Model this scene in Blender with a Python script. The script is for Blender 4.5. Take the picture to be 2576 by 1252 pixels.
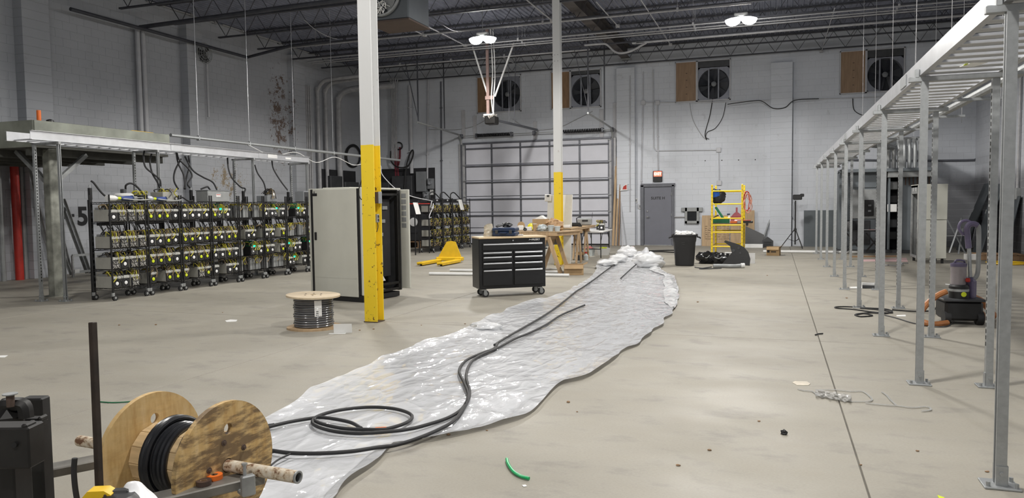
import bpy, math, random
from mathutils import Vector as V, Matrix, noise
random.seed(11)
for o in list(bpy.data.objects): bpy.data.objects.remove(o)
S = bpy.context.scene; COL = S.collection
pi, sin, cos = math.pi, math.sin, math.cos
# ---------------- camera ----------------
F, YAW, PIT, ROL, HC = 1884.97, 0.33802, 0.058458, -0.01256, 1.52
FW = V((-sin(YAW)*cos(PIT), cos(YAW)*cos(PIT), -sin(PIT)))
r0 = V((cos(YAW), sin(YAW), 0)); u0 = r0.cross(FW)
RT = cos(ROL)*r0 + sin(ROL)*u0; UP = -sin(ROL)*r0 + cos(ROL)*u0
cd = bpy.data.cameras.new('camera'); cam = bpy.data.objects.new('camera', cd); COL.objects.link(cam)
cd.sensor_width = 36; cd.lens = 36*F/2576; cd.clip_start = 0.05; cd.clip_end = 200
cam.matrix_world = Matrix(((RT.x, UP.x, -FW.x, 0), (RT.y, UP.y, -FW.y, 0), (RT.z, UP.z, -FW.z, HC), (0, 0, 0, 1)))
S.camera = cam
# ---------------- world, light, exposure ----------------
wd = bpy.data.worlds.new('world'); S.world = wd; wd.use_nodes = True
wd.node_tree.nodes['Background'].inputs[0].default_value = (0.5, 0.53, 0.6, 1)
wd.node_tree.nodes['Background'].inputs[1].default_value = 0.0
S.view_settings.view_transform = 'Standard'; S.view_settings.look = 'None'
S.view_settings.exposure = 0.48; S.view_settings.gamma = 1.0; S.view_settings.use_curve_mapping = False
LAMP_Z = 6.2
LAMPS = [(-7.75, 19.8, 1, 1.0), (-0.86, 20.3, 1, 1.0), (-7.75, 12.4, 0, 0.6), (-0.86, 12.6, 0, 1.0), (-0.6, 5.2, 0, 1.0), (-7.75, 5.2, 0, 0.35), (-0.6, -2.2, 0, 0.7)]  # last lamp, unseen behind the viewer, is added to brighten reel and foreground
LAMP_W = 640.0
LAMP_COL = (1.0, 0.965, 0.915)
for x, y, vis, k in LAMPS:
    ld = bpy.data.lights.new('high_bay_light', 'SPOT'); lo = bpy.data.objects.new('high_bay_light', ld)
    ld.shadow_soft_size = 0.22; ld.spot_size = math.radians(168); ld.spot_blend = 0.25; ld.energy = LAMP_W*k; ld.color = LAMP_COL
    lo.location = (x, y, LAMP_Z-0.26); COL.objects.link(lo)

# ---------------- helpers ----------------
def PJX(p): d = V(p)-O; return 1288+F*d.dot(RT)/d.dot(FW)
def ray(x, y): return FW + (x-1288)/F*RT - (y-626)/F*UP
O = V((0, 0, HC))
def G(x, y, z=0.0): d = ray(x, y); return O + d*((z-HC)/d.z)
def PY(x, y, Y): d = ray(x, y); return O + d*(Y/d.y)
def PX(x, y, X): d = ray(x, y); return O + d*(X/d.x)
def PD(x, y, D): return O + ray(x, y)*D

class MB:
    def __init__(s): s.v = []; s.f = []; s.mi = []; s.m = 0
    def add(s, vs, fs, M=None):
        n = len(s.v)
        s.v += [tuple(M @ V(v)) if M else tuple(v) for v in vs]
        s.f += [[i+n for i in f] for f in fs]; s.mi += [s.m]*len(fs); return s
    def box(s, c, d, rz=0.0, b=0.0, M=None):
        hx, hy, hz = d[0]/2, d[1]/2, d[2]/2
        T = Matrix.Translation(c) @ Matrix.Rotation(rz, 4, 'Z')
        if M: T = M @ T
        b = min(b, hx*.9, hy*.9, hz*.9)
        if b <= 0:
            vs = [(x, y, z) for x in (-hx, hx) for y in (-hy, hy) for z in (-hz, hz)]
            fs = [(0, 1, 3, 2), (4, 6, 7, 5), (0, 4, 5, 1), (2, 3, 7, 6), (0, 2, 6, 4), (1, 5, 7, 3)]
            return s.add(vs, fs, T)
        vs = []; ix = {}
        for sx in (-1, 1):
            for sy in (-1, 1):
                for sz in (-1, 1):
                    for a in range(3):
                        p = [sx*(hx-b), sy*(hy-b), sz*(hz-b)]; p[a] = (sx*hx, sy*hy, sz*hz)[a]
                        ix[sx, sy, sz, a] = len(vs); vs.append(p)
        fs = []
        for a in range(3):
            u, w = (a+1) % 3, (a+2) % 3
            for sg in (-1, 1):
                q = []
                for su, sw in ((-1, -1), (1, -1), (1, 1), (-1, 1)):
                    k = [0, 0, 0]; k[a] = sg; k[u] = su; k[w] = sw; q.append(ix[tuple(k)+(a,)])
                fs.append(q if sg > 0 else q[::-1])
            for su in (-1, 1):
                for sw in (-1, 1):
                    k0 = [0, 0, 0]; k1 = [0, 0, 0]; k0[a] = -1; k1[a] = 1
                    for k in (k0, k1): k[u] = su; k[w] = sw
                    q = [ix[tuple(k0)+(u,)], ix[tuple(k1)+(u,)], ix[tuple(k1)+(w,)], ix[tuple(k0)+(w,)]]
                    fs.append(q if su*sw > 0 else q[::-1])
        for sx in (-1, 1):
            for sy in (-1, 1):
                for sz in (-1, 1):
                    q = [ix[sx, sy, sz, a] for a in range(3)]
                    fs.append(q if sx*sy*sz > 0 else q[::-1])
        return s.add(vs, fs, T)
    def bar(s, p0, p1, w, h, upv=(0, 0, 1), b=0.0):
        p0, p1 = V(p0), V(p1); d = p1-p0; L = d.length; d.normalize(); u = V(upv)
        if abs(d.dot(u)) > .98: u = V((0, 1, 0))
        x = u.cross(d).normalized(); y = d.cross(x)
        M = Matrix(((x.x, y.x, d.x, 0), (x.y, y.y, d.y, 0), (x.z, y.z, d.z, 0), (0, 0, 0, 1)))
        return s.box((0, 0, 0), (w, h, L), b=b, M=Matrix.Translation((p0+p1)/2) @ M)
    def tube(s, pts, r, n=6, closed=False, cap=True, rr=None):
        P = [V(p) for p in pts]; m = len(P)
        if m < 2: return s
        T = []
        for i in range(m):
            a = P[(i-1) % m] if (closed or i > 0) else P[i]; c = P[(i+1) % m] if (closed or i < m-1) else P[i]
            t = (c-a); T.append(t.normalized() if t.length > 1e-9 else (T[-1] if T else V((0, 0, 1))))
        u = V((0, 0, 1)) if abs(T[0].z) < .9 else V((1, 0, 0))
        u = (u - T[0]*u.dot(T[0])).normalized(); vs = []
        for i in range(m):
            u = u - T[i]*u.dot(T[i])
            u = u.normalized() if u.length > 1e-6 else V((1, 0, 0))
            w = T[i].cross(u); q = rr[i] if rr else r
            for k in range(n):
                a = 2*pi*(k+.5)/n; vs.append(P[i]+u*(q*cos(a))+w*(q*sin(a)))
        fs = []
        for i in range(m if closed else m-1):
            j = (i+1) % m
            for k in range(n): fs.append((i*n+k, i*n+(k+1) % n, j*n+(k+1) % n, j*n+k))
        if cap and not closed: fs.append(list(range(n))[::-1]); fs.append([(m-1)*n+k for k in range(n)])
        return s.add(vs, fs)
    def cyl(s, p0, p1, r, n=12, r1=None): return s.tube([p0, p1], r, n, rr=[r, r if r1 is None else r1])
    def lathe(s, prof, n=24, M=None, closed=False):
        m = len(prof); vs = []; fs = []
        for r, z in prof:
            for k in range(n): a = 2*pi*k/n; vs.append((r*cos(a), r*sin(a), z))
        for i in range(m if closed else m-1):
            j = (i+1) % m
            for k in range(n): fs.append((i*n+k, i*n+(k+1) % n, j*n+(k+1) % n, j*n+k))
        if not closed:
            fs.append(list(range(n))[::-1]); fs.append([(m-1)*n+k for k in range(n)])
        return s.add(vs, fs, M)
    def prism(s, poly, h, M=None):
        n = len(poly)
        vs = [(x, y, 0) for x, y in poly]+[(x, y, h) for x, y in poly]
        fs = [list(range(n))[::-1], [n+i for i in range(n)]]+[(i, (i+1) % n, n+(i+1) % n, n+i) for i in range(n)]
        return s.add(vs, fs, M)
    def grid(s, fn, nu, nv):
        vs = [fn(i/nu, j/nv) for j in range(nv+1) for i in range(nu+1)]
        fs = [(j*(nu+1)+i, j*(nu+1)+i+1, (j+1)*(nu+1)+i+1, (j+1)*(nu+1)+i) for j in range(nv) for i in range(nu)]
        return s.add(vs, fs)
    def build(s, name, mats, parent=None, W=False, smooth=True, ang=0.6):
        if not isinstance(mats, (list, tuple)): mats = [mats]
        me = bpy.data.meshes.new(name); vs = s.v; loc = V((0, 0, 0))
        if parent is None and vs:
            xs, ys, zs = zip(*vs); loc = V(((min(xs)+max(xs))/2, (min(ys)+max(ys))/2, min(zs)))
            vs = [(x-loc.x, y-loc.y, z-loc.z) for x, y, z in vs]
        elif parent is not None and W:
            M = Matrix.Identity(4); q = parent
            while q: M = q.matrix_basis @ M; q = q.parent
            M = M.inverted(); vs = [tuple(M @ V(v)) for v in vs]
        me.from_pydata(vs, [], s.f)
        for m in mats: me.materials.append(m)
        if len(mats) > 1: me.polygons.foreach_set('material_index', s.mi)
        if smooth:
            me.polygons.foreach_set('use_smooth', [True]*len(s.f)); me.set_sharp_from_angle(angle=ang)
        me.update()
        o = bpy.data.objects.new(name, me); COL.objects.link(o)
        if parent is not None: o.parent = parent
        else: o.location = loc
        return o

def tag(o, label, cat, group=None, kind=None):
    if label: o['label'] = label
    if cat: o['category'] = cat
    if group: o['group'] = group
    if kind: o['kind'] = kind
    return o
def thing(name, label, cat, loc=(0, 0, 0), rz=0.0, group=None):
    o = bpy.data.objects.new(name, None); COL.objects.link(o); o.location = loc; o.rotation_euler = (0, 0, rz)
    o.empty_display_size = 0.1
    return tag(o, label, cat, group)
def struct(o): o['kind'] = 'structure'; return o
def copy_tree(o, parent=None):
    c = o.copy(); COL.objects.link(c)
    if parent is not None: c.parent = parent
    for ch in list(o.children): copy_tree(ch, c)
    return c
def dup(o, loc, rz=0.0, label=None):
    c = copy_tree(o); c.location = loc; c.rotation_euler = (0, 0, rz)
    if label: c['label'] = label
    return c
def smooth_path(pts, k=6, closed=False):
    P = [V(p) for p in pts]; n = len(P); out = []
    for i in range(n if closed else n-1):
        if closed: a, b, c, d = P[(i-1) % n], P[i], P[(i+1) % n], P[(i+2) % n]
        else: a, b, c, d = P[max(i-1, 0)], P[i], P[i+1], P[min(i+2, n-1)]
        for j in range(k):
            t = j/k
            out.append(0.5*((2*b)+(c-a)*t+(2*a-5*b+4*c-d)*t*t+(3*b-a-3*c+d)*t**3))
    if not closed: out.append(P[-1])
    return out
ORD = ['first', 'second', 'third', 'fourth', 'fifth', 'sixth', 'seventh', 'eighth', 'ninth', 'tenth', 'eleventh', 'twelfth']

# ---------------- materials ----------------
def nt(name):
    m = bpy.data.materials.new(name); m.use_nodes = True; N = m.node_tree.nodes; L = m.node_tree.links
    return m, N, L, N['Principled BSDF']
def noise_node(N, L, scale, detail=4, vec=None, rough=.55):
    t = N.new('ShaderNodeTexNoise'); t.inputs['Scale'].default_value = scale; t.inputs['Detail'].default_value = detail
    t.inputs['Roughness'].default_value = rough
    if vec is not None: L.new(vec, t.inputs['Vector'])
    return t
def ramp(N, L, fac, stops):
    r = N.new('ShaderNodeValToRGB'); e = r.color_ramp.elements
    while len(e) < len(stops): e.new(0.5)
    for i, (p, c) in enumerate(stops):
        e[i].position = p; e[i].color = c if len(c) == 4 else (*c, 1)
    L.new(fac, r.inputs[0]); return r
def coords(N, L, kind='Object', scale=None):
    t = N.new('ShaderNodeTexCoord'); out = t.outputs[kind]
    if scale:
        mp = N.new('ShaderNodeMapping'); mp.inputs['Scale'].default_value = scale; L.new(out, mp.inputs[0]); out = mp.outputs[0]
    return out
def mixc(N, L, fac, a, b, mode='MIX'):
    m = N.new('ShaderNodeMix'); m.data_type = 'RGBA'; m.blend_type = mode
    for sock, val in ((m.inputs[0], fac), (m.inputs[6], a), (m.inputs[7], b)):
        if isinstance(val, (int, float)): sock.default_value = val
        elif isinstance(val, tuple): sock.default_value = val if len(val) == 4 else (*val, 1)
        else: L.new(val, sock)
    return m.outputs[2]
def mat(name, col, rough=.5, metal=0.0, var=.2, scale=8, bump=0.0, spec=.5, stretch=None, emit=0, alpha=1):
    m, N, L, B = nt(name)
    v = coords(N, L, 'Object', stretch)
    n = noise_node(N, L, scale, 5, v)
    lo = tuple(c*(1-var) for c in col); hi = tuple(min(1, c*(1+var*.6)) for c in col)
    r = ramp(N, L, n.outputs['Fac'], [(.3, lo), (.7, hi)])
    L.new(r.outputs[0], B.inputs['Base Color'])
    B.inputs['Roughness'].default_value = rough; B.inputs['Metallic'].default_value = metal
    B.inputs['Specular IOR Level'].default_value = spec
    if bump:
        b = N.new('ShaderNodeBump'); b.inputs['Strength'].default_value = bump; b.inputs['Distance'].default_value = .01
        L.new(n.outputs['Fac'], b.inputs['Height']); L.new(b.outputs[0], B.inputs['Normal'])
    if emit: L.new(r.outputs[0], B.inputs['Emission Color']); B.inputs['Emission Strength'].default_value = emit
    if alpha < 1: B.inputs['Alpha'].default_value = alpha
    return m
M_galv = mat('galvanized_steel', (.40, .415, .42), .48, .7, .12, 30)
M_galvdull = mat('dull_galvanized_steel', (.36, .37, .37), .55, .6, .25, 10)
M_alu = mat('aluminium', (.62, .63, .65), .40, .8, .1, 6)
M_chrome = mat('chrome', (.75, .76, .78), .18, 1.0, .06, 5)
M_black = mat('black_plastic', (.012, .012, .013), .45, 0, .3, 12)
M_blacksteel = mat('black_steel', (.018, .017, .016), .5, .3, .35, 9)
M_darkgrey = mat('dark_grey_paint', (.05, .052, .056), .5, 0, .2, 6)
M_rubber = mat('black_rubber', (.015, .015, .016), .6, 0, .2, 20)
M_beige = mat('beige_cabinet_paint', (.56, .56, .50), .42, 0, .05, 3)
M_white = mat('white_plastic', (.72, .72, .71), .45, 0, .06, 5)
M_paper = mat('white_paper', (.78, .78, .76), .7, 0, .05, 5)
M_grey = mat('grey_paint', (.20, .21, .22), .5, 0, .12, 5)
M_midgrey = mat('mid_grey_metal', (.30, .31, .31), .5, .2, .15, 8)
M_pipepaint = mat('painted_conduit', (.40, .40, .41), .5, .1, .2, 7)
M_yellow = mat('yellow_paint', (.78, .50, .015), .42, 0, .1, 8)
M_brightyellow = mat('bright_yellow_plastic', (.80, .72, .02), .4, 0, .1, 8)
M_hiviz = mat('yellow_green_sticker', (.62, .72, .02), .5, 0, .05, 8)
M_red = mat('red_paint', (.45, .025, .015), .45, 0, .15, 8)
M_orange = mat('orange_plastic', (.75, .16, .02), .45, 0, .12, 8)
M_blue = mat('blue_plastic', (.02, .05, .22), .4, 0, .15, 8)
M_navy = mat('navy_plastic', (.014, .03, .075), .45, 0, .15, 8)
M_green = mat('green_plastic', (.01, .15, .06), .5, 0, .15, 8)
M_card = mat('cardboard', (.40, .27, .14), .75, 0, .12, 5)
M_kraft = mat('kraft_paper', (.48, .31, .17), .75, 0, .2, 14, .4)
M_lumber = mat('pine_lumber', (.46, .32, .185), .65, 0, .25, 3, .1, stretch=(6, 6, .8))
M_ply = mat('plywood', (.44, .31, .18), .65, 0, .22, 3, .05, stretch=(6, 1, .7))
M_plyb = mat('weathered_plywood', (.28, .17, .09), .7, 0, .3, 3, .05, stretch=(6, 1, .7))
M_rust = mat('rusty_steel', (.10, .068, .052), .75, .2, .4, 9, .2)
M_gold = mat('crinkled_tan_film', (.55, .45, .30), .3, 0, .2, 9)
# ================= SHELL =================
XL, XR, YB, YF, ZC = -15.97, 5.95, 27.3, -5.0, 7.15
def mat_wall(name, tint, stain, dark_low=False):
    m, N, L, B = nt(name)
    g = N.new('ShaderNodeNewGeometry'); pos = g.outputs['Position']
    n1 = noise_node(N, L, .55, 6, pos); n2 = noise_node(N, L, 4.0, 6, pos, .7); n3 = noise_node(N, L, 22, 4, pos)
    base = ramp(N, L, n1.outputs['Fac'], [(.32, tuple(c*.86 for c in tint)), (.62, tint)])
    dirt = ramp(N, L, n2.outputs['Fac'], [(.62, (1, 1, 1)), (.80, (.72, .71, .70))])
    c = mixc(N, L, 1.0, base.outputs[0], dirt.outputs[0], 'MULTIPLY')
    if stain:
        # peeled paint patches that belong to the wall: centre (y, z), size, threshold
        sx = N.new('ShaderNodeSeparateXYZ'); L.new(pos, sx.inputs[0])
        def math_(op, a, b=None):
            q = N.new('ShaderNodeMath'); q.operation = op
            for i, val in enumerate((a, b)):
                if val is None: continue
                if isinstance(val, (int, float)): q.inputs[i].default_value = val
                else: L.new(val, q.inputs[i])
            return q.outputs[0]
        for (yc, zc, ry, rz, colr, th) in stain:
            a = math_('DIVIDE', math_('SUBTRACT', sx.outputs[1], yc), ry); b = math_('DIVIDE', math_('SUBTRACT', sx.outputs[2], zc), rz)
            d = math_('ADD', math_('MULTIPLY', a, a), math_('MULTIPLY', b, b))
            k = math_('SUBTRACT', math_('ADD', math_('MULTIPLY', n2.outputs['Fac'], .8), math_('MULTIPLY', n3.outputs['Fac'], .45)), math_('MULTIPLY', d, .16))
            f = ramp(N, L, k, [(th, (0, 0, 0)), (th+.05, (1, 1, 1))])
            c = mixc(N, L, f.outputs[0], c, colr)
    if dark_low:                                           # darker tone on the lower wall round the right-hand corner
        sx = N.new('ShaderNodeSeparateXYZ'); L.new(pos, sx.inputs[0])
        def mm(op, a, b):
            q = N.new('ShaderNodeMath'); q.operation = op
            for i, val in enumerate((a, b)):
                if isinstance(val, (int, float)): q.inputs[i].default_value = val
                else: L.new(val, q.inputs[i])
            return q.outputs[0]
        wob = mm('MULTIPLY', mm('SUBTRACT', n1.outputs['Fac'], .5), .8)
        fz = ramp(N, L, mm('ADD', mm('MULTIPLY', sx.outputs[2], .2), mm('MULTIPLY', wob, .2)), [(.40, (1, 1, 1)), (.50, (0, 0, 0))])
        fx = ramp(N, L, mm('MULTIPLY', mm('SUBTRACT', sx.outputs[0], 4.0), .5), [(.0, (0, 0, 0)), (.25, (1, 1, 1))])
        c = mixc(N, L, mm('MULTIPLY', mm('MULTIPLY', fz.outputs[0], fx.outputs[0]), .8), c, (.13, .13, .14))
    L.new(c, B.inputs['Base Color']); B.inputs['Roughness'].default_value = .75; B.inputs['Specular IOR Level'].default_value = .25
    b = N.new('ShaderNodeBump'); b.inputs['Strength'].default_value = .25; b.inputs['Distance'].default_value = .006
    L.new(n3.outputs['Fac'], b.inputs['Height']); L.new(b.outputs[0], B.inputs['Normal'])
    return m
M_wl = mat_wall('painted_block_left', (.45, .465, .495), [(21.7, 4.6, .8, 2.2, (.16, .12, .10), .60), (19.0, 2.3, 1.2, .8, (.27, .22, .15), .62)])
M_wb = mat_wall('painted_block_back', (.62, .645, .69), None, True)
M_wr = mat_wall('painted_block_right', (.56, .58, .62), None, True)
M_mortar = mat('painted_mortar', (.57, .59, .63), .8, 0, .12, 5)
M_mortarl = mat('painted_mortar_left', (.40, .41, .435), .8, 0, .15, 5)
M_deck = mat('dark_roof_deck', (.215, .23, .29), .6, .0, .25, 3)
M_steeljoist = mat('dark_joist_paint', (.055, .057, .068), .6, .0, .25, 5)

def rect_cells(u0, u1, v0, v1, holes):
    us = sorted({u0, u1, *[h[0] for h in holes], *[h[1] for h in holes]}); vs = sorted({v0, v1, *[h[2] for h in holes], *[h[3] for h in holes]})
    for i in range(len(us)-1):
        for j in range(len(vs)-1):
            cu, cv = (us[i]+us[i+1])/2, (vs[j]+vs[j+1])/2
            if not any(h[0] < cu < h[1] and h[2] < cv < h[3] for h in holes): yield us[i], us[i+1], vs[j], vs[j+1]
FANS = [(-10.94, -9.14, 5.08, 6.47), (-7.96, -6.05, 5.07, 6.46), (-3.375, -1.49, 5.07, 6.48), (1.98, 3.91, 5.04, 6.44)]
mb = MB()
for a, b, c, d in rect_cells(XL, XR, 0, ZC+.2, FANS): mb.box(((a+b)/2, YB+.1, (c+d)/2), (b-a, .2, d-c))
wall_back = struct(mb.build('wall_back', M_mortar, smooth=False))
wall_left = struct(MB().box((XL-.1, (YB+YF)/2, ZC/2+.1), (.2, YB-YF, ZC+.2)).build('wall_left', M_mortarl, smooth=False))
wall_right = struct(MB().box((XR+.1, (YB+YF)/2, ZC/2+.1), (.2, YB-YF, ZC+.2)).build('wall_right', M_mortar, smooth=False))
wall_front = struct(MB().box(((XL+XR)/2, YF-.1, ZC/2+.1), (XR-XL+.4, .2, ZC+.2)).build('wall_front', M_wr, smooth=False))

q = MB()
for px in (1774, 1816, 1858, 1900, 1942, 1986, 1990):
    p = PY(px, 404-(px-1774)*.02, YB-.0062); q.cyl(p, p-V((0, .001, 0)), .02, 8)
q.build('anchor_hole', mat('anchor_hole_black', (.02, .02, .02), .9), wall_back, W=True)['kind'] = 'stuff'
# concrete blocks, each standing proud of its mortar joints
BL, BH, BT = .40, .20, .005
def block_mesh(axis, length=BL-.0025):
    mb = MB(); h = BH-.005; c = .002
    o = [(-length/2, -h/2), (length/2, -h/2), (length/2, h/2), (-length/2, h/2)]
    i = [(-length/2+c, -h/2+c), (length/2-c, -h/2+c), (length/2-c, h/2-c), (-length/2+c, h/2-c)]
    if axis == 'y-': P = lambda u, w, t: (u, -t, w)
    elif axis == 'x+': P = lambda u, w, t: (t, u, w)
    else: P = lambda u, w, t: (-t, -u, w)
    if axis == 'x+': pass
    vs = [P(u, w, 0) for u, w in o]+[P(u, w, BT) for u, w in i]
    fs = [(4, 5, 6, 7)]+[(k, (k+1) % 4, 4+(k+1) % 4, 4+k) for k in range(4)]
    mb.add(vs, fs); return mb
def blocks(wall, axis, fixed, u0, u1, z0, z1, material, n_single, holes, rank):
    proto = block_mesh(axis)
    me = bpy.data.meshes.new('block'); me.from_pydata(proto.v, [], proto.f); me.materials.append(material); me.update()
    cells = []; odd = []; row = 0; z = z0+BH/2
    while z < z1:
        u = u0-(BL/2 if row % 2 else 0)
        while u < u1-.02:
            parts = [(max(u, u0), min(u+BL, u1))]
            for h in holes:
                if h[2] < z < h[3]:
                    parts = [q for a, b in parts for q in ((a, min(b, h[0])), (max(a, h[1]), b)) if q[1]-q[0] > .03]
            for a, b in parts:
                (cells if b-a > BL-.01 else odd).append(((a+b)/2, z) if b-a > BL-.01 else (a, b, z))
            u += BL
        z += BH; row += 1
    cells.sort(key=lambda c: rank(*c))
    P = (lambda u, z: V((u, fixed, z))) if axis == 'y-' else (lambda u, z: V((fixed, u, z)))
    wl = wall.location
    for u, z in cells[:n_single]:
        o = bpy.data.objects.new('block', me); COL.objects.link(o); o.parent = wall; o.location = P(u, z)-wl
        o.location += V((0, 0, 0))
    rest = MB()
    for u, z in cells[n_single:]:
        p = P(u, z); rest.add([tuple(V(q)+p) for q in proto.v], proto.f)
    for a, b, z in odd:
        q = block_mesh(axis, b-a-.0025); p = P((a+b)/2, z); rest.add([tuple(V(w)+p) for w in q.v], q.f)
    if rest.v:
        o = rest.build('block_courses', material, wall, W=True, smooth=False); o['kind'] = 'stuff'
def dcam(x, y, z): return math.sqrt(x*x+y*y+(z-HC)**2)
HB = FANS+[(-11.52, -5.72, -1, 3.9), (-4.5, -3.53, -1, 2.12)]
blocks(wall_back, 'y-', YB, XL, XR, 0, ZC, M_wb, 290, HB, lambda u, z: dcam(u, YB, z)+(99 if (u < -5.7 and z < 4) or z > 6.3 or u > 1.9 or z < .9 or -5.5 < u < -4.8 or -.2 < u < .55 else 0))
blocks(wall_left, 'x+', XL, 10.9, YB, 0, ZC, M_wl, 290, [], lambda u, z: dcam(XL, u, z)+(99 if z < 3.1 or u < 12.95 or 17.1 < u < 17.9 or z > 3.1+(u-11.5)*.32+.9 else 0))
blocks(wall_right, 'x-', XR, 20.4, YB, 0, ZC, M_wr, 150, [], lambda u, z: dcam(XR, u, z)+(99 if z > 5 else 0))

# pilasters, course by course
def pilaster(name, x0, x1, y0, y1, z1, m):
    mb = MB().box(((x0+x1)/2, (y0+y1)/2, z1/2), (x1-x0-.012, y1-y0-.012, z1))
    root = struct(mb.build(name, M_mortarl if m is M_wl else M_mortar, smooth=False))
    k = 0; z = 0; me = None
    while z < z1-.05:
        q = MB().box((0, 0, 0), (x1-x0, y1-y0, BH-.008), b=.006)
        if me is None:
            o = q.build('block', m, root, smooth=False); me = o.data
        else:
            o = bpy.data.objects.new('block', me); COL.objects.link(o); o.parent = root
        o.location = (0, 0, z+BH/2); z += BH
    return root
pilaster('trim_1', -5.45, -4.79, YB-.2, YB-.001, 6.4, M_wb)
pilaster('trim_2', -.17, .52, YB-.2, YB-.001, 6.2, M_wb)
for i, (a, b) in enumerate(((12.28, 12.95), (17.22, 17.85), (22.2, 22.85))):
    pilaster('trim_%d' % (3+i), XL+.001, XL+.27, a, b, 6.8, M_wl)
# floor slabs with saw-cut joints
def mat_floor():
    m, N, L, B = nt('concrete_floor')
    g = N.new('ShaderNodeNewGeometry'); pos = g.outputs['Position']
    mp = N.new('ShaderNodeMapping'); mp.inputs['Scale'].default_value = (1, 1.6, 1); L.new(pos, mp.inputs[0]); q = mp.outputs[0]
    n1 = noise_node(N, L, .35, 7, q, .6); n2 = noise_node(N, L, 2.2, 7, q, .65); n3 = noise_node(N, L, 60, 3, q); n4 = noise_node(N, L, .9, 4, q)
    base = ramp(N, L, n1.outputs['Fac'], [(.33, (.300, .280, .236)), (.66, (.368, .346, .296))])
    d1 = ramp(N, L, n2.outputs['Fac'], [(.30, (.80, .80, .82)), (.46, (1, 1, 1)), (.72, (1.0, .99, .97)), (.82, (.86, .84, .82))])
    c = mixc(N, L, 1.0, base.outputs[0], d1.outputs[0], 'MULTIPLY')
    d2 = ramp(N, L, n3.outputs['Fac'], [(.35, (.93, .93, .93)), (.6, (1, 1, 1))])
    c = mixc(N, L, 1.0, c, d2.outputs[0], 'MULTIPLY')
    L.new(c, B.inputs['Base Color'])
    rr = ramp(N, L, n4.outputs['Fac'], [(.35, (.5, .5, .5)), (.7, (.7, .7, .7))]); L.new(rr.outputs[0], B.inputs['Roughness'])
    B.inputs['Specular IOR Level'].default_value = .25
    b = N.new('ShaderNodeBump'); b.inputs['Strength'].default_value = .08; b.inputs['Distance'].default_value = .004
    L.new(n3.outputs['Fac'], b.inputs['Height']); L.new(b.outputs[0], B.inputs['Normal'])
    return m
M_floor = mat_floor()
M_joint = mat('joint_filler', (.13, .12, .10), .85, 0, .3, 4)
floor = struct(MB().box(((XL+XR)/2, (YB+YF)/2, -.11), (XR-XL+.4, YB-YF+.4, .2)).build('floor', M_joint, smooth=False))
gx = [XL, -10.37, -4.95, .47, XR]; gy = [YF, -.5, 8.72, 17.93, YB]
for i in range(4):
    for j in range(4):
        a, b, c, d = gx[i], gx[i+1], gy[j], gy[j+1]
        MB().box(((a+b)/2, (c+d)/2, -.01), (b-a-.010, d-c-.010, .02), b=.003).build('concrete_slab', M_floor, floor, W=True, smooth=False)
# ceiling: ribbed steel deck, ribs running front to back
mb = MB(); prof = []; x = XL-.1
while x < XR+.1:
    prof += [(x, 0), (x+.09, 0), (x+.105, -.035), (x+.135, -.035)]; x += .15
vs = [(x, YF-.1, ZC+z) for x, z in prof]+[(x, YB+.1, ZC+z) for x, z in prof]; n = len(prof)
mb.add(vs, [(i, n+i, n+i+1, i+1) for i in range(n-1)])
ceiling = struct(mb.build('ceiling', M_deck, smooth=False))
MB().box(((XL+XR)/2, (YB+YF)/2, ZC+.12), (XR-XL+.4, YB-YF+.4, .1)).build('roof_insulation', M_deck, ceiling, W=True, smooth=False)
# ================= CEILING =================
JZ = 6.5
def make_joist():
    t = thing('bar_joist', '', 'joist', (0, 0, JZ))
    L0, L1 = XL+.25, XR-.02
    MB().box(((L0+L1)/2, 0, .02), (L1-L0-.6, .09, .04), b=.006).build('bottom_chord', M_steeljoist, t)
    MB().box(((XL+XR)/2, 0, .585), (XR-XL-.05, .11, .045), b=.006).build('top_chord', M_steeljoist, t)
    pts = []; x = L0+.2; k = 0
    while x < L1-.2: pts.append((x, 0, .03 if k % 2 else .565)); x += .36; k += 1
    MB().tube(pts, .014, 5).build('web_rod', M_steeljoist, t)
    return t
J0 = make_joist(); joists = []
for k in range(9):
    y = 27.0-1.76*k
    lab = '%s dark open-web steel joist from the back wall' % ORD[k] if k else 'dark open-web steel joist lying against the back wall'
    if k == 0: J0.location = (0, y, JZ); J0['label'] = lab; J0['group'] = 'roof joists'
    else: dup(J0, (0, y, JZ), 0, lab)
# rusty girder over the column line
def ibeam(name, p0, p1, w, h, m, parent, tw=.014, tf=.02):
    p0, p1 = V(p0), V(p1); q = MB(); c = (p0+p1)/2; L = (p1-p0).length
    d = (p1-p0).normalized(); rz = math.atan2(d.y, d.x)
    for z in (tf/2, h-tf/2): q.box((c.x, c.y, p0.z+z), (L, w, tf), rz)
    q.box((c.x, c.y, p0.z+h/2), (L, tw, h-2*tf), rz)
    return q.build(name, m, parent, W=parent is not None)
M_girder = mat('grimy_girder_paint', (.085, .074, .07), .7, .1, .45, 2.5, .1)
t = thing('roof_girder', 'rusty steel girder running front to back over the columns', 'girder', (-5.05, 15, 6.67))
ibeam('beam', (-5.05, 3, 6.67), (-5.05, 27.1, 6.67), .3, .42, M_girder, t)
for y in (8.72, 18.1, 26.9):
    MB().box((-5.05, y, 6.655), (.34, .34, .024), b=.004).build('cap_plate', M_midgrey, t, W=True)
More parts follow.
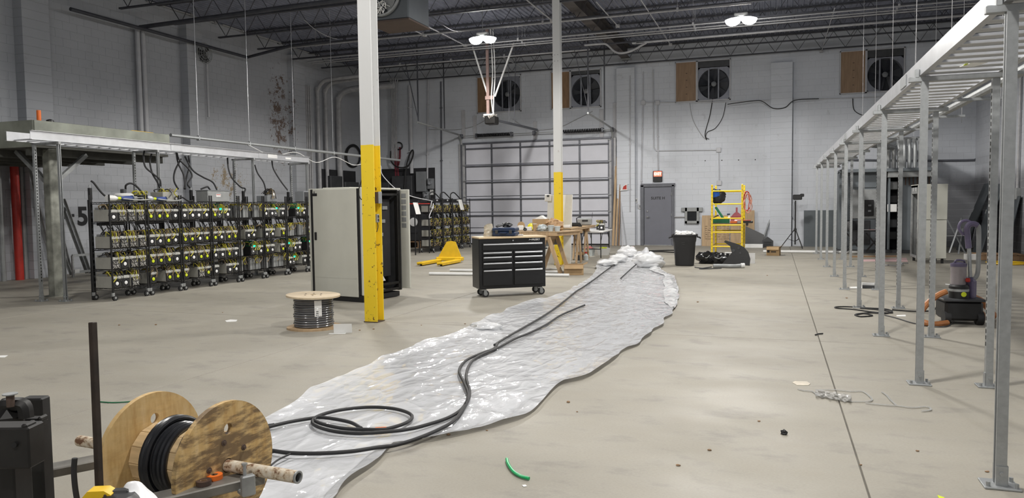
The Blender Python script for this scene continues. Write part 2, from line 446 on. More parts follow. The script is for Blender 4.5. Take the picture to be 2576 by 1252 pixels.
# conduits strapped under the joists, running side to side
def xrun(name, label, px, z, x0, x1, r, m, group=None, hang=4, cat='conduit'):
    y = G(px[0], px[1], z).y
    for k in range(9):
        if abs(y-(27.0-1.76*k)) < .14: y = 27.0-1.76*k+math.copysign(.14, y-(27.0-1.76*k))
    t = thing(name, label, cat, ((x0+x1)/2, y, z), 0, group)
    MB().tube([(x0, y, z), (x1, y, z)], r, 8).build('tube', m, t, W=True)
    for i in range(hang):
        x = x0+(x1-x0)*(i+.5)/hang
        MB().cyl((x, y, z), (x, y, 7.118), .005, 4).build('hanger_rod', m, t, W=True)
        MB().box((x, y, z+.02), (.05, r*2.8, r*2+.05)).build('strap', m, t, W=True)
    return t
g = 'conduits under the roof joists'
xrun('ceiling_conduit', 'thin pale conduit crossing the ceiling in front of the lamps', (1188, 78), 6.44, -15, -.6, .022, M_pipepaint, g)
xrun('ceiling_conduit', 'upper conduit of the three parallel conduits beside the lamps', (1188, 114.5), 6.44, -15, 5.5, .018, M_pipepaint, g)
xrun('ceiling_conduit', 'middle conduit of the three parallel conduits beside the lamps', (1188, 119.5), 6.44, -15, 5.5, .018, M_pipepaint, g)
xrun('ceiling_conduit', 'lower conduit of the three parallel conduits beside the lamps', (1188, 124.5), 6.44, -15, 5.5, .022, M_pipepaint, g)
xrun('ceiling_conduit', 'pale conduit crossing the ceiling left of the second column', (1188, 149), 6.42, -13.3, -5.6, .026, M_pipepaint, g)
y = G(2000, 80, 6.3).y
t = thing('bent_conduit', 'pale conduit with a dip where it passes under the rusty girder', 'conduit', (-2, y, 6.3), 0, g)
MB().tube(smooth_path([(-5.6, y, 6.42), (-5.1, y, 6.42), (-4.9, y, 6.38), (-4.6, y, 6.12), (-4.2, y, 6.12), (-3.7, y, 6.33), (-3.4, y, 6.36), (5.4, y, 6.36)], 5), .032, 8).build('tube', M_pipepaint, t, W=True)
for x in (-3, 0, 3.5): MB().cyl((x, y, 6.36), (x, y, 7.118), .005, 4).build('hanger_rod', M_pipepaint, t, W=True)
def yrun(label, pa, pb, z, r, m, name='branch_conduit'):
    a = G(*pa, z); b = G(*pb, z); b.x = a.x
    q = MB().tube([a, b], r, 6); q.box((b.x, b.y, z), (.1, .12, .07)); return tag(q.build(name, m), label, 'conduit', 'branch conduits on the roof')
yrun('short conduit running forward from the junction left of the hanging lamp', (982, 48), (1065, 89), 6.46, .018, M_pipepaint)
yrun('long conduit running from the dark unit heater towards the back wall', (1029, 43), (1185, 113), 6.47, .018, M_pipepaint)
yrun('conduit running diagonally behind the top of the second column', (1325, 0), (1390, 52), 6.47, .018, M_pipepaint)
yrun('conduit lying on the roof left of the rusty girder top', (1500, 5), (1545, 66), 6.47, .014, M_pipepaint)
yrun('thin conduit running back between the rusty girder and the right lamp', (1612, 0), (1690, 112), 6.47, .014, M_pipepaint)
yrun('thin conduit running back just left of the right end of the ceiling', (2100, 20), (2060, 130), 6.47, .012, M_pipepaint)
yrun('short pale rod angled behind the door opener struts', (1258, 140), (1312, 172), 6.47, .016, M_pipepaint)
for k, (a, b) in enumerate((((370, 2), (480, 38)), ((503, 45), (542, 57)), ((560, 62), (612, 78)), ((631, 84), (708, 108)), ((738, 120), (796, 140)))):
    yrun('%s pale conduit length in the broken line along the left girder' % ORD[k], a, b, 7.09, .025, M_pipepaint, 'ridge_conduit')
tag(MB().tube(smooth_path([G(733, 22, 7.11), G(760, 45, 6.44), G(790, 72, 6.3), G(825, 92, 6.2), G(848, 98, 6.25)], 5), .008, 5).build('loose_wire', M_pipepaint), 'thin loose wire hanging from the roof left of the first column', 'wire')
tag(MB().tube(smooth_path([G(1088, 42, 7.11), G(1110, 60, 6.5), G(1135, 75, 6.4), G(1152, 79, 6.4)], 5), .010, 5).build('loose_wire', M_pipepaint), 'thin loose wire hanging from the roof left of the hanging lamp', 'wire')
# lamps
M_glow = mat('lamp_glow', (1, .99, .97), .5, 0, 0, 1, emit=60)
M_glow.node_tree.nodes['Principled BSDF'].inputs['Base Color'].default_value = (1, 1, 1, 1)
def make_lamp(x, y, label):
    t = thing('high_bay_lamp', label, 'lamp', (x, y, LAMP_Z), 0, 'high bay lamps')
    MB().box((0, 0, .09), (.34, .16, .10), b=.02).build('driver_box', M_white, t)
    for s in (-1, 1):
        T = Matrix.Translation((s*.2, 0, 0)) @ Matrix.Rotation(s*.12, 4, 'Y')
        h = MB().lathe([(.02, .05), (.12, .045), (.18, .02), (.205, 0), (.2, -.012), (.19, 0), (.02, .0)], 20, T).build('lamp_head', M_alu, t)
        MB().lathe([(.188, -.002), (.19, -.05), (.16, -.11), (.10, -.15), (.02, -.165)], 20, T).build('lens', M_glow, h)
    MB().cyl((0, 0, .14), (0, 0, 7.118-LAMP_Z), .008, 6).build('hanger', M_galv, t)
    return t
LL = ['glowing twin high bay lamp hanging above the door opener', 'glowing twin high bay lamp hanging above the yellow scaffold', 'twin high bay lamp above the grey cabinet, beyond the picture top', 'twin high bay lamp above the plastic sheet, beyond the picture top', 'twin high bay lamp above the cable tray posts, beyond the picture top', 'twin high bay lamp above the wooden cable reel, beyond the picture top', 'added twin high bay lamp behind the viewer, brightening the reel and foreground']
for (x, y, vis, k), lb in zip(LAMPS, LL): make_lamp(x, y, lb)
# unit heater beside the first column
P = PY(1028, 45, 11.5)
t = thing('unit_heater', 'dark unit heater hung from the roof behind the first column', 'heater', (P.x-.4, 11.9, P.z))
MB().box((0, 0, .42), (.8, .8, .84), b=.02).build('casing', mat('heater_paint', (.075, .085, .095), .5, .1, .15, 3), t)
MB().box((0, 0, -.01), (.82, .82, .03), b=.005).build('bottom_pan', mat('brown_pan', (.07, .045, .035), .6, .1, .2, 4), t)
T = Matrix.Translation((-.1, -.41, .42)) @ Matrix.Rotation(pi/2, 4, 'X')
MB().lathe([(.33, 0), (.36, 0), (.36, .06), (.33, .06)], 28, T, True).build('fan_ring', M_midgrey, t)
q = MB()
for k in range(4):
    a = k*pi/2+.4; q.grid(lambda u, v: T @ V(((.05+.26*u)*cos(a+v*.9), (.05+.26*u)*sin(a+v*.9), .01+.05*v)), 3, 4)
q.build('fan_blade', M_midgrey, t)
for x in (-.3, .3):
    MB().cyl((x, 0, .84), (x, 0, JZ-P.z), .008, 6).build('hanger_rod', M_galv, t)
q = MB(); random.seed(5)
for k in range(14):
    a = V((-.2+random.uniform(-.22, .2), -.5, .18)); q.tube(smooth_path([a+V((random.uniform(-.12, .12), random.uniform(-.06, .05), random.uniform(-.10, .12))) for _ in range(5)], 4), .008, 4)
q.build('loose_wiring', M_white, t)
# ================= BACK WALL =================
def B(px, py, off=0.03): return PY(px, py, YB-off)
# --- overhead door
M_doorwhite = mat('door_panel_white', (.60, .605, .66), .5, 0, .05, 2)
M_doorgrey = mat('door_hardware_grey', (.13, .135, .155), .45, .3, .2, 6)
D0, D1, DY = -11.50, -5.72, YB-.06
dr = struct(thing('door_1', 'closed white overhead door with grey stiles and struts', None, ((D0+D1)/2, DY, 0)))
zs = [.05, .66, 1.27, 1.885, 2.495, 3.11, 3.90]; zst = [.46, 1.12, 1.76, 2.41, 3.04, 3.72]
sx = [-11.46, -10.35, -9.18, -8.02, -6.86, -5.76]
for i in range(6):
    z0, z1 = zs[i], zs[i+1]
    s = MB().box(((D0+D1)/2, DY, (z0+z1)/2), (D1-D0, .045, z1-z0-.006), b=.004).build('door_section', M_doorwhite, dr, W=True)
    for x in sx:
        MB().box((x, DY-.028, (z0+z1)/2), (.075, .012, z1-z0-.03), b=.003).build('stile', M_doorgrey, s, W=True)
    q = MB().box(((D0+D1)/2, DY-.05, zst[i]), (D1-D0-.1, .07, .055), b=.012); q.build('strut', M_doorgrey, s, W=True)
    if i < 5: MB().box(((D0+D1)/2, DY-.027, z1-.012), (D1-D0, .008, .018)).build('rail', M_doorgrey, s, W=True)
    for x in (D0+.06, D1-.06): MB().cyl((x, DY-.06, z1-.03), (x+(.1 if x > -8 else -.1), DY-.06, z1-.03), .022, 8).build('roller', M_galv, s, W=True)
MB().box(((D0+D1)/2, DY, .03), (D1-D0, .05, .05), b=.01).build('bottom_seal', M_rubber, dr, W=True)
MB().box(((D0+D1)/2, DY-.02, 3.93), (D1-D0+.1, .08, .07), b=.01).build('header_angle', M_doorgrey, dr, W=True)
for x, e in ((D0-.10, 1042), (D1+.10, 1483)):
    MB().box((x, DY-.06, 1.95), (.06, .07, 3.9), b=.006).build('vertical_track', M_doorgrey, dr, W=True)
    y1 = 23.4
    MB().tube(smooth_path([(x, DY-.07, 3.9), (x, DY-.12, 4.1), (x, DY-.3, 4.24), (x, DY-.6, 4.28), (x, y1, 4.40)], 5), .035, 6).build('curved_track', M_galvdull, dr, W=True)
    a = -.35 if x < -8 else .35
    MB().bar((x, y1+.05, 4.42), (x, y1+.05, 7.1), .045, .02).build('track_hanger', M_steeljoist, dr, W=True)
    MB().bar((x, y1+.05, 4.5), (x+(-.45), y1+.02, 6.5), .04, .015).build('track_brace', M_steeljoist, dr, W=True)
    MB().bar((x+.1, 25.4, 4.36), (x+.1, 25.4, 7.1), .04, .02).build('track_hanger', M_steeljoist, dr, W=True)
    MB().box((x, DY-.03, 1.96), (.26, .03, 3.95), b=.006).build('jamb', M_pipepaint, dr, W=True)
zt = 4.22
MB().cyl((D0-.15, DY-.16, zt), (D1+.15, DY-.16, zt), .016, 8).build('torsion_shaft', M_galv, dr, W=True)
M_spring = mat('dark_spring_steel', (.03, .03, .035), .4, .5, .2, 9)
for x0, x1 in ((-10.9, -9.55), (-7.45, -6.0)):
    q = MB(); pts = []; n = 22
    for i in range(n*8+1):
        a = 2*pi*i/8; pts.append((x0+(x1-x0)*i/(n*8), DY-.16+.048*cos(a), zt+.048*sin(a)))
    q.tube(pts, .026, 5); q.build('torsion_spring', M_spring, dr, W=True)
for x in (-11.58, -10.93, -9.5, -8.6, -5.98, -5.62):
    MB().box((x, DY-.1, zt), (.10, .16, .16), b=.015).build('bearing_bracket', M_doorgrey, dr, W=True)
M_paintwood = mat('painted_backing_board', (.50, .50, .52), .6, 0, .12, 4)
for px, ya, yb in ((1165, 277, 348), (1194, 291, 350), (1346, 305, 350), (1513, 275, 345), (1547, 258, 345)):
    a, b = B(px, ya), B(px, yb); MB().box((a.x, YB-.02, (a.z+b.z)/2), (.15, .038, a.z-b.z), b=.005).build('backing_board', M_paintwood, dr, W=True)
# --- opener
px_ = PX(1237, 303, -8.57); oy = px_.y; oz = px_.z
M_wc2 = mat('torn_pale_film', (.42, .40, .37), .6, 0, .2, 9)
t = thing('door_opener', 'ceiling-hung door opener wrapped in torn pale plastic', 'door opener', (-8.57, oy, oz))
MB().box((0, 0, 0), (.34, .42, .26), b=.03).build('motor_box', M_blacksteel, t)
q = MB(); random.seed(4)
for k in range(14):
    a = random.uniform(0, 2*pi); c = V((.19*cos(a), .22*sin(a), .1+random.uniform(-.06, .06)))
    q.add([c+V([random.uniform(-.08, .08) for _ in 'xyz']) for _ in range(4)], [(0, 1, 2), (0, 2, 3)])
q.build('torn_wrap', M_wc2, t)
M_rosepipe = mat('primer_pink_tube', (.29, .20, .18), .5, 0, .15, 5)
MB().bar((-.12, 0, .1), (-.12, 0, 7.1-oz), .09, .05).build('support_tube', M_rosepipe, t)
MB().box((-.05, -.03, .72), (.3, .06, .12), b=.01).build('bracket', M_rosepipe, t)
MB().box((-.08, -.02, .18), (.36, .12, .06), b=.01).build('mount_plate', M_white, t)
for xa in (-.62, .78): MB().bar((-.1 if xa < 0 else .12, 0, .75), (xa, 0, 7.1-oz-.5), .045, .045).build('strut', M_white, t)
for xa in (.02, .1): MB().tube(smooth_path([(.08, -.05, .15), (xa, -.06, .7), (xa+.05, -.05, 1.5), (xa, -.05, 7.1-oz)], 5), .018, 6).build('cable', M_white, t)
MB().bar((.1, .2, .02), (.1, YB-.2-oy, 4.33-oz), .07, .07).build('rail', M_doorgrey, t)
for yy in (1.4, 1.9): MB().bar((.1, yy, .1), (.1+(yy-1.4)*.2, yy, 7.1-oz), .02, .02).build('rail_hanger', M_doorgrey, t)
# --- fans and plywood infill
M_infill = mat('tan_infill_plywood', (.30, .20, .125), .7, 0, .2, 3, .05, stretch=(6, 1, .7))
M_fanplate = mat('fan_plate_galvanized', (.24, .25, .285), .5, .3, .2, 5)
M_fandark = mat('dark_fan_blade', (.030, .033, .042), .5, .2, .2, 5)
def fan(k, x0, xm, x1, z0, z1, zp, plylab, fanlab):
    t = thing('plywood_infill', plylab, 'plywood', ((x0+xm)/2, YB, z0), 0, 'plywood beside the wall fans')
    MB().box(((x0+xm)/2, YB-.032, (z0+z1)/2), (xm-x0-.06, .03, z1-z0-.06)).build('board', M_infill if k > 1 else M_plyb, t, W=True)
    for r in ((x0, x0+.03, z0, z1), (xm-.03, xm, z0, z1), (x0, xm, z0, z0+.03), (x0, xm, z1-.03, z1)):
        MB().box(((r[0]+r[1])/2, YB-.046, (r[2]+r[3])/2), (r[1]-r[0], .05, r[3]-r[2])).build('trim_strip', M_paintwood, t, W=True)
    for i in range(4): MB().box(((x0+xm)/2+.02, YB-.049, z0+.28+i*.24), (.05, .006, .02)).build('patch', M_rust, t, W=True)
    w = x1-xm; zc = (z0+zp)/2; cx = (xm+x1)/2; R = min(w, zp-z0)*.46
    t = thing('wall_fan', fanlab, 'exhaust fan', (cx, YB, z0), 0, 'exhaust fans high on the back wall')
    q = MB(); n = 32; sq = []
    for i in range(n):
        a = 2*pi*(i+.5)/n; c, s_ = cos(a), sin(a); m = max(abs(c), abs(s_)); sq.append((cx+c/m*w/2*.97, zc+s_/m*(zp-z0)/2*.97))
    vs = [(x, YB-.01, z) for x, z in sq]+[(cx+R*cos(2*pi*(i+.5)/n), YB-.01, zc+R*sin(2*pi*(i+.5)/n)) for i in range(n)]+[(cx+(R-.02)*cos(2*pi*(i+.5)/n), YB+.15, zc+(R-.02)*sin(2*pi*(i+.5)/n)) for i in range(n)]
    q.add(vs, [(i, n+i, n+(i+1) % n, (i+1) % n) for i in range(n)]+[(n+i, 2*n+i, 2*n+(i+1) % n, n+(i+1) % n) for i in range(n)])
    q.build('orifice_plate', M_fanplate, t, W=True, smooth=False)
    MB().box((cx, YB+.19, zc), (w, .03, zp-z0)).build('louvre_back', M_fandark, t, W=True)
    T = Matrix.Translation((cx, YB+.06, zc)) @ Matrix.Rotation(pi/2, 4, 'X')
    for j in range(6):
        a = j*pi/3+.3*k
        MB().grid(lambda u, v: T @ V(((.07+(R-.1)*u)*cos(a+v*.62-.1*u), (.07+(R-.1)*u)*sin(a+v*.62-.1*u), .07*v-.03)), 4, 3).build('blade', M_fandark, t, W=True)
    MB().lathe([(.09, -.05), (.09, .03), (.05, .06), (.01, .065)], 14, T).build('hub', M_grey, t, W=True)
    for dx in (-.17, .17): MB().box((cx+dx*w*.85, YB-.035, zc), (.05, .04, zp-z0-.05), b=.006).build('motor_support', M_fanplate, t, W=True)
    if zp < z1-.05: MB().box((cx, YB, (zp+z1)/2), (w, .03, z1-zp)).build('blank_panel', M_darkgrey, t, W=True)
    for r in ((xm, xm+.035, z0, z1), (x1-.035, x1, z0, z1), (xm, x1, z0, z0+.035), (xm, x1, z1-.03, z1)):
        MB().box(((r[0]+r[1])/2, YB-.025, (r[2]+r[3])/2), (r[1]-r[0], .06, r[3]-r[2])).build('frame_strip', M_paintwood, t, W=True)
PL = ['dull plywood infill beside the fan behind the door opener', 'dull plywood infill beside the fan behind the second column', 'tan plywood infill with dark patches beside the fan over the scaffold', 'tan plywood infill beside the fan nearest the right wall']
FL = ['round exhaust fan behind the door opener struts', 'round exhaust fan just right of the second column top', 'round exhaust fan high above the yellow scaffold with wires below', 'round exhaust fan nearest the right wall']
for k, (f, xm, zp) in enumerate(zip(FANS, (-10.31, -7.21, -2.63, 2.77), (6.44, 6.30, 6.24, 6.18))): fan(k, f[0], xm, f[1], f[2], f[3], zp, PL[k], FL[k])
# --- entry door
M_doorslate = mat('slate_door_paint', (.155, .16, .19), .45, 0, .06, 3)
M_frameg = mat('door_frame_paint', (.13, .135, .155), .5, 0, .15, 6)
dr2 = struct(thing('door_2', 'closed slate grey steel door lettered SUITE H', None, (-3.98, YB, 0)))
MB().box((-3.985, YB-.02, 1.06), (.99, .05, 2.10), b=.004).build('leaf', M_doorslate, dr2, W=True)
for x, w in ((-4.55, .12), (-3.45, .09)): MB().box((x, YB-.045, 1.09), (w, .1, 2.18), b=.008).build('jamb', M_frameg, dr2, W=True)
MB().box((-3.99, YB-.045, 2.17), (1.22, .1, .12), b=.008).build('head', M_frameg, dr2, W=True)
MB().box((-3.985, YB-.05, .012), (1.0, .12, .02)).build('threshold', M_galvdull, dr2, W=True)
for z, r in ((1.03, .03), (1.24, .027)):
    q = MB().cyl((-4.37, YB-.046, z), (-4.37, YB-.075, z), r, 12); q.cyl((-4.37, YB-.075, z), (-4.37, YB-.11, z), r*.6, 12)
    if z < 1.1: q.box((-4.33, YB-.12, z), (.12, .02, .022), b=.006)
    q.build('lever_handle' if z < 1.1 else 'deadbolt', M_chrome, dr2, W=True)
for z in (.3, 1.1, 1.85): MB().cyl((-3.50, YB-.1, z-.05), (-3.50, YB-.1, z+.05), .012, 8).build('hinge', M_galvdull, dr2, W=True)
def text(name, body, size, m, parent, loc, rot=(pi/2, 0, 0), ext=.002, bold=0.0, align='CENTER', sx=1.0):
    cu = bpy.data.curves.new(name, 'FONT'); cu.body = body; cu.size = size; cu.extrude = ext; cu.offset = bold
    cu.align_x = align; cu.align_y = 'CENTER'; cu.space_character = 1.05
    o = bpy.data.objects.new(name, cu); COL.objects.link(o)
    dg = bpy.context.evaluated_depsgraph_get(); me = bpy.data.meshes.new_from_object(o.evaluated_get(dg))
    bpy.data.objects.remove(o); me.materials.clear(); me.materials.append(m)
    o = bpy.data.objects.new(name, me); COL.objects.link(o); o.parent = parent; o.location = loc; o.rotation_euler = rot; o.scale = (sx, 1, 1)
    return o
M_ink = mat('black_ink', (.01, .01, .011), .6, 0, .1, 5)
text('lettering', 'SUITE H', .135, M_ink, dr2, (-.005, -.049, 1.70), ext=.001, bold=.003)
# --- exit sign
a = B(1643, 430); b = B(1666, 457); cx = (a.x+b.x)/2; cz = (a.z+b.z)/2
t = thing('exit_sign', 'small lit red EXIT sign above the slate door', 'exit sign', (cx, YB, b.z))
M_exit = mat('exit_red_glow', (1, .10, .06), .4, 0, .05, 4, emit=2.2)
M_exitw = mat('exit_letter_glow', (1, .75, .55), .4, 0, .05, 4, emit=3.0)
w = b.x-a.x; h = a.z-b.z
MB().box((0, -.04, h/2), (w, .08, h), b=.01).build('housing', M_black, t)
MB().box((.01, -.085, h*.72), (w*.86, .012, h*.46), b=.004).build('face', M_exit, t)
text('lettering', 'EXIT', .125, M_exitw, t, (.01, -.093, h*.72), bold=.002)
# --- conduits and boxes on the wall
def wpipe(name, label, pts, r, m, group=None, off=None, cat='conduit', boxes=(), Y=None):
    o_ = (r*1.3+.012) if off is None else off; P = [B(x, y, o_) if Y is None else PY(x, y, Y) for x, y in pts]
    t = thing(name, label, cat, P[0], 0, group)
    MB().tube(P, r, 8).build('tube', m, t, W=True)
    for x, y in boxes:
        c = B(x, y, .03); MB().box(c, (.16, .07, .16), b=.01).build('junction_box', m, t, W=True)
    for i in range(len(P)-1):
        d = (P[i+1]-P[i]).length; n = int(d/1.6)
        for k in range(n): 
            c = P[i].lerp(P[i+1], (k+.5)/n); MB().box(c, (r*2.6+.02, r*2.4, .03)).build('strap', m, t, W=True)
    return t
gc = 'painted conduits on the back wall'
M_wc = mat('white_painted_conduit', (.50, .505, .53), .5, 0, .1, 5)
wpipe('wall_conduit', 'white conduit from roof down the big pilaster face', [(1585, 190), (1585, 532)], .02, M_wc, gc, off=.22)
wpipe('wall_conduit', 'white conduit dropping along the wall right of the big pilaster', [(1618, 180), (1618, 258), (1612, 520)], .018, M_wc, gc, boxes=((1618, 258), (1611, 518)))
wpipe('wall_conduit', 'white conduit from the junction box down to the exit sign', [(1654, 258), (1656, 428)], .02, M_wc, gc, boxes=((1654, 258),))
wpipe('wall_conduit', 'white conduit looping right and ending in a box over the scaffold', [(1643, 175), (1645, 370), (1650, 379), (1808, 377), (1809, 452)], .018, M_wc, gc, boxes=((1808, 377), (1809, 460)))
wpipe('wall_conduit', 'horizontal white conduit run along the wall under the fans', [(1618, 258), (1830, 256), (1935, 252)], .018, M_wc, gc)
wpipe('wall_conduit', 'horizontal conduit from small pilaster towards the right wall', [(1995, 250), (2120, 247), (2330, 240)], .016, M_wc, gc)
wpipe('downpipe', 'dark vertical pipe along the edge of the small pilaster', [(1991, 185), (1990, 618)], .035, M_doorgrey, None, off=.06, cat='pipe')
wpipe('downpipe', 'dark vertical pipe left of the overhead door', [(1109, 205), (1112, 600)], .03, M_doorgrey, None, cat='pipe')
wpipe('downpipe', 'pale vertical pipe above the electric meters', [(1077, 200), (1075, 450)], .035, M_wc, None, cat='pipe')
wpipe('downpipe', 'thick white pipe with red lower end behind the hoist strap', [(1031, 215), (1036, 436)], .075, M_wc, None, cat='pipe')
def wwire(label, pts, r=.012, m=M_blacksteel, off=.03):
    return tag(MB().tube(smooth_path([B(x, y, off) for x, y in pts], 6), r, 5).build('hanging_wire', m), label, 'wire', 'loose wires on the back wall')
wwire('thin wire hanging from plywood infill to the tangle under the fan', [(1735, 258), (1743, 300), (1762, 335), (1775, 350)], .01, M_pipepaint)
wwire('thick dark wire hanging straight from the fan over the scaffold', [(1793, 248), (1786, 290), (1774, 335), (1778, 352)], .016)
wwire('wire curving down from right side of fan over scaffold', [(1826, 258), (1818, 295), (1800, 322), (1780, 332), (1776, 345), (1784, 350)], .012)
wwire('wire sagging across the small pilaster', [(1830, 262), (1900, 253), (1920, 256), (1945, 272), (1975, 270), (2000, 252), (2060, 248)], .014, M_blacksteel, .24)
wwire('wire hanging below the fan nearest the right wall', [(2145, 245), (2148, 275), (2165, 288), (2180, 290)], .012)
wwire('wire draped from the opener to the left conduit', [(1225, 300), (1190, 318), (1150, 326), (1110, 326), (1078, 326)], .012, M_pipepaint)
wwire('wire draped from the opener to the right of the column', [(1290, 300), (1335, 325), (1400, 322), (1450, 300), (1490, 280)], .012, M_pipepaint)
# --- small wall fittings
def wbox(name, label, px, py, w, h, d, m, cat, face=None, group=None):
    c = B(px, py, 0.001); t = thing(name, label, cat, (c.x, YB, c.z-h/2), 0, group)
    MB().box((0, -d/2, h/2), (w, d, h), b=min(.008, d*.3)).build('box', m, t)
    if face: MB().box((0, -d-.004, h/2), (w*.45, .012, h*.5), b=.003).build('cover', face, t)
    return t
wbox('light_switch', 'upper light switch left of the slate door', 1601, 504, .09, .16, .05, M_white, 'switch', M_grey)
wbox('light_switch', 'lower white switch box left of the slate door', 1610, 519, .10, .17, .06, M_white, 'switch', M_grey)
wbox('wall_socket', 'white outlet at the foot of the pilaster conduit', 1585, 531, .11, .17, .06, M_white, 'outlet', M_grey)
c = B(1568, 470, .2)
t = thing('flag_sign', 'small red and white sign sticking out from the pilaster', 'sign', (c.x, YB-.2, c.z-.14))
q = MB().prism([(0, 0), (.28, .02), (.28, .28), (.12, .18)], .012, Matrix.Translation((-.12, -.05, 0)) @ Matrix.Rotation(pi/2, 4, 'X')); q.build('panel', M_white, t)
MB().prism([(.10, .05), (.25, .05), (.25, .22), (.14, .16)], .004, Matrix.Translation((-.12, -.063, 0)) @ Matrix.Rotation(pi/2, 4, 'X')).build('red_mark', M_red, t)
MB().box((.1, -.02, .14), (.03, .05, .03)).build('bracket', M_galv, t)
# wall vent
a = B(1723, 522); b = B(1759, 562)
t = thing('wall_vent', 'dark square wall vent in a pale metal frame', 'vent', ((a.x+b.x)/2, YB, b.z)); w = b.x-a.x; h = a.z-b.z
for r in ((-w/2, -w/2+.09, 0, h), (w/2-.09, w/2, 0, h), (-w/2, w/2, 0, .1), (-w/2-.12, w/2+.12, h-.14, h)):
    MB().box(((r[0]+r[1])/2, -.05, (r[2]+r[3])/2), (r[1]-r[0], .1, r[3]-r[2]), b=.01).build('frame_strip', M_midgrey, t)
MB().box((0, -.01, h/2), (w-.1, .02, h-.1)).build('dark_back', M_fandark, t)
for k in range(7): MB().box((0, -.045, .14+k*(h-.32)/6), (w-.18, .05, .008)).build('louvre', M_fandark, t)
MB().cyl((-w/2-.38, -.04, h*.42), (-w/2, -.04, h*.42), .025, 8).build('feed_pipe', M_pipepaint, t)
# --- things leaning on the back wall
def lean(name, label, pa, pb, w, d, m, cat, group=None, foot=.35, round_=False):
    b = B(pb[0], pb[1], foot); b.z = .0; a = B(pa[0], pa[1], .03 + d)
    q = MB()
    if round_: q.tube([(b.x, b.y, .002), a], w/2, 8)
    else: q.bar((b.x, b.y, .004), a, w, d)
    return tag(q.build(name, m), label, cat, group)
gl = 'long stock leaning beside the overhead door'
lean('leaning_board', 'leftmost pine board leaning at the right door track', (1551, 395), (1542, 614), .08, .03, M_lumber, 'board', gl)
lean('leaning_board', 'middle pine board leaning at the right door track', (1557, 410), (1549.5, 615), .06, .03, M_lumber, 'board', gl)
lean('leaning_pole', 'brown pole leaning right of the two pine boards', (1561, 378), (1557, 615), .05, .05, M_plyb, 'pole', gl, round_=True)
lean('leaning_pole', 'pale pipe leaning on the pilaster under the flag sign', (1561, 478), (1566, 613), .05, .05, M_wc, 'pole', gl, foot=.55, round_=True)
def sheet(name, label, x0, x1, h, y, m, cat, tilt=.12, th=.018, group=None, writing=False):
    t = thing(name, label, cat, ((x0+x1)/2, y, 0), 0, group)
    T = Matrix.Rotation(-tilt, 4, 'X')
    MB().box((0, 0, h/2), (x1-x0, th, h), M=T).build('sheet', m, t)
    return t
def xw(px, y): return PY(px, 610, y).x
gp = 'plywood sheets leaning on the back wall'
t = sheet('plywood_sheet', 'plywood sheet with black handwriting left behind the scaffold', xw(1764, 26.9), xw(1834, 26.9), 1.08, 27.05, M_ply, 'plywood', group=gp)
q = MB(); random.seed(9)
for r in range(7):
    x = -.35
    while x < .5:
        l = random.uniform(.04, .14); z = .70-.075*r; q.box((x+l/2, -.015+z*.12-.002, z), (l, .004, random.uniform(.008, .02)), M=Matrix.Rotation(random.uniform(-.03, .03), 4, 'Y')); x += l+random.uniform(.02, .06)
q.build('handwriting', mat('faint_marker', (.2, .14, .08), .7), t)
sheet('plywood_sheet', 'plywood sheet in the middle behind the scaffold', xw(1837, 26.9), xw(1872, 26.9), .85, 26.95, M_ply, 'plywood', group=gp)
sheet('plywood_sheet', 'tall plywood sheet right behind the scaffold', xw(1862, 26.9), xw(1897, 26.9), 1.24, 27.1, M_ply, 'plywood', .07, group=gp)
sheet('grey_board', 'large slate grey board leaning behind the strut posts', xw(2022, 27), xw(2109, 27), 1.22, 27.1, mat('slate_board', (.10, .115, .125), .6, 0, .1, 3), 'board', .06, .03)
lean('leaning_pipe', 'longest of the metal pipes leaning right of the plywood', (1937, 553), (1912, 622), .05, .05, M_galv, 'pipe', 'metal pipes leaning right of the plywood', foot=.5, round_=True)
lean('leaning_pipe', 'second metal pipe leaning right of the plywood', (1933, 562), (1918, 622), .05, .05, M_galv, 'pipe', 'metal pipes leaning right of the plywood', foot=.45, round_=True)
lean('leaning_pipe', 'shortest of the metal pipes leaning right of the plywood', (1930, 572), (1922, 621), .04, .04, M_galvdull, 'pipe', 'metal pipes leaning right of the plywood', foot=.4, round_=True)
a = G(1893, 624); t = thing('leaning_plate', 'black slanted panel leaning at the foot of tall plywood', 'panel', (a.x, 26.6, 0), 0)
MB().prism([(-.25, 0), (.35, 0), (.35, .42), (.2, .5), (-.25, .72)], .03, Matrix.Rotation(pi/2-.25, 4, 'X')).build('plate', M_black, t)
a = G(1916, 622); t = thing('leaning_plate', 'grey cut panel standing beside the black slanted panel', 'panel', (a.x-.2, 26.75, 0), 0)
MB().prism([(-.2, 0), (.3, 0), (.25, .3), (-.18, .38)], .02, Matrix.Rotation(pi/2-.3, 4, 'X')).build('plate', M_midgrey, t)
a = G(1931, 622); t = thing('toy_house_vent', 'small dark roof-shaped vent cap standing on the floor', 'vent cap', (a.x, 26.4, 0), 0)
MB().prism([(-.18, 0), (.18, 0), (.18, .22), (0, .36), (-.18, .22)], .22, Matrix.Translation((0, .1, 0)) @ Matrix.Rotation(pi/2, 4, 'X')).build('body', M_darkgrey, t)
for z in (.07, .13, .19): MB().box((0, -.13, z), (.26, .02, .02)).build('louvre', M_black, t)
a = G(1880, 622); t = thing('white_box', 'flat white box lying under the black slanted panel', 'box', (a.x+.15, 26.2, 0))
MB().box((0, 0, .06), (.7, .35, .12), b=.01).build('carton', M_white, t); MB().box((0, 0, .124), (.7, .02, .006)).build('tape', M_paper, t)
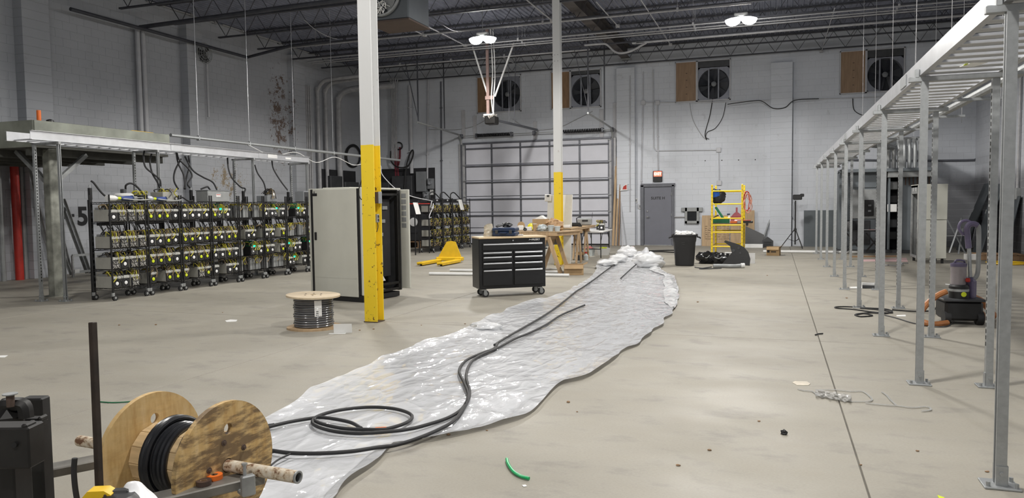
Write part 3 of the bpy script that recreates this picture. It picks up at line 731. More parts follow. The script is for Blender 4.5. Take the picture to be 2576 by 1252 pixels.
# ================= LEFT SIDE =================
# --- strut channel posts (used by both cable trays)
M_slot = mat('slot_shadow_black', (.01, .01, .01), .8)
def channel(mb, z0, z1, w=.041, side=1, axis='x'):
    t = .006; h = w/2
    pr = [(-h, -h), (h, -h), (h, -h+.012), (h-t, -h+.012), (h-t, -h+t), (-h+t, -h+t), (-h+t, h-t), (h-t, h-t), (h-t, h-.012), (h, h-.012), (h, h), (-h, h)]
    n = len(pr); R = Matrix.Rotation(0 if side > 0 else pi, 4, 'Z')
    if axis == 'y': R = Matrix.Rotation(pi/2, 4, 'Z') @ R
    vs = [(x, y, z0) for x, y in pr]+[(x, y, z1) for x, y in pr]
    return mb.add(vs, [(i, (i+1) % n, n+(i+1) % n, n+i) for i in range(n)]+[list(range(n))[::-1], [n+i for i in range(n)]], R)
def make_post(h, side, w=.05, slots=True):
    t = thing('strut_post', '', 'post')
    channel(MB(), .01, h, w, side).build  # shape helper
    q = MB(); channel(q, .012, h, w, side); q.build('channel', M_galv, t, smooth=False)
    if slots:
        q = MB(); z = .35
        while z < h-.05: q.box((-side*(w/2+.0005), 0, z), (.003, .014, .032)); z += .052
        q.build('slot', M_slot, t)['kind'] = 'stuff'
    MB().box((0, 0, .006), (.17, .15, .012), b=.003).build('base_plate', M_galv, t)
    q = MB()
    for s in (-1, 1): q.box((0, s*(w/2+.004), .06), (w, .006, .11))
    q.box((-side*(w/2+.004), 0, .06), (.006, w, .11)); q.build('clevis', M_galv, t)
    for x, y in ((-.065, -.05), (.065, .05), (.065, -.05)):
        MB().cyl((x, y, .012), (x, y, .035), .011, 6).build('anchor_bolt', M_galv, t)
    MB().cyl((0, -w/2-.02, .075), (0, w/2+.02, .075), .011, 6).build('clevis_bolt', M_galv, t)
    return t
def post_at(proto, x, y, label, first):
    if first: proto.location = (x, y, 0); proto['label'] = label; return proto
    return dup(proto, (x, y, 0), 0, label)
pl_ = make_post(2.62, -1, .045); pr_ = make_post(2.62, 1, .045)
pl_['group'] = pr_['group'] = 'strut posts under the left cable tray'
for i, (ya, yb) in enumerate(((9.24, 9.33), (11.3, 11.45), (14.14, 14.24), (16.27, 16.32))):
    w = ['nearest', 'second', 'third', 'farthest'][i]
    post_at(pl_, -11.68, ya, 'wall side strut post of the %s pair under the left cable tray' % w, i == 0)
    post_at(pr_, -11.24, yb, 'aisle side strut post of the %s pair under the left cable tray' % w, i == 0)
# --- cable tray on the left
def tray_rail(mb, x, y0, y1, z, h, d):
    mb.box((x, (y0+y1)/2, z+h/2), (.006, y1-y0, h)); mb.box((x+d/2, (y0+y1)/2, z+.004), (abs(d), y1-y0, .007)); mb.box((x+d/2, (y0+y1)/2, z+h-.004), (abs(d), y1-y0, .007))
    return mb
T0, T1, TZ = 8.80, 16.38, 2.66
tr = thing('cable_tray', 'bright aluminium ladder cable tray over the server racks on the left', 'cable tray', (-11.46, 12.6, TZ))
tray_rail(MB(), -11.20, T0, T1, TZ, .15, .035).build('side_rail', M_alu, tr, W=True, smooth=False)
tray_rail(MB(), -11.72, T0, T1, TZ, .15, -.035).build('side_rail', M_alu, tr, W=True, smooth=False)
y = T0+.15; me = None
while y < T1:
    if me is None: o = MB().box((0, 0, 0), (.51, .045, .02), b=.003).build('rung', M_alu, tr); me = o.data
    else: o = bpy.data.objects.new('rung', me); COL.objects.link(o); o.parent = tr
    o.location = (0, y-12.6, .02); y += .23
for ya in (9.28, 11.38, 14.19, 16.3): MB().box((-11.46, ya, TZ-.022), (.62, .043, .041), b=.003).build('crossbar', M_galvdull, tr, W=True)
for y in (11.9, 14.55): MB().box((-11.193, y, TZ+.075), (.006, .3, .12), b=.002).build('splice_plate', M_alu, tr, W=True)
MB().box((-11.192, 15.5, TZ+.06), (.004, .22, .04)).build('sticker', M_paper, tr, W=True)
MB().box((-11.192, 14.9, TZ+.08), (.004, .35, .09)).build('sticker', M_white, tr, W=True)
# --- steel mezzanine
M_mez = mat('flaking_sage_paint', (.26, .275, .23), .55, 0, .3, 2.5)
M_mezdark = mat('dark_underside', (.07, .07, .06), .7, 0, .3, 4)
mz = thing('steel_mezzanine', 'low sage green steel platform by the left wall, over the leaning bars', 'platform', (-13.9, 10.6, 0))
MB().box((-13.95, 9.5, 2.85), (3.9, .03, .46), b=.006).build('fascia', M_mez, mz, W=True)
MB().box((-11.99, 11.02, 2.88), (.03, 3.04, .40), b=.006).build('fascia', M_mez, mz, W=True)
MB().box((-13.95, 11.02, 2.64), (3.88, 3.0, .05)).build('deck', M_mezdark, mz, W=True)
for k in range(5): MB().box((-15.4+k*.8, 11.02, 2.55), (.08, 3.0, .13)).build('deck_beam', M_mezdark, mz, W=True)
MB().box((-13.95, 11.02, 3.06), (3.9, 3.03, .03)).build('deck_plate', M_mez, mz, W=True)
M_mezpost = mat('flaking_post_paint', (.24, .245, .21), .6, 0, .55, 5)
MB().box((-12.1, 9.86, 1.31), (.17, .17, 2.6), b=.012).build('post', M_mezpost, mz, W=True)
MB().box((-12.1, 9.86, .01), (.28, .28, .02)).build('base_plate', M_mezpost, mz, W=True)
MB().bar((-12.1, 9.86, 1.95), (-12.1, 10.6, 2.55), .07, .07).build('knee_brace', M_midgrey, mz, W=True)
MB().bar((-12.1, 9.86, 1.95), (-12.9, 9.86, 2.6), .07, .07).build('knee_brace', M_midgrey, mz, W=True)
P = PX(78, 305, -12.05); tag(MB().cyl((P.x, 9.65, 3.075), (P.x, 9.65, 3.26), .035, 12).build('pipe_stub', M_orange), 'orange pipe stub standing on the platform corner', 'pipe')
tag(MB().lathe([(.07, 0), (.06, .04), (.02, .06)], 12, Matrix.Translation((-12.1, 9.9, 3.075))).build('bottle_cap', M_black), 'small black cap lying on the platform beside the orange stub', 'cap')
tag(MB().box((-12.06, 11.9, 3.085), (.05, .55, .02), b=.004).build('yellow_strip', M_yellow), 'short yellow strip lying on the platform edge', 'strip')
# --- things under the mezzanine
tag(MB().cyl((-15.82, 12.02, 0), (-15.82, 12.02, 2.5), .085, 16).build('red_pipe', M_red), 'red vertical pipe against the left wall under the platform', 'pipe')
for k, y in enumerate((11.7, 12.22)): tag(MB().cyl((-15.88, y, 0), (-15.88, y, 2.5), .05, 10).build('grey_pipe', M_midgrey), 'thin grey vertical pipe just %s of the red pipe' % ('left', 'right')[k], 'pipe')
gl = 'dark steel lengths leaning under the platform'
for (a, b, x, lab) in (((72, 410), (135, 692), -15.5, 'steel angle leaning farthest left under the platform'), ((108, 408), (180, 680), -15.45, 'steel angle leaning behind the green platform post'), ((116, 412), (216, 652), -15.4, 'steel channel leaning between platform post and racks, upper one'), ((160, 500), (226, 668), -15.3, 'steel channel leaning between platform post and racks, lower one'), ((122, 540), (178, 690), -15.35, 'short steel bar leaning behind the platform post')):
    p = PX(*a, x); q_ = PX(*b, x); q_.z = .04
    q = MB(); q.bar(p, q_, .06, .012, (1, 0, 0)); q.bar(p+V((.03, 0, 0)), q_+V((.03, 0, 0)), .012, .06, (1, 0, 0)); tag(q.build('leaning_angle', M_galvdull), lab, 'steel bar', gl)
t = thing('low_metal_frame', 'low silver metal frame on the floor behind the first rack', 'metal frame', (-14.9, 13.9, 0))
for z in (.12, .50): MB().bar((-15.1, 12.75, z), (-14.75, 15.4, z), .05, .05).build('rail', M_galv, t, W=True)
for k in range(6): MB().bar(V((-15.1, 12.75, 0)).lerp(V((-14.75, 15.4, 0)), k/5), V((-15.1, 12.75, .5)).lerp(V((-14.75, 15.4, .5)), k/5), .04, .04).build('upright', M_galvdull, t, W=True)
MB().box((-15.08, 12.82, .14), (.06, .12, .08)).build('tag', M_white, t, W=True)
M_graf = mat('black_spray_paint', (.02, .02, .022), .8, 0, .3, 9)
pg = PX(206, 542, XL+.012)
t = thing('spray_lettering', 'black sprayed 8-5 on the left wall beside the first rack', 'lettering', (XL+.01, pg.y, 1.2))
text('digit_text', '5', .62, M_graf, t, (.004, .02, .16), (pi/2, 0, pi/2), bold=.018)
text('digit_text', '-', .45, M_graf, t, (.004, -.28, .24), (pi/2, 0, pi/2), bold=.014)
text('digit_text', '8', .40, M_graf, t, (.004, -.52, .25), (pi/2, 0, pi/2), bold=.012)
# --- left wall pipes, fan, hung conduit
def lpipe(label, pts, r, m, X, name='wall_pipe', cat='pipe', group=None):
    P = [PX(a, b, X) for a, b in pts] if len(pts[0]) == 2 else [V(p) for p in pts]
    return tag(MB().tube(P, r, 10).build(name, m), label, cat, group)
gp = 'pipes on the left wall'
for k, yy in enumerate((15.62, 15.80)):
    lpipe(('left', 'right')[k]+' one of the twin pipes rising from the platform to the roof', [(-15.85, yy, 3.0), (-15.85, yy, 6.25)], .06, M_wc, 0, group=gp)
lpipe('dark pipe crossing from the twin pipes under the first joist', [(-15.85, 15.71, 6.32), (-11.0, 15.71, 6.40), (-6.5, 15.71, 6.42)], .055, M_steeljoist, 0, name='dark_pipe')
P0, P1 = PX(176, 0, -15.55), PX(622, 153, -15.55); P0.z = P1.z = (P0.z+P1.z)/2-.05
lpipe('dark sprinkler pipe along the left wall under the joists', [P0, P1, (P1.x+1.6, P1.y, P1.z+.22), (P1.x+3, P1.y, P1.z+.24)], .045, M_steeljoist, 0, name='sprinkler_pipe')
for k, yy in enumerate((23.15, 23.27, 23.39)): lpipe(ORD[k]+' thin pipe of the trio in the far left corner', [(-15.88, yy, 0), (-15.88, yy, 5.9)], .035, M_pipepaint, 0, group=gp)
for k, yy in enumerate((23.75, 24.25)):
    lpipe(('left', 'right')[k]+' one of two pipes that bend over at the roof in the corner', smooth_path([(-15.8, yy, 0), (-15.8, yy, 5.4), (-15.8, yy, 5.75), (-15.6, yy, 6.05), (-15.2, yy, 6.15), (-13.6, yy, 6.2)], 4), .07, M_pipepaint, 0, group=gp)
lpipe('thick grey pipe in the far left corner behind the hose coil', smooth_path([(-15.78, 25.1, 0), (-15.78, 25.1, 5.2), (-15.75, 25.1, 5.6), (-15.5, 25.1, 5.9), (-14.8, 25.1, 6.0), (-13.4, 25.1, 6.0)], 4), .11, M_pipepaint, 0, group=gp)
lpipe('pipe on the middle left pilaster beside the wall fan', [(XL+.3, 17.95, 4.2), (XL+.3, 17.95, 6.2)], .035, M_wc, 0, group=gp)
P = V((-15.55, 17.25, 6.02))
t = thing('round_wall_fan', 'round caged fan mounted high on the left wall', 'fan', (-15.68, 17.75, 5.75))
T = Matrix.Translation((.12, 0, .25)) @ Matrix.Rotation(pi/2, 4, 'Y')
for r in (.14, .22, .29): MB().lathe([(r, 0), (r+.012, 0), (r+.012, .012), (r, .012)], 20, T, True).build('cage_ring', M_midgrey, t)
q = MB()
for k in range(12): q.tube([T @ V((.03*cos(k*pi/6), .03*sin(k*pi/6), .02)), T @ V((.295*cos(k*pi/6), .295*sin(k*pi/6), .0))], .005, 4)
q.build('cage_wire', M_midgrey, t)
MB().lathe([(.09, -.18), (.1, -.05), (.05, .0)], 14, T).build('motor', M_darkgrey, t)
for k in range(3): MB().grid(lambda u, v: T @ V(((.04+.22*u)*cos(k*2.1+v*.8), (.04+.22*u)*sin(k*2.1+v*.8), -.02+.03*v)), 3, 3).build('blade', M_black, t)
MB().box((-.05, .02, .12), (.3, .12, .18), b=.01).build('bracket', M_darkgrey, t)
t = thing('hung_conduit', 'long silver conduit hung from thin rods over the racks', 'conduit', (-12, 17.6, 3.08))
MB().tube([(-12, 12.6, 3.08), (-12, 22.8, 3.08)], .038, 8).build('tube', M_galv, t, W=True)
for y in (13.4, 15.1, 16.9, 18.75, 20.7):
    MB().cyl((-12, y, 3.08), (-12, y, 7.112), .007, 5).build('drop_rod', M_alu, t, W=True); MB().box((-12, y, 3.08), (.09, .03, .11), b=.01).build('clamp', M_galv, t, W=True)
tag(MB().tube(smooth_path([(-11.95, y, 3.04-d) for y, d in ((15.0, .0), (15.9, .2), (16.9, .06), (17.8, .28), (18.75, .08), (19.8, .26), (20.7, .08))], 6), .010, 6).build('swagged_cable', M_white), 'white cable swagged below the long hung conduit', 'cable')
# --- wire shelving racks
RW, RD = .745, .43
SH = (.20, .52, .87, 1.32, 1.65)
M_rack = mat('black_rack_coating', (.014, .014, .015), .4, .2, .2, 9)
def make_rack():
    t = thing('wire_rack', '', 'rack')
    for x in (-RD/2, RD/2):
        for y in (-RW/2, RW/2):
            q = MB().cyl((x, y, .13), (x, y, 1.78), .0145, 8); z = .2
            while z < 1.75: q.cyl((x, y, z), (x, y, z+.006), .017, 8); z += .1
            q.build('post', M_rack, t)
            c = MB().box((x, y, .105), (.035, .05, .06), b=.006).build('caster', M_midgrey, t)
            yw = y-(.035 if y > 0 else -.035)
            MB().tube([(x-.016, yw, .05), (x+.016, yw, .05)], .05, 14).build('wheel', M_rubber, c)
            MB().tube([(x-.018, yw, .05), (x+.018, yw, .05)], .022, 10).build('wheel_hub', M_galv, c)
    for z in SH:
        q = MB()
        for zz in (z, z-.028):
            q.tube([(-RD/2, -RW/2, zz), (RD/2, -RW/2, zz), (RD/2, RW/2, zz), (-RD/2, RW/2, zz)], .006, 4, True)
        pts = []
        for s in (-1, 1):
            pts = [(s*RD/2, -RW/2+RW*i/14, z-(.028 if i % 2 else 0)) for i in range(15)]; q.tube(pts, .004, 3)
        for i in range(1, 16): q.tube([(-RD/2, -RW/2+RW*i/16, z+.004), (RD/2, -RW/2+RW*i/16, z+.004)], .0035, 3)
        q.build('shelf', M_rack, t)
    q = MB(); random.seed(3)
    for k in range(16):
        a = V((random.uniform(-.15, .05), random.uniform(-.35, .35), 1.30)); b = V((a.x+random.uniform(-.1, .1), max(-.34, min(.34, a.y+random.uniform(-.3, .3))), random.uniform(.98, 1.1)))
        q.tube(smooth_path([a, a.lerp(b, .4)+V((.05, .06, -.12)), b, V((b.x, b.y*.6+random.uniform(-.12, .12), b.z+.12))], 4), .007, 4)
    for k in range(8):
        z = random.choice((.47, .82)); a = V((random.uniform(-.1, .15), random.uniform(-.35, .04), z)); q.tube(smooth_path([a, a+V((.03, .08, -.07)), a+V((0, .2, -.04)), a+V((-.03, .3, .01))], 3), .006, 4)
    q.build('hanging_cables', M_rubber, t)['kind'] = 'stuff'
    MB().box((-.12, -.05, 1.285), (.10, .5, .05), b=.008).build('cable_duct', M_black, t)
    return t
# computers on the shelves
M_case = mat('computer_case_grey', (.36, .355, .32), .5, .2, .12, 6)
M_comb = mat('white_connector_strip', (.55, .55, .52), .5, 0, .25, 40)
M_guard = mat('silver_finger_guard', (.75, .75, .74), .25, .9, .05, 5)
M_wireY = mat('dull_yellow_wire', (.50, .45, .03), .5, 0, .3, 8)
M_wireT = mat('tan_wire', (.22, .16, .08), .5, 0, .3, 8)
M_hubw = mat('white_hub_sticker', (.80, .80, .80), .5, 0, .04, 8)
M_led = mat('green_led_glow', (.0, .9, .35), .4, 0, 0, 3, emit=2.5)
M_pcb = mat('green_circuit_board', (.0, .20, .09), .45, 0, .25, 25)
M_sink = mat('heatsink_grey', (.26, .265, .27), .45, .4, .15, 12)
def wires(mb, seed, n=7, w=.13, z0=.2, hi=.08, front=True):
    random.seed(seed)
    for k in range(n):
        mb.m = random.choice((0, 0, 1, 1, 2, 2)); y = -w/2+w*(k+.5)/n; x = random.uniform(.02, .16)
        if random.random() < .22: p = [(x, y, z0), (x+.02, y+random.uniform(-.02, .02), z0+hi*random.uniform(.5, 1)), (x+.07, y+random.uniform(-.05, .05), z0+hi*random.uniform(.6, 1.1)), (.185, y+random.uniform(-.06, .06), z0-.02), (.19, y+random.uniform(-.06, .06), z0-.10)]
        else: p = [(x, y, z0), (x-.03, y+random.uniform(-.05, .05), z0+hi), (x-.09, y+random.uniform(-.09, .09), z0+hi*random.uniform(.4, .9)), (x-.16, y+random.uniform(-.09, .09), z0+.01)]
        mb.tube(smooth_path(p, 4), random.choice((.006, .008, .010)), 4)
    return mb
WM = [M_wireY, M_rubber, M_wireT]
def make_unit(kind, seed):
    t = thing('mining_computer', '', 'computer')
    if kind in 'WYG':
        MB().box((0, 0, .10), (.33, .165, .20), b=.004).build('case', M_case, t)
        fx = .172
        q = MB().box((fx, 0, .076), (.026, .158, .142), b=.006); T = Matrix.Translation((fx+.0135, 0, .076)) @ Matrix.Rotation(pi/2, 4, 'Y')
        q.build('fan_frame', M_black, t)
        MB().lathe([(.060, .0), (.068, .0), (.068, .003), (.060, .003)], 18, T, True).build('fan_ring', M_darkgrey, t)
        if kind == 'G':
            q = MB()
            for r in (.026, .044, .061): q.lathe([(r, .006), (r+.004, .006), (r+.004, .010), (r, .010)], 14, T, True)
            for k in range(4):
                a = k*pi/2+pi/4; q.tube([T @ V((.012*cos(a), .012*sin(a), .008)), T @ V((.092*cos(a), .092*sin(a), .008))], .007, 4)
            q.build('finger_guard', M_guard, t)
            q = MB()
            for k in range(5):
                a = k*2*pi/5; q.add([T @ V((r*cos(a+d), r*sin(a+d), .004)) for r, d in ((.015, 0), (.057, -.25), (.059, .25))], [(0, 1, 2)])
            q.build('fan_blades', M_guard, t)
        else:
            q = MB()
            for k in range(7):
                a = k*2*pi/7; q.add([T @ V((r*cos(a+d), r*sin(a+d), .003)) for r, d in ((.025, 0), (.058, -.22), (.058, .22))], [(0, 1, 2)])
            q.build('fan_blades', M_black, t)
            MB().lathe([(.031, .0), (.031, .006), (.027, .008)], 14, T).build('hub_sticker', M_hubw if kind == 'W' else M_hiviz, t)
        q = MB().box((.172, 0, .172), (.03, .158, .042), b=.004)
        for k in range(8): q.box((.189, -.068+k*.0194, .174), (.006, .010, .034))
        q.build('connector_strip', M_comb, t)
        MB().box((-.05, .0, .218), (.20, .14, .034), b=.004).build('power_board', M_sink, t)
        wires(MB(), seed, 11, .15).build('wiring', WM, t)
    elif kind == 'P':                                   # bare plates facing the aisle
        for k, x in enumerate((-.12, -.02, .08)):
            MB().box((x, 0, .13), (.05, .16, .26), b=.003).build('heatsink_plate', M_sink, t)
        q = MB().box((.112, 0, .13), (.012, .158, .255), b=.003); q.build('front_plate', M_midgrey, t)
        MB().box((.12, 0, .13), (.004, .004, .25)).build('seam', M_darkgrey, t)
        wires(MB(), seed, 12, .15, .24, .05).build('wiring', WM, t)
    elif kind == 'L':                                   # board standing up with a green lamp
        MB().box((0, 0, .09), (.28, .16, .18), b=.004).build('case', M_black, t)
        MB().box((.02, .0, .24), (.20, .012, .12)).build('circuit_board', M_pcb, t)
        MB().box((.145, .03, .19), (.02, .05, .03), b=.004).build('status_light', M_led, t)
        T = Matrix.Translation((.1415, 0, .075)) @ Matrix.Rotation(pi/2, 4, 'Y')
        MB().lathe([(.045, .0), (.056, .0), (.056, .004), (.045, .004)], 18, T, True).build('fan_ring', M_grey, t)
        MB().lathe([(.022, .0), (.022, .006), (.018, .008)], 12, T).build('hub_sticker', M_hubw, t)
        q = MB().box((.12, 0, .168), (.05, .12, .03), b=.004); q.build('connector_strip', M_comb, t)
        wires(MB(), seed, 10, .13, .2, .07).build('wiring', WM, t)
    else:                                               # T: tangle of wiring seen from the back
        MB().box((-.02, 0, .10), (.34, .13, .20), b=.004).build('case', M_case, t)
        MB().box((.155, 0, .10), (.01, .11, .17), b=.002).build('back_plate', M_guard, t)
        q = MB(); random.seed(seed)
        for k in range(16):
            q.m = random.choice((0, 1, 1, 1, 1, 2)); y = random.uniform(-.07, .07); z = random.uniform(.05, .2)
            q.tube(smooth_path([(.15, y, z), (.20, y+random.uniform(-.06, .06), z+random.uniform(-.03, .06)), (.23, y+random.uniform(-.09, .09), z+random.uniform(-.1, .03)), (.20, y+random.uniform(-.1, .1), z-random.uniform(.02, .14)), (.17, y+random.uniform(-.1, .1), z-random.uniform(-.06, .1))], 4), random.choice((.007, .009, .012)), 4)
        q.build('wiring', WM, t)
    return t
DESC = {'W': 'white-hubbed computer', 'Y': 'yellow-hubbed computer', 'G': 'computer with silver fan guard', 'P': 'bare-plated computer', 'L': 'computer with green light', 'T': 'wire-tangled computer'}
UN = {}
SN = ['bottom', 'fourth', 'third', 'second']
def place_unit(kind, n, x, y, z, label, group):
    key = (kind, n % 2)
    if key not in UN:
        o = make_unit(kind, hash_(kind)+n % 2); UN[key] = o; o.location = (x, y, z); o['label'] = label; o['group'] = group
    else: o = dup(UN[key], (x, y, z), 0, label); o['group'] = group
    return o
def hash_(k): return 17*'WYGPLT'.index(k)+5
RX = -10.45-RD/2
LAY = [['WWG.', 'GWGG', 'GGGG', 'WGGG'], ['Y.YY', 'YYYW', 'WWYW', 'YYYW'], ['Y.GY', 'YWYY', 'YYWY', 'WWWW'], ['W.WW', 'WWYW', 'YWYY', 'YLW.'],
       ['P.PP', 'P.LW', '.WW.', 'PP.P'], ['P.PP', 'YW.Y', 'WW.Y', 'WWLW'], ['WL.W', 'LWW.', 'PP.P', 'P.LW'], ['W.W.', 'LWW.', 'YWP.', 'P.W.']]
RN = ['nearest', 'second', 'third', 'fourth', 'fifth', 'sixth', 'seventh', 'eighth']
rack0 = make_rack(); racks = []
def rack_label(i): return ('black wire rack of computers, nearest of the left row' if i == 0 else 'black wire rack of computers, %s from the near end of left row' % RN[i])
for i, lay in enumerate(LAY):
    yc = 9.55+.8*i+.385
    if i == 0: r = rack0; r.location = (RX, yc, 0); r['label'] = rack_label(0)
    else: r = dup(rack0, (RX, yc, 0), 0, rack_label(i))
    r['group'] = 'wire racks along the left wall'
    for s, row in enumerate(lay):
        for k, ch in enumerate(row):
            if ch == '.': continue
            nth = len([c for c in row[:k+1] if c != '.'])
            random.seed(i*100+s*10+k); dy = random.uniform(-.007, .007)
            place_unit(ch, i+k+s, RX+.02+random.uniform(-.012, .012), yc-.285+k*.19+dy, SH[s]+.009, '%s, %s along the %s shelf of the %s left rack' % (DESC[ch], ORD[nth-1], SN[s], RN[i]), 'computers on the left racks')
# power strips behind the racks, and the black cables up to the tray
def make_pdu():
    t = thing('power_strip', '', 'power strip')
    MB().box((0, 0, .85), (.06, .055, 1.7), b=.006).build('housing', M_black, t)
    MB().box((0, .012, 1.8), (.055, .05, .2), b=.006).build('top_section', M_black, t)
    q = MB()
    for k in range(14): q.box((.033, 0, .2+k*.1), (.008, .03, .04), b=.003)
    q.build('outlet', M_darkgrey, t); q = MB().cyl((0, .012, 1.9), (0, .012, 1.95), .014, 8); q.build('cable_gland', M_galv, t)
    return t
p0_ = make_pdu(); PDX = RX-RD/2-.06
for k, y in enumerate((9.62, 11.17, 11.95, 12.71, 13.5, 14.27, 15.1)):
    lb = '%s tall black power strip behind the left racks, counted from the near end' % ORD[k]
    if k == 0: p0_.location = (PDX, y, 0); p0_['label'] = lb; p0_['group'] = 'power strips behind the left racks'
    else: dup(p0_, (PDX, y, 0), 0, lb)
gcab = 'black power cables over the left racks'
def rcab(label, pts, X0, X1, r=.017, m=M_rubber):
    n = len(pts); P = [PX(x, y, X0+(X1-X0)*i/(n-1)) for i, (x, y) in enumerate(pts)]
    return tag(MB().tube(smooth_path(P, 6), r, 7).build('power_cable', m), label, 'cable', gcab)
rcab('black cable from the nearest power strip down onto the first rack', [(229, 455), (236, 460), (250, 478), (264, 492), (285, 503)], PDX, -10.8)
rcab('black cable arching from the pale lid towards the bagged plug', [(316, 476), (317, 466), (328, 461), (342, 467), (356, 482), (366, 492)], -10.9, -10.7)
rcab('black cable dropping from tray to second power strip, outer one', [(363, 380), (361, 395), (366, 420), (385, 437), (402, 452), (405, 472)], -11.4, PDX)
rcab('black cable dropping from tray to second power strip, inner one', [(381, 388), (377, 405), (383, 435), (396, 458), (402, 472)], -11.4, PDX)
rcab('black cable swinging wide from tray and back behind third strip', [(445, 385), (450, 400), (475, 425), (483, 443), (472, 462), (478, 472)], -11.4, PDX)
rcab('black cable hanging straight from the tray beside the second post pair', [(443, 383), (448, 410), (462, 440), (466, 475)], -11.5, -11.0)
rcab('black cable bowing left under the tray beside the second post pair', [(455, 400), (440, 430), (438, 455), (448, 475)], -11.5, -11.0)
rcab('black cable from the tray down to the fourth power strip', [(465, 393), (485, 428), (510, 445), (535, 458), (546, 478)], -11.4, PDX)
rcab('black cable crossing behind the second post pair', [(474, 392), (476, 420), (468, 450), (464, 475)], -11.5, -11.0)
rcab('black cable from the tray to the fifth power strip', [(572, 397), (575, 425), (584, 448), (605, 470), (617, 475), (613, 487)], -11.4, PDX)
rcab('black cable from the third post pair to the sixth power strip', [(641, 415), (648, 435), (663, 458), (669, 480)], -11.3, PDX)
rcab('black cable from the tray to the farthest power strip', [(684, 405), (688, 425), (706, 455), (726, 481)], -11.4, PDX)
tag(MB().tube(smooth_path([(RX-.05+.04*sin(i), 11.98+.07*i, SH[4]+.26+.05*sin(i*.75)) for i in range(8)], 5), .017, 7).build('power_cable', M_rubber), 'loops of black cable lying on the grey enclosure', 'cable', gcab)
tag(MB().tube(smooth_path([(RX-.1+.05*cos(i*1.3), 11.3+.09*i, SH[4]+.03+.07*(i % 2)*(i < 5)) for i in range(6)], 6), .016, 7).build('power_cable', M_rubber), 'black cable looping between second and third power strips', 'cable', gcab)
# things on top of the left racks
t = thing('grey_enclosure', 'wide light grey enclosure on top of the third left rack', 'enclosure', (RX-.02, 12.28, SH[4]+.008))
MB().box((0, 0, .11), (.3, .62, .22), b=.012).build('body', M_midgrey, t); MB().box((0, 0, .228), (.31, .64, .016), b=.004).build('lid', M_grey, t); MB().box((.153, -.02, .13), (.004, .13, .06)).build('label_plate', M_white, t)
MB().box((.156, -.02, .145), (.002, .11, .012)).build('red_band', M_red, t)
t = thing('beige_power_unit', 'beige power unit with a fan on top of the second left rack', 'power unit', (RX, 10.98, SH[4]+.008))
MB().box((0, 0, .09), (.3, .36, .18), b=.008).build('body', M_case, t)
T = Matrix.Translation((.155, .13, .06)) @ Matrix.Rotation(pi/2, 4, 'Y'); MB().lathe([(.035, 0), (.045, 0), (.045, .006), (.035, .006)], 14, T, True).build('fan_ring', M_black, t); MB().lathe([(.02, 0), (.02, .008)], 12, T).build('hub_sticker', M_hubw, t)
wires(MB(), 77, 9, .3, .18, .06).build('wiring', WM, t)
t = thing('pale_lid', 'round pale lid on a flat box, on top of the nearest left rack', 'lid', (RX-.06, 10.12, SH[4]+.008))
MB().box((0, 0, .05), (.3, .34, .10), b=.01).build('flat_box', M_case, t); MB().lathe([(.16, .10), (.165, .125), (.13, .15), (.03, .155)], 22).build('dome', M_white, t); MB().box((0, .0, .19), (.09, .07, .07), b=.01).build('coupling', M_darkgrey, t)
t = thing('small_fan_unit', 'small fan unit with yellow wires on top of nearest left rack', 'computer', (RX+.04, 10.36, SH[4]+.008))
MB().box((0, 0, .06), (.2, .1, .12), b=.006).build('case', M_black, t); T = Matrix.Translation((.102, 0, .06)) @ Matrix.Rotation(pi/2, 4, 'Y'); MB().lathe([(.02, 0), (.02, .006)], 12, T).build('hub_sticker', M_hubw, t); wires(MB(), 31, 10, .1, .12, .07).build('wiring', WM, t)
def plug(label, p0, p1, sleeve, loop):
    p0, p1 = V(p0), V(p1); d = (p1-p0).normalized(); t = thing('cable_plug', label, 'plug', p0)
    q = MB().tube([p0, p0.lerp(p1, .30), p0.lerp(p1, .42)], .05, 10, rr=[.055, .05, .022]); q.build('sleeve', sleeve, t, W=True)
    MB().tube([p0.lerp(p1, .42), p0.lerp(p1, .55)], .024, 8).build('tape_band', M_hiviz, t, W=True)
    MB().tube([p0.lerp(p1, .55), p0.lerp(p1, .75), p1], .04, 10, rr=[.028, .04, .045]).build('plug_body', M_blue, t, W=True)
    MB().tube([p1, p1+d*.02], .05, 12).build('plug_collar', M_navy, t, W=True)
    MB().tube(smooth_path([p0.lerp(p1, .5), p1+V((.1, .05, -.03)), p1+V((.1, .28, -.02)), p1+V((.02, .33, .0)), p1+V((0, .2, .01)), p1+V((0, .02, 0))], 5), .013, 6).build('lead', M_midgrey, t, W=True)
plug('blue plug with white sleeve and yellow tape on nearest left rack', (-10.56, 9.62, SH[4]+.07), (-10.53, 10.1, SH[4]+.07), M_white, 0)
plug('blue plug wrapped in a clear bag on the second left rack', (-10.56, 10.42, SH[4]+.07), (-10.53, 10.85, SH[4]+.06), mat('clear_bag', (.45, .46, .52), .2, 0, .2, 20), 0)
t = thing('dark_control_box', 'flat dark box standing on top of the seventh left rack', 'box', (RX, 15.3, SH[4]+.008))
MB().box((0, 0, .13), (.25, .28, .26), b=.012).build('body', M_grey, t); MB().box((.128, 0, .13), (.006, .24, .2)).build('door', M_darkgrey, t)
t = thing('grey_power_unit', 'grey unit with yellow wire bundle on the sixth left rack', 'power unit', (RX, 13.95, SH[4]+.008))
MB().box((0, 0, .07), (.3, .34, .14), b=.01).build('body', M_grey, t); MB().box((.0, .15, .17), (.12, .12, .06), b=.006).build('white_block', M_white, t); wires(MB(), 13, 14, .2, .17, .12).build('wiring', WM, t)
tag(MB().box((RX+.02, 15.85, SH[4]+.045), (.3, .32, .07), b=.012).build('blue_tray', M_blue), 'blue tray on top of the eighth left rack', 'tray')
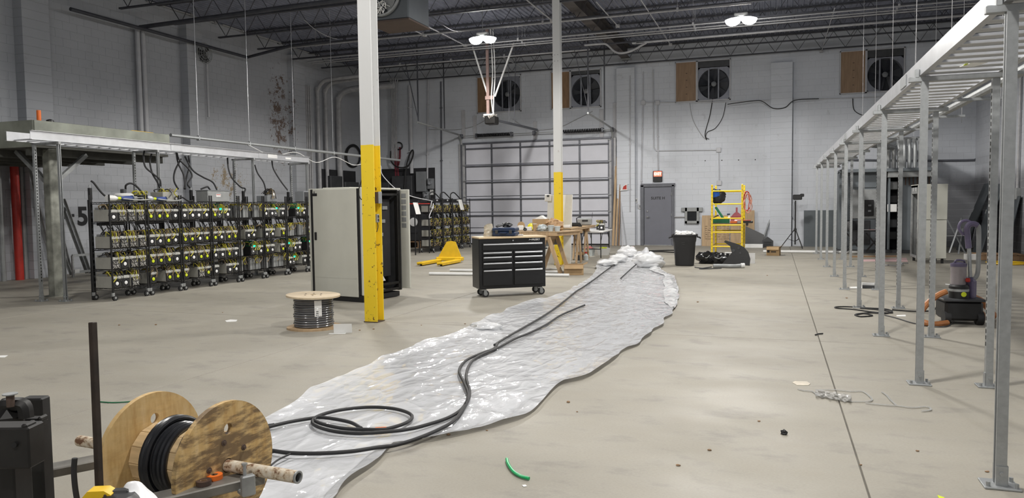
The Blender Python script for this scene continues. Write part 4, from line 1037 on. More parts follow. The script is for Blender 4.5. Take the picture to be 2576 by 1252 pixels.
# --- far row: racks seen with their wiring side
FR = ['nearest', 'second', 'third', 'farthest']
for i in range(4):
    yc = 22.25+.8*i+.3
    r = dup(rack0, (RX-.06, yc, 0), 0, '%s of the far black wire racks beside the overhead door' % FR[i]); r['group'] = 'wire racks beside the overhead door'
    for s in range(4):
        for k in range(4):
            if i == 0 and s == 0 and k == 1: continue
            random.seed(i*7+s*3+k)
            place_unit('T', i+k+s, RX-.095, yc-.285+k*.19, SH[s]+.009, '%s, %s along the %s shelf of the %s far rack' % (DESC['T'], ORD[k], SN[s], FR[i]), 'computers on the far racks')
for i in range(3):
    t = thing('flat_power_unit', 'flat black power unit, %s along the far rack tops' % ORD[i], 'power unit', (RX-.1, 22.75+i*.85, SH[4]+.008), 0, 'power units on the far racks')
    MB().box((0, 0, .05), (.2, .55, .10), b=.008).build('body', M_black, t); MB().box((.102, .1, .055), (.004, .1, .04)).build('label_plate', M_white, t)
    MB().tube(smooth_path([(.0, -.25, .10), (.0, -.26, .26), (.05, -.1, .33), (.12, .1, .2), (.2, .25, .04)], 6), .02, 7).build('lead', M_rubber, t)
t = thing('red_bench_top', 'thin red bench top standing in front of the far racks', 'bench', (-10.75, 21.5, 0))
c0 = PX(1008, 519, -11.3); 
MB().box((0, 0, 1.60), (.42, 1.1, .03), b=.006).build('top', M_red, t)
for x in (-.18, .18):
    for y in (-.5, .5): MB().box((x, y, .79), (.03, .03, 1.58)).build('leg', M_black, t)
for px, py, w, lb in ((1045, 523, .0, 'white paper sheet hanging from the end of the red bench'), (1157, 514, 0, 'white paper sheet hanging from the far rack tops')):
    c = PX(px, py, RX+RD/2+.07); tag(MB().grid(lambda u, v: (c.x+.02*sin(u*3)+.05*v, c.y-.16+.32*u+.1*v, c.z+.17-.36*v), 4, 5).build('paper_sheet', M_paper), lb, 'paper', 'papers on the far racks')
q = MB(); q.tube(smooth_path([V((-11.95, 20.7, 2.96)), V((-11.6, 20.75, 2.80))]+[PX(x, y, -10.3-(.5 if x < 970 else .2 if x < 1010 else 0)) for x, y in ((962, 440), (1000, 478), (1040, 495), (1082, 504), (1088, 506))], 6), .013, 6)
q.tube(smooth_path([PX(x, y, -10.3) for x, y in ((1086, 505), (1084, 520), (1089, 524), (1090, 512), (1087, 526), (1081, 540), (1080, 548), (1085, 546))], 5), .014, 6)
tag(q.build('white_lead', M_wc), 'white cable running down from the column to the far racks', 'cable')
# --- electrical gear in the far corner
M_board = mat('black_backboard', (.022, .022, .025), .6, 0, .3, 3)
t = thing('meter_board', 'black backboard with meters in the corner behind the column', 'electrical board', (-14.2, YB, 0))
MB().box((-14.2, YB-.028, 1.55), (2.8, .03, 3.0), b=.005).build('backboard', M_board, t, W=True)
for (x0, x1, z0, z1, d, m, nm) in ((-13.55, -13.12, 2.1, 2.9, .2, M_grey, 'disconnect_box'), (-13.08, -12.82, 2.2, 2.62, .14, M_grey, 'meter_box'), (-13.3, -13.0, 1.72, 2.1, .14, M_grey, 'meter_box'), (-14.6, -13.7, 1.9, 2.75, .25, M_darkgrey, 'panel_box'), (-15.5, -14.7, 1.2, 2.5, .3, M_darkgrey, 'panel_box'), (-14.5, -13.6, .8, 1.8, .3, M_darkgrey, 'panel_box')):
    o = MB().box(((x0+x1)/2, YB-.04-d/2, (z0+z1)/2), (x1-x0, d, z1-z0), b=.015).build(nm, m, t, W=True)
    if nm == 'meter_box': MB().lathe([(.10, 0), (.10, .06), (.08, .10), (.02, .11)], 16, Matrix.Translation(((x0+x1)/2, YB-.04-d, (z0+z1)/2+.05)) @ Matrix.Rotation(pi/2, 4, 'X')).build('glass_meter', M_chrome, o, W=True)
    if nm == 'disconnect_box': MB().box((x1+.02, YB-.15, 2.45), (.03, .05, .2)).build('lever', M_black, o, W=True)
c = PY(1086, 483, YB-.06); MB().box((c.x, YB-.06, c.z), (.14, .03, .22)).build('white_notice', M_white, t, W=True)
t = thing('wall_gear', 'dark electrical boxes on the left wall behind the grey cabinet', 'electrical board', (XL, 25.1, 1.6))
MB().box((XL+.05, 25.2, 2.2), (.08, 2.4, 1.5), b=.01).build('backboard', M_board, t, W=True)
for y0, y1, z0, z1 in ((24.2, 25.0, 1.7, 2.7), (25.2, 26.2, 1.6, 2.5)): MB().box((XL+.22, (y0+y1)/2, (z0+z1)/2), (.26, y1-y0, z1-z0), b=.015).build('panel_box', M_darkgrey, t, W=True)
t = thing('dark_transformer', 'dark cabinet machine on a pallet left of the far racks', 'machine', (-12.9, 25.3, 0))
MB().box((0, 0, 1.0), (1.3, 1.3, 1.5), b=.03).build('body', M_board, t)
T = Matrix.Translation((.45, -.66, .95)) @ Matrix.Rotation(pi/2, 4, 'X'); MB().lathe([(.16, 0), (.16, .02), (.02, .025)], 18, T).build('gauge', M_white, t)
for z in (.55, 1.2): MB().box((0, -.66, z), (1.2, .02, .03)).build('seam', M_black, t)
pt = thing('wooden_pallet', 'brown wooden pallet under the dark machine', 'pallet', (-12.9, 25.3, 0))
for k in range(6): MB().box((0, -.62+k*.25, .225), (1.5, .16, .03), b=.004).build('plank', M_plyb, pt)
for x in (-.65, 0, .65): MB().box((x, 0, .11), (.10, 1.4, .19), b=.004).build('stringer', M_plyb, pt)
for x in (-.6, .6): MB().box((x, 0, .015), (.12, 1.4, .03)).build('bottom_plank', M_plyb, pt)
# hoses and straps hanging in the corner
M_crim = mat('crimson_webbing', (.20, .03, .045), .7, 0, .2, 9)
def hang(name, label, pts, Y, r, m, cat, group=None): return tag(MB().tube(smooth_path([PY(x, y, Y) for x, y in pts], 6), r, 7).build(name, m), label, cat, group)
def ring_px(cx, cy, rx, ry, n=18, ph=0): return [(cx+rx*cos(ph+2*pi*i/n), cy+ry*sin(ph+2*pi*i/n)) for i in range(n+1)]
tag(MB().tube(smooth_path([PX(x, y, XL+.06+.03*(i//19)) for i, (x, y) in enumerate(ring_px(888, 392, 19, 28)+ring_px(889, 393, 17, 26))], 5), .03, 7).build('hose_coil', M_rubber), 'black hose coil hanging on the left wall beside the first column', 'hose')
hang('hose_loop', 'small black hose loop by the red straps behind the column', ring_px(1003, 367, 9, 9), 27.24, .025, M_rubber, 'hose')
hang('hose_loop', 'large black hose loop hanging right of the red straps', [(1018, 500), (1018, 470), (1022, 420), (1032, 385), (1039, 378), (1038, 395), (1025, 418), (1000, 420), (984, 405), (983, 380)], 26.93, .03, M_rubber, 'hose')
for k, (pts, lb) in enumerate(((((990, 365), (994, 400), (996, 445)), 'left'), (((998, 368), (1000, 410), (1004, 470)), 'right'), (((1006, 370), (1006, 395), (1002, 415)), 'short rear'))):
    P = [PY(x, y, 27.25) for x, y in pts]; q = MB()
    for a, b in zip(P, P[1:]): q.bar(a, b, .07, .02, (0, 1, 0))
    tag(q.build('red_strap', M_crim), '%s red strap hanging behind the first column' % lb, 'strap', 'red straps in the corner')
P = [PY(x, 215, 26.9) for x in (984, 987, 990, 993, 997)]
q_ = [PY(x, 400, 26.9) for x in (986, 989, 992, 996, 999)]
for k, (a, b) in enumerate(zip(P, q_)): tag(MB().tube(smooth_path([a+V((.12*k-.2, 0, .25)), a, b], 3), .022, 6).build('corner_conduit', M_pipepaint), '%s of five thin conduits dropping to the corner board' % ORD[k], 'conduit', 'conduits dropping in the corner')
# ================= MIDDLE OF THE HALL =================
def mat_column():
    m, N, L, B = nt('column_paint')
    g = N.new('ShaderNodeNewGeometry'); sx = N.new('ShaderNodeSeparateXYZ'); L.new(g.outputs['Position'], sx.inputs[0])
    n1 = noise_node(N, L, 3, 3, g.outputs['Position']); n2 = noise_node(N, L, 16, 6, g.outputs['Position'], .7); n3 = noise_node(N, L, 2.2, 3, g.outputs['Position'])
    def M_(op, a, b):
        q = N.new('ShaderNodeMath'); q.operation = op
        for i, v in enumerate((a, b)):
            if isinstance(v, (int, float)): q.inputs[i].default_value = v
            else: L.new(v, q.inputs[i])
        return q.outputs[0]
    edge = M_('ADD', sx.outputs[2], M_('MULTIPLY', M_('SUBTRACT', n1.outputs['Fac'], .5), .03))
    f = M_('GREATER_THAN', edge, 2.325)
    c = mixc(N, L, f, (.80, .575, .025), (.62, .625, .62))
    chip = M_('SUBTRACT', M_('ADD', n2.outputs['Fac'], M_('MULTIPLY', n3.outputs['Fac'], .35)), M_('MULTIPLY', sx.outputs[2], .03))
    k = ramp(N, L, chip, [(.765, (0, 0, 0)), (.79, (1, 1, 1))])
    c = mixc(N, L, k.outputs[0], c, (.10, .045, .025))
    L.new(c, B.inputs['Base Color']); B.inputs['Roughness'].default_value = .5
    return m
M_col = mat_column()
def column(label, cx, cy, w, d, h):
    t = thing('steel_column', label, 'column', (cx, cy, 0))
    t['kind'] = 'thing'; tf = .016
    pr = [(-w/2, -d/2), (w/2, -d/2), (w/2, -d/2+tf), (.02, -d/2+tf), (.02, d/2-tf), (w/2, d/2-tf), (w/2, d/2), (-w/2, d/2), (-w/2, d/2-tf), (-.02, d/2-tf), (-.02, -d/2+tf), (-w/2, -d/2+tf)]
    MB().prism(pr, h-.012, Matrix.Translation((0, 0, .012))).build('shaft', M_col, t)
    MB().box((0, 0, .006), (w+.02, d+.02, .012), b=.002).build('base_plate', M_rust, t)
    q = MB()
    for z in (5.05, 5.2):
        for x in (-.04, .04): q.cyl((x, -d/2-.0005, z), (x, -d/2-.003, z), .008, 8)
    q.build('bolt_hole', M_black, t)
    return t
c1 = column('nearer steel column, yellow below and white above, in front of the cabinet', -5.015, 8.72, .185, .185, 6.655)
column('farther steel column, yellow below and white above, behind the work table', -5.12, 18.12, .185, .185, 6.655)
t = thing('column_switch_box', 'brown and steel box on the side of the nearer column', 'box', (-4.99, 8.72, 1.58))
MB().box((.06, 0, .06), (.07, .08, .15), b=.004).build('box', M_rust, t); MB().box((.10, 0, .06), (.012, .085, .155), b=.003).build('cover', M_galv, t)
t = thing('column_outlet', 'grey double outlet box on the side of the nearer column', 'outlet', (-4.99, 8.70, 1.32))
MB().box((.05, 0, .05), (.06, .06, .11), b=.006).build('box', M_galv, t)
for z in (.027, .073): MB().box((.081, 0, z), (.006, .03, .034), b=.004).build('socket_face', M_black, t)
MB().tube(smooth_path([(.06, .0, 0), (.065, .01, -.06), (.05, .0, -.13)], 4), .006, 5).build('lead', M_black, t)
tag(MB().tube(smooth_path([V((-5.13, 8.72, z))+V((dx, 0, 0)) for z, dx in ((2.2, .02), (2.0, .015), (1.85, -.04), (1.72, -.08), (1.62, -.04), (1.7, .018), (1.9, .018))], 5), .007, 5).build('loose_cable', M_blacksteel), 'thin dark cable hooked on the left edge of the nearer column', 'cable')
# --- grey cabinet
A, Bc = V((-7.296, 10.622, 0)), V((-6.163, 10.403, 0)); ex = (Bc-A).normalized(); rz = math.atan2(ex.y, ex.x); W_ = (Bc-A).length; DP = .98; HT = 1.83
ct = thing('server_cabinet', 'tall pale grey server cabinet with black edge trim, behind the nearer column', 'cabinet', A+(Bc-A)/2, rz)
MB().box((0, .02, .055), (W_-.01, .04, .11), b=.004).build('plinth', M_black, ct)
MB().box((0, DP/2, .05), (W_-.05, DP-.1, .08), b=.004).build('base', M_black, ct)
for s in (-1, 1):
    MB().box((s*(W_/2-.022), .02, .97), (.044, .05, HT-.11), b=.008).build('corner_post', M_beige, ct)
    MB().box((s*(W_/2-.075), .012, .965), (.055, .04, HT-.13), b=.006).build('trim_strip', M_black, ct)
MB().box((0, .0, 1.09), (W_-.21, .03, HT-.38), b=.006).build('door', M_beige, ct)
MB().box((0, .0, .23), (W_-.21, .03, .30), b=.006).build('lower_panel', M_beige, ct)
d_ = MB().box((-W_/2+.16, -.02, 1.05), (.045, .02, .13), b=.005); d_.build('latch', M_black, ct)
bd = MB().box((-W_/2+.16, -.018, 1.73), (.10, .008, .045), b=.002).build('badge', M_black, ct)
MB().box((-W_/2+.15, -.018, 1.765), (.012, .006, .04)).build('badge_mark', M_black, ct)
MB().box((0, DP/2, HT-.015), (W_, DP, .03), b=.006).build('top', M_beige, ct)
MB().box((-.1, .35, HT+.008), (.6, .4, .016), b=.004).build('top_cover', M_beige, ct)
MB().box((-W_/2+.01, DP/2, .95), (.02, DP-.05, HT-.15)).build('side_panel', M_beige, ct)
MB().box((0, DP-.02, .95), (W_-.02, .03, HT-.15)).build('back_panel', M_darkgrey, ct)
# open right side with frame, gear and paper
for y in (.10, DP-.06): MB().box((W_/2-.03, y, .95), (.05, .06, HT-.15), b=.005).build('frame_post', M_blacksteel, ct)
for z in (.14, .24, 1.72): MB().box((W_/2-.03, DP/2, z), (.05, DP-.1, .04), b=.005).build('frame_rail', M_blacksteel, ct)
MB().box((.1, DP/2+.05, 1.0), (.7, .6, 1.3), b=.01).build('inner_chassis', M_board, ct)
for k in range(5): MB().box((.46, .45+.06*k, .62+.22*k), (.03, .12, .06), b=.005).build('module', M_midgrey, ct)
MB().box((W_/2-.035, .42, .72), (.006, .2, .34)).build('paper_sheet', mat('yellowed_paper', (.65, .60, .40), .7, 0, .05, 5), ct)
MB().prism([(0, 0), (.22, 0), (.0, .3)], .006, Matrix.Translation((W_/2-.03, .35, .3)) @ Matrix.Rotation(pi/2, 4, 'Z') @ Matrix.Rotation(pi/2, 4, 'X')).build('white_bracket', M_white, ct)
d2_ = MB().box((W_/2+.06, DP+.02, .97), (.20, .04, HT-.16), b=.008).build('rear_panel', M_beige, ct)
for k in range(6): MB().box((W_/2+.06, DP-.002, 1.70-.10*k), (.10, .006, .075), b=.002).build('vent_patch', M_midgrey, d2_)
MB().box((W_/2-.1, .03, .99), (.02, .03, .14), b=.003).build('orange_tag', M_orange, ct)
# --- cable spool on its side flange
M_wrapcable = mat('wrapped_grey_cable', (.13, .13, .135), .14, 0, .25, 6, spec=.9)
sp = thing('cable_spool', 'wooden cable spool standing upright, wound with wrapped grey cable', 'spool', (-5.52, 8.08, 0))
MB().lathe([(.02, 0), (.335, 0), (.335, .022), (.02, .022)], 36).build('bottom_flange', M_ply, sp)
tf_ = Matrix.Translation((0, 0, .40)) @ Matrix.Rotation(.035, 4, 'Y')
tp = MB().lathe([(.035, 0), (.335, 0), (.335, .022), (.035, .022)], 36, tf_, True).build('top_flange', mat('pale_plywood', (.60, .49, .34), .6, 0, .1, 4, stretch=(5, 1, 1)), sp)
q = MB()
for k in range(6): a = k*pi/3; q.cyl(tf_ @ V((.11*cos(a), .11*sin(a), .022)), tf_ @ V((.11*cos(a), .11*sin(a), .025)), .012, 8)
q.build('bolt', M_rust, tp)
MB().lathe([(.14, .02), (.14, .41)], 20).build('drum', M_lumber, sp)
n = 13
prof = []
for k in range(n):
    z0 = .024+k*(.372/n); r = .232+.006*sin(k*1.7)
    for j in range(6): a = pi*j/6; prof.append((r+.016*sin(a), z0+(.372/n)*j/6))
prof = [(.14, .024)]+prof+[(.14, .396)]
MB().lathe(prof, 40).build('wound_cable', M_wrapcable, sp)
a0 = math.atan2(-8.08, 5.52)+.22
q = MB(); q.grid(lambda u, v: (.252*cos(a0+.36*(u-.5)), .252*sin(a0+.36*(u-.5)), .17+.2*v), 5, 3); lb_ = q.build('paper_label', M_paper, sp)
q = MB()
for k in range(3): q.grid(lambda u, v: (.2535*cos(a0+.12*(u-.9)), .2535*sin(a0+.12*(u-.9)), .185+.022*k+.008*v), 3, 1)
q.build('label_print', M_ink, lb_)
c = G(862, 838); t = thing('folded_card', 'small folded white card standing right of the cable spool', 'card', (c.x, c.y, 0), .35)
MB().box((.0, .02, .055), (.22, .004, .11), M=Matrix.Rotation(.12, 4, 'X')).build('standing_leaf', M_paper, t); MB().box((-.06, -.02, .002), (.2, .06, .003)).build('flat_leaf', M_paper, t)
# --- pallet jack
pj = thing('pallet_jack', 'yellow pallet jack with its forks towards the viewer', 'pallet jack', (-8.25, 18.3, 0))
for x in (-.28, .28):
    q = MB(); q.box((x, -.55, .075), (.17, 1.2, .05), b=.015); q.box((x-.07, -.55, .055), (.02, 1.15, .06)); q.box((x+.07, -.55, .055), (.02, 1.15, .06)); q.build('fork', M_yellow, pj)
    MB().tube([(x-.04, -1.0, .038), (x+.04, -1.0, .038)], .036, 12).build('load_wheel', M_darkgrey, pj)
Mj = Matrix.Translation((0, .12, .06)) @ Matrix.Rotation(pi/2-.25, 4, 'X')
MB().prism([(-.38, 0), (.38, 0), (.13, .50), (.0, .53), (-.13, .50)], .03, Mj).build('head_plate', M_yellow, pj)
MB().box((0, .12, .10), (.74, .22, .10), b=.02).build('cross_head', M_yellow, pj)
MB().cyl((0, .26, .05), (0, .26, .5), .06, 14).build('pump_cylinder', M_darkgrey, pj)
for x in (-.07, .07): MB().tube([(x-.03, .28, .09), (x+.03, .28, .09)], .09, 16).build('steer_wheel', M_rubber, pj)
# --- white conduits on the floor
g = 'white conduits on the floor by the tool chest'
for a, b, lb, r in (((1080, 688), (1432, 692), 'front white conduit lying behind the tool chest', .035), ((1132, 679), (1420, 684), 'rear white conduit lying behind the tool chest', .03), ((1210, 676), (1402, 676), 'thin white conduit lying farthest behind the tool chest', .022)):
    p, q_ = G(*a, r), G(*b, r); o = MB().tube([p, q_], r, 10).build('floor_conduit', M_white); tag(o, lb, 'conduit', g)
# --- tool chest
FL, FRt = V((-4.58, 11.40, 0)), V((-3.65, 12.10, 0)); ex = (FRt-FL).normalized(); ey = V((-ex.y, ex.x, 0)); CW, CDp = 1.165, .46
tc = thing('tool_chest', 'black rolling tool chest with silver drawer pulls', 'tool chest', FL+ex*CW/2+ey*CDp/2, math.atan2(ex.y, ex.x))
M_chest = mat('tool_chest_black', (.013, .013, .014), .35, .1, .15, 12)
MB().box((0, .01, .555), (CW, CDp-.02, .83), b=.008).build('body', M_chest, tc)
MB().box((0, 0, .985), (CW+.01, CDp+.02, .03), b=.005).build('wooden_top', mat('birch_top', (.62, .48, .30), .5, 0, .12, 4, stretch=(1, 7, 1)), tc)
yf = -CDp/2-.002
def drawer(x0, x1, z0, z1):
    d = MB().box(((x0+x1)/2, yf, (z0+z1)/2), (x1-x0-.012, .02, z1-z0-.012), b=.004).build('drawer', M_chest, tc)
    q = MB().box(((x0+x1)/2, yf-.02, z1-.03), (x1-x0-.03, .022, .022), b=.006); q.build('pull', M_alu, d)
drawer(-.53, .53, .775, .905)
for (z0, z1) in ((.695, .765), (.595, .69), (.475, .59), (.19, .47)):
    for x0, x1 in ((-.53, -.012), (.012, .53)): drawer(x0, x1, z0, z1)
MB().cyl((0, yf, .935), (0, yf-.016, .935), .012, 12).build('lock', M_chrome, tc)
text('brand_lettering', 'HUSKY', .042, M_white, tc, (.41, yf+.004, .94), bold=.001)
q = MB()
for k in range(3): q.bar((.285+.02*k, yf+.004, .93+.008*(k % 2)), (.30+.02*k, yf+.004, .945+.008*((k+1) % 2)), .006, .006)
q.build('brand_mark', M_white, tc)
for sx_ in (-1, 1):
    for sy in (-1, 1):
        x, y = sx_*(CW/2-.09), sy*(CDp/2-.08)
        c = MB().box((x, y, .125), (.08, .07, .02), b=.004).build('caster', M_galv, tc)
        q = MB()
        for s in (-1, 1): q.box((x+.025, y+s*.024, .085), (.05, .006, .08), b=.003)
        q.build('fork', M_galv, c)
        MB().tube([(x+.03, y-.018, .058), (x+.03, y+.018, .058)], .058, 18).build('tyre', M_rubber, c)
        MB().tube([(x+.03, y-.022, .058), (x+.03, y+.022, .058)], .034, 14).build('wheel_disc', M_galv, c)
MB().tube([(CW/2, -.12, .78), (CW/2+.06, -.12, .78), (CW/2+.06, .12, .78), (CW/2, .12, .78)], .012, 8).build('side_handle', M_chest, tc)
def on_chest(x, y): return FL+ex*(CW/2+x)+ey*(CDp/2+y)+V((0, 0, 1.001))
rzc = math.atan2(ex.y, ex.x)
# items on the chest
t = thing('blue_tool_case', 'dark blue plastic tool case lying on the tool chest', 'tool case', on_chest(-.05, .0), rzc-.55)
MB().box((0, 0, .038), (.40, .30, .070), b=.014).build('bottom_shell', M_navy, t); MB().box((0, 0, .11), (.40, .30, .066), b=.014).build('top_shell', M_navy, t)
for x in (-.12, .12): MB().box((x, -.155, .074), (.05, .016, .06), b=.005).build('latch', M_darkgrey, t)
MB().tube([(-.06, -.15, .06), (-.05, -.19, .06), (.05, -.19, .06), (.06, -.15, .06)], .01, 6).build('handle', M_navy, t)
c = on_chest(-.05, .0)+V((.02, 0, .146)); t = thing('work_glove', 'crumpled black and red work glove on the blue case', 'glove', c, rzc)
def lump(mb, c, rad, seed, amp=.35, nu=14, nv=9, sq=1.0, fr=3.0, top=True):
    c = V(c)
    def f(u, v):
        a = 2*pi*u; b = -pi/2+pi*v; d = V((cos(a)*cos(b), sin(a)*cos(b), sin(b)))
        n_ = noise.noise(d*fr*.7+V((seed*3.1, seed, 0)))+.5*noise.noise(d*fr*2+V((seed, 0, seed*2.3)))
        k = 1+amp*n_; p = V((d.x*rad[0]*k, d.y*rad[1]*k, d.z*rad[2]*k))
        if p.z < -rad[2]*sq: p.z = -rad[2]*sq
        return c+p
    return mb.grid(f, nu, nv)
q = MB(); lump(q, (0, 0, .038), (.10, .06, .042), 3, .4, 14, 9, .85); q.build('palm', M_black, t)
for k in range(4): MB().tube(smooth_path([(-.07, -.04+.025*k, .035), (-.13, -.05+.03*k, .03+.008*(k % 2)), (-.18, -.06+.035*k, .014)], 3), .013, 6).build('finger', M_black, t)
MB().tube(smooth_path([(.02, .03, .05), (.05, .08, .06), (.10, .09, .03)], 3), .012, 6).build('red_cuff', M_red, t)
c = on_chest(-.33, .08); t = thing('plastic_bag', 'wrinkled cream plastic bag standing on the tool chest', 'bag', c, rzc)
q = MB(); q.grid(lambda u, v: ((.09-.02*v)*cos(2*pi*u)*(1+.16*noise.noise(V((u*9, v*6, 1)))), (.06-.02*v)*sin(2*pi*u)*(1+.2*noise.noise(V((u*9, v*6, 4)))), .002+.19*v+.02*sin(u*9)*v), 22, 12); q.build('bag', mat('cream_plastic', (.55, .50, .40), .3, 0, .3, 14), t)
c = on_chest(.17, -.02); tag(MB().box(c+V((0, 0, .012)), (.16, .06, .022), rz=.2, b=.004).build('white_block', M_white), 'small white block beside the blue case on the chest', 'block')
# --- work table boards on sawhorses
TZt = .93
P2 = V((-4.47, 15.72, 0)); tx = V((-.945, .327, 0)); ty = V((.327, .945, 0))
rzt = math.atan2(-tx.y, -tx.x)
wt = thing('work_table_top', 'plywood table top with a framed edge, behind the tool chest', 'table top', P2+tx*.85+ty*.45+V((0, 0, TZt-.095)), rzt)
MB().box((0, 0, .085), (1.75, .92, .02), b=.003).build('plywood_sheet', M_ply, wt)
for y in (-.44, .44): MB().box((0, y, .037), (1.68, .035, .074), b=.003).build('edge_rail', M_lumber, wt)
for x in (-.82, .82): MB().box((x, 0, .037), (.035, .84, .074), b=.003).build('end_rail', M_lumber, wt)
def sawhorse(label, c, rz, h, L, spread):
    t = thing('sawhorse', label, 'sawhorse', c, rz)
    MB().box((0, 0, h-.045), (L, .04, .088), b=.004).build('beam', M_lumber, t)
    for x in (-L/2+.1, L/2-.1):
        for s in (-1, 1): MB().bar((x, s*.03, h-.03), (x, s*spread, 0.012), .09, .038, (1, 0, 0), b=.004).build('leg', M_lumber, t)
        MB().prism([(-.07, 0), (.07, 0), (.05, .16), (-.05, .16)], .012, Matrix.Translation((x+.05, 0, h-.23)) @ Matrix.Rotation(pi/2, 4, 'Z') @ Matrix.Rotation(pi/2, 4, 'X')).build('bracket', M_midgrey, t)
    return t
sawhorse('pine sawhorse under the right end of the framed table top', P2+tx*.38+ty*.30, rzt+pi/2+.35, TZt-.097, .9, .30)
sawhorse('pine sawhorse under the far left end of the framed table top', P2+tx*1.35+ty*.45, rzt+pi/2, TZt-.097, .9, .30)
bt = thing('second_table_top', 'bare plywood sheet table reaching back behind the framed table', 'table top', (-5.08, 19.4, TZt-.06), .02)
MB().box((0, 0, .05), (.62, 3.0, .02), b=.003).build('plywood_sheet', M_ply, bt); MB().box((.28, 0, .02), (.035, 2.9, .04)).build('edge_rail', M_lumber, bt)
sawhorse('pine sawhorse under the rear plywood table, beside the white panel', (-4.92, 18.75, 0), pi, TZt-.062, .5, .26)
sawhorse('pine sawhorse under the far end of the rear plywood table', (-5.05, 20.1, 0), pi, TZt-.062, .5, .26)
# --- items on the tables
def on_t(px, py=0, b=.2):
    lo, hi = 0.0, 1.75
    for _ in range(30):
        a = (lo+hi)/2; p = P2+tx*a+ty*b+V((0, 0, TZt+.002))
        if PJX(p) > px: lo = a
        else: hi = a
    return p
def cbox(label, c, sz, rz=0, m=M_card, open_=True, print_=None, cat='box', group=None, nm='cardboard_box'):
    t = thing(nm, label, cat, c, rz, group); w, d, h = sz
    q = MB(); k = .008
    q.box((0, 0, k/2), (w, d, k)); q.box((-w/2+k/2, 0, h/2), (k, d, h)); q.box((w/2-k/2, 0, h/2), (k, d, h)); q.box((0, -d/2+k/2, h/2), (w-2*k, k, h)); q.box((0, d/2-k/2, h/2), (w-2*k, k, h))
    q.build('carton', m, t, smooth=False)
    if open_:
        for s in (-1, 1): MB().bar((s*w/2, 0, h), (s*(w/2+.09), 0, h+(.04 if s > 0 else -.05)), .005, d*.96, (0, 1, 0)).build('flap', m, t)
        MB().bar((0, -d/2, h), (0, -d/2-.06, h-.08), .005, w*.96, (1, 0, 0)).build('flap', m, t)
    else:
        MB().box((0, 0, h-.004), (w-.01, d-.01, .008)).build('lid', m, t); MB().box((0, 0, h+.001), (w, .05, .003)).build('tape', M_kraft, t)
    if print_: print_(t)
    return t
cbox('cardboard box with white paper on top, on the framed table by the column', on_t(1361, 0, .62), (.34, .30, .26), .1, open_=False)
c = on_t(1361, 0, .62)+V((0, 0, .262)); t = thing('crumpled_paper', 'crumpled white paper on top of the table cardboard box', 'paper', c); MB().prism([(-.13, 0), (.13, 0), (.03, .08)], .2, Matrix.Translation((0, .1, 0)) @ Matrix.Rotation(pi/2, 4, 'X')).build('sheet', M_paper, t)
cbox('small open tan carton in front of the larger box on the table', on_t(1362, 0, .36), (.22, .16, .15), -.1)
c = on_t(1340, 0, .5); t = thing('hard_hat', 'bright yellow hard hat on the framed table', 'hard hat', c, .4)
MB().lathe([(.135, .02), (.13, .07), (.11, .12), (.07, .155), (.01, .165)], 20).build('shell', M_brightyellow, t); MB().lathe([(.13, .012), (.155, .016), (.155, .024), (.13, .03)], 20, None, True).build('brim', M_brightyellow, t)
for k in (-1, 0, 1): MB().tube([(-.1, .04*k, .12), (-.05, .04*k, .158), (.05, .04*k, .158), (.1, .04*k, .12)], .012, 6).build('ridge', M_brightyellow, t)
c = on_t(1310, 0, .3); t = thing('tape_gun_roll', 'white paper bag with brown round back on the table left end', 'bag', c, .3)
MB().box((0, 0, .06), (.14, .10, .12), b=.02).build('bag', M_white, t); MB().lathe([(.02, 0), (.085, 0), (.085, .07), (.02, .07)], 20, Matrix.Translation((.01, .06, .12)) @ Matrix.Rotation(pi/2, 4, 'X')).build('brown_roll', M_card, t)
def cup(label, c, r, h, m, nm='paper_cup', rim=M_white):
    t = thing(nm, label, 'cup', c); MB().lathe([(.01, 0), (r*.78, 0), (r, h), (r*.92, h), (r*.70, .01)], 16).build('cup', m, t); MB().lathe([(r*.96, h-.004), (r*1.06, h-.004), (r*1.06, h+.006), (r*.96, h+.006)], 16, None, True).build('rim', rim, t)
M_clear = mat('clear_plastic', (.50, .54, .54), .1, 0, .2, 14, spec=.8)
cup('tall tan paper cup on the framed table', on_t(1345, 0, .10), .045, .16, M_card)
cup('clear plastic tub, left one near the table corner', on_t(1386, 0, .10), .07, .13, M_clear, 'plastic_tub')
cup('clear plastic tub, right one near the table corner', on_t(1402, 0, .12), .07, .11, M_clear, 'plastic_tub')
def bag(nm, label, c, rad, m, seed, cat='bag', n=18):
    t = thing(nm, label, cat, c); q = MB(); lump(q, (0, 0, rad[2]*.8), rad, seed, .55, n, 12, .8, 4); q.build('bag', m, t)
    q = MB(); lump(q, (rad[0]*.1, 0, rad[2]*1.5), (rad[0]*.45, rad[1]*.45, rad[2]*.35), seed+5, .7, 12, 8, 1, 5); q.build('twisted_neck', m, t)
bag('kraft_bag', 'crumpled brown paper bag heap near the table corner', on_t(1394, 0, .5), (.20, .14, .14), M_kraft, 2)
bag('kraft_bag', 'smaller brown paper bag spilling towards the second column', on_t(1404, 0, .72), (.10, .12, .09), M_kraft, 6)
bag('clear_bag', 'shiny clear plastic bag heap in the middle of the table', on_t(1366, 0, .13), (.13, .10, .08), M_clear, 8)
bag('clear_bag', 'small white plastic bag on the table beside the hard hat', on_t(1352, 0, .3), (.06, .07, .07), M_white, 4)
tag(MB().box(on_t(1330, 0, .25)+V((0, 0, .045)), (.15, .10, .09), rz=.3, b=.01).build('white_carton', M_white), 'white carton under the hard hat on the table', 'carton')
c = on_t(1321, 0, .1); t = thing('black_roll', 'small black roll beside the white bag on the table', 'roll', c); MB().lathe([(.015, 0), (.035, 0), (.035, .06), (.015, .06)], 14, Matrix.Translation((0, .03, .035)) @ Matrix.Rotation(pi/2, 4, 'X'), True).build('roll', M_black, t)
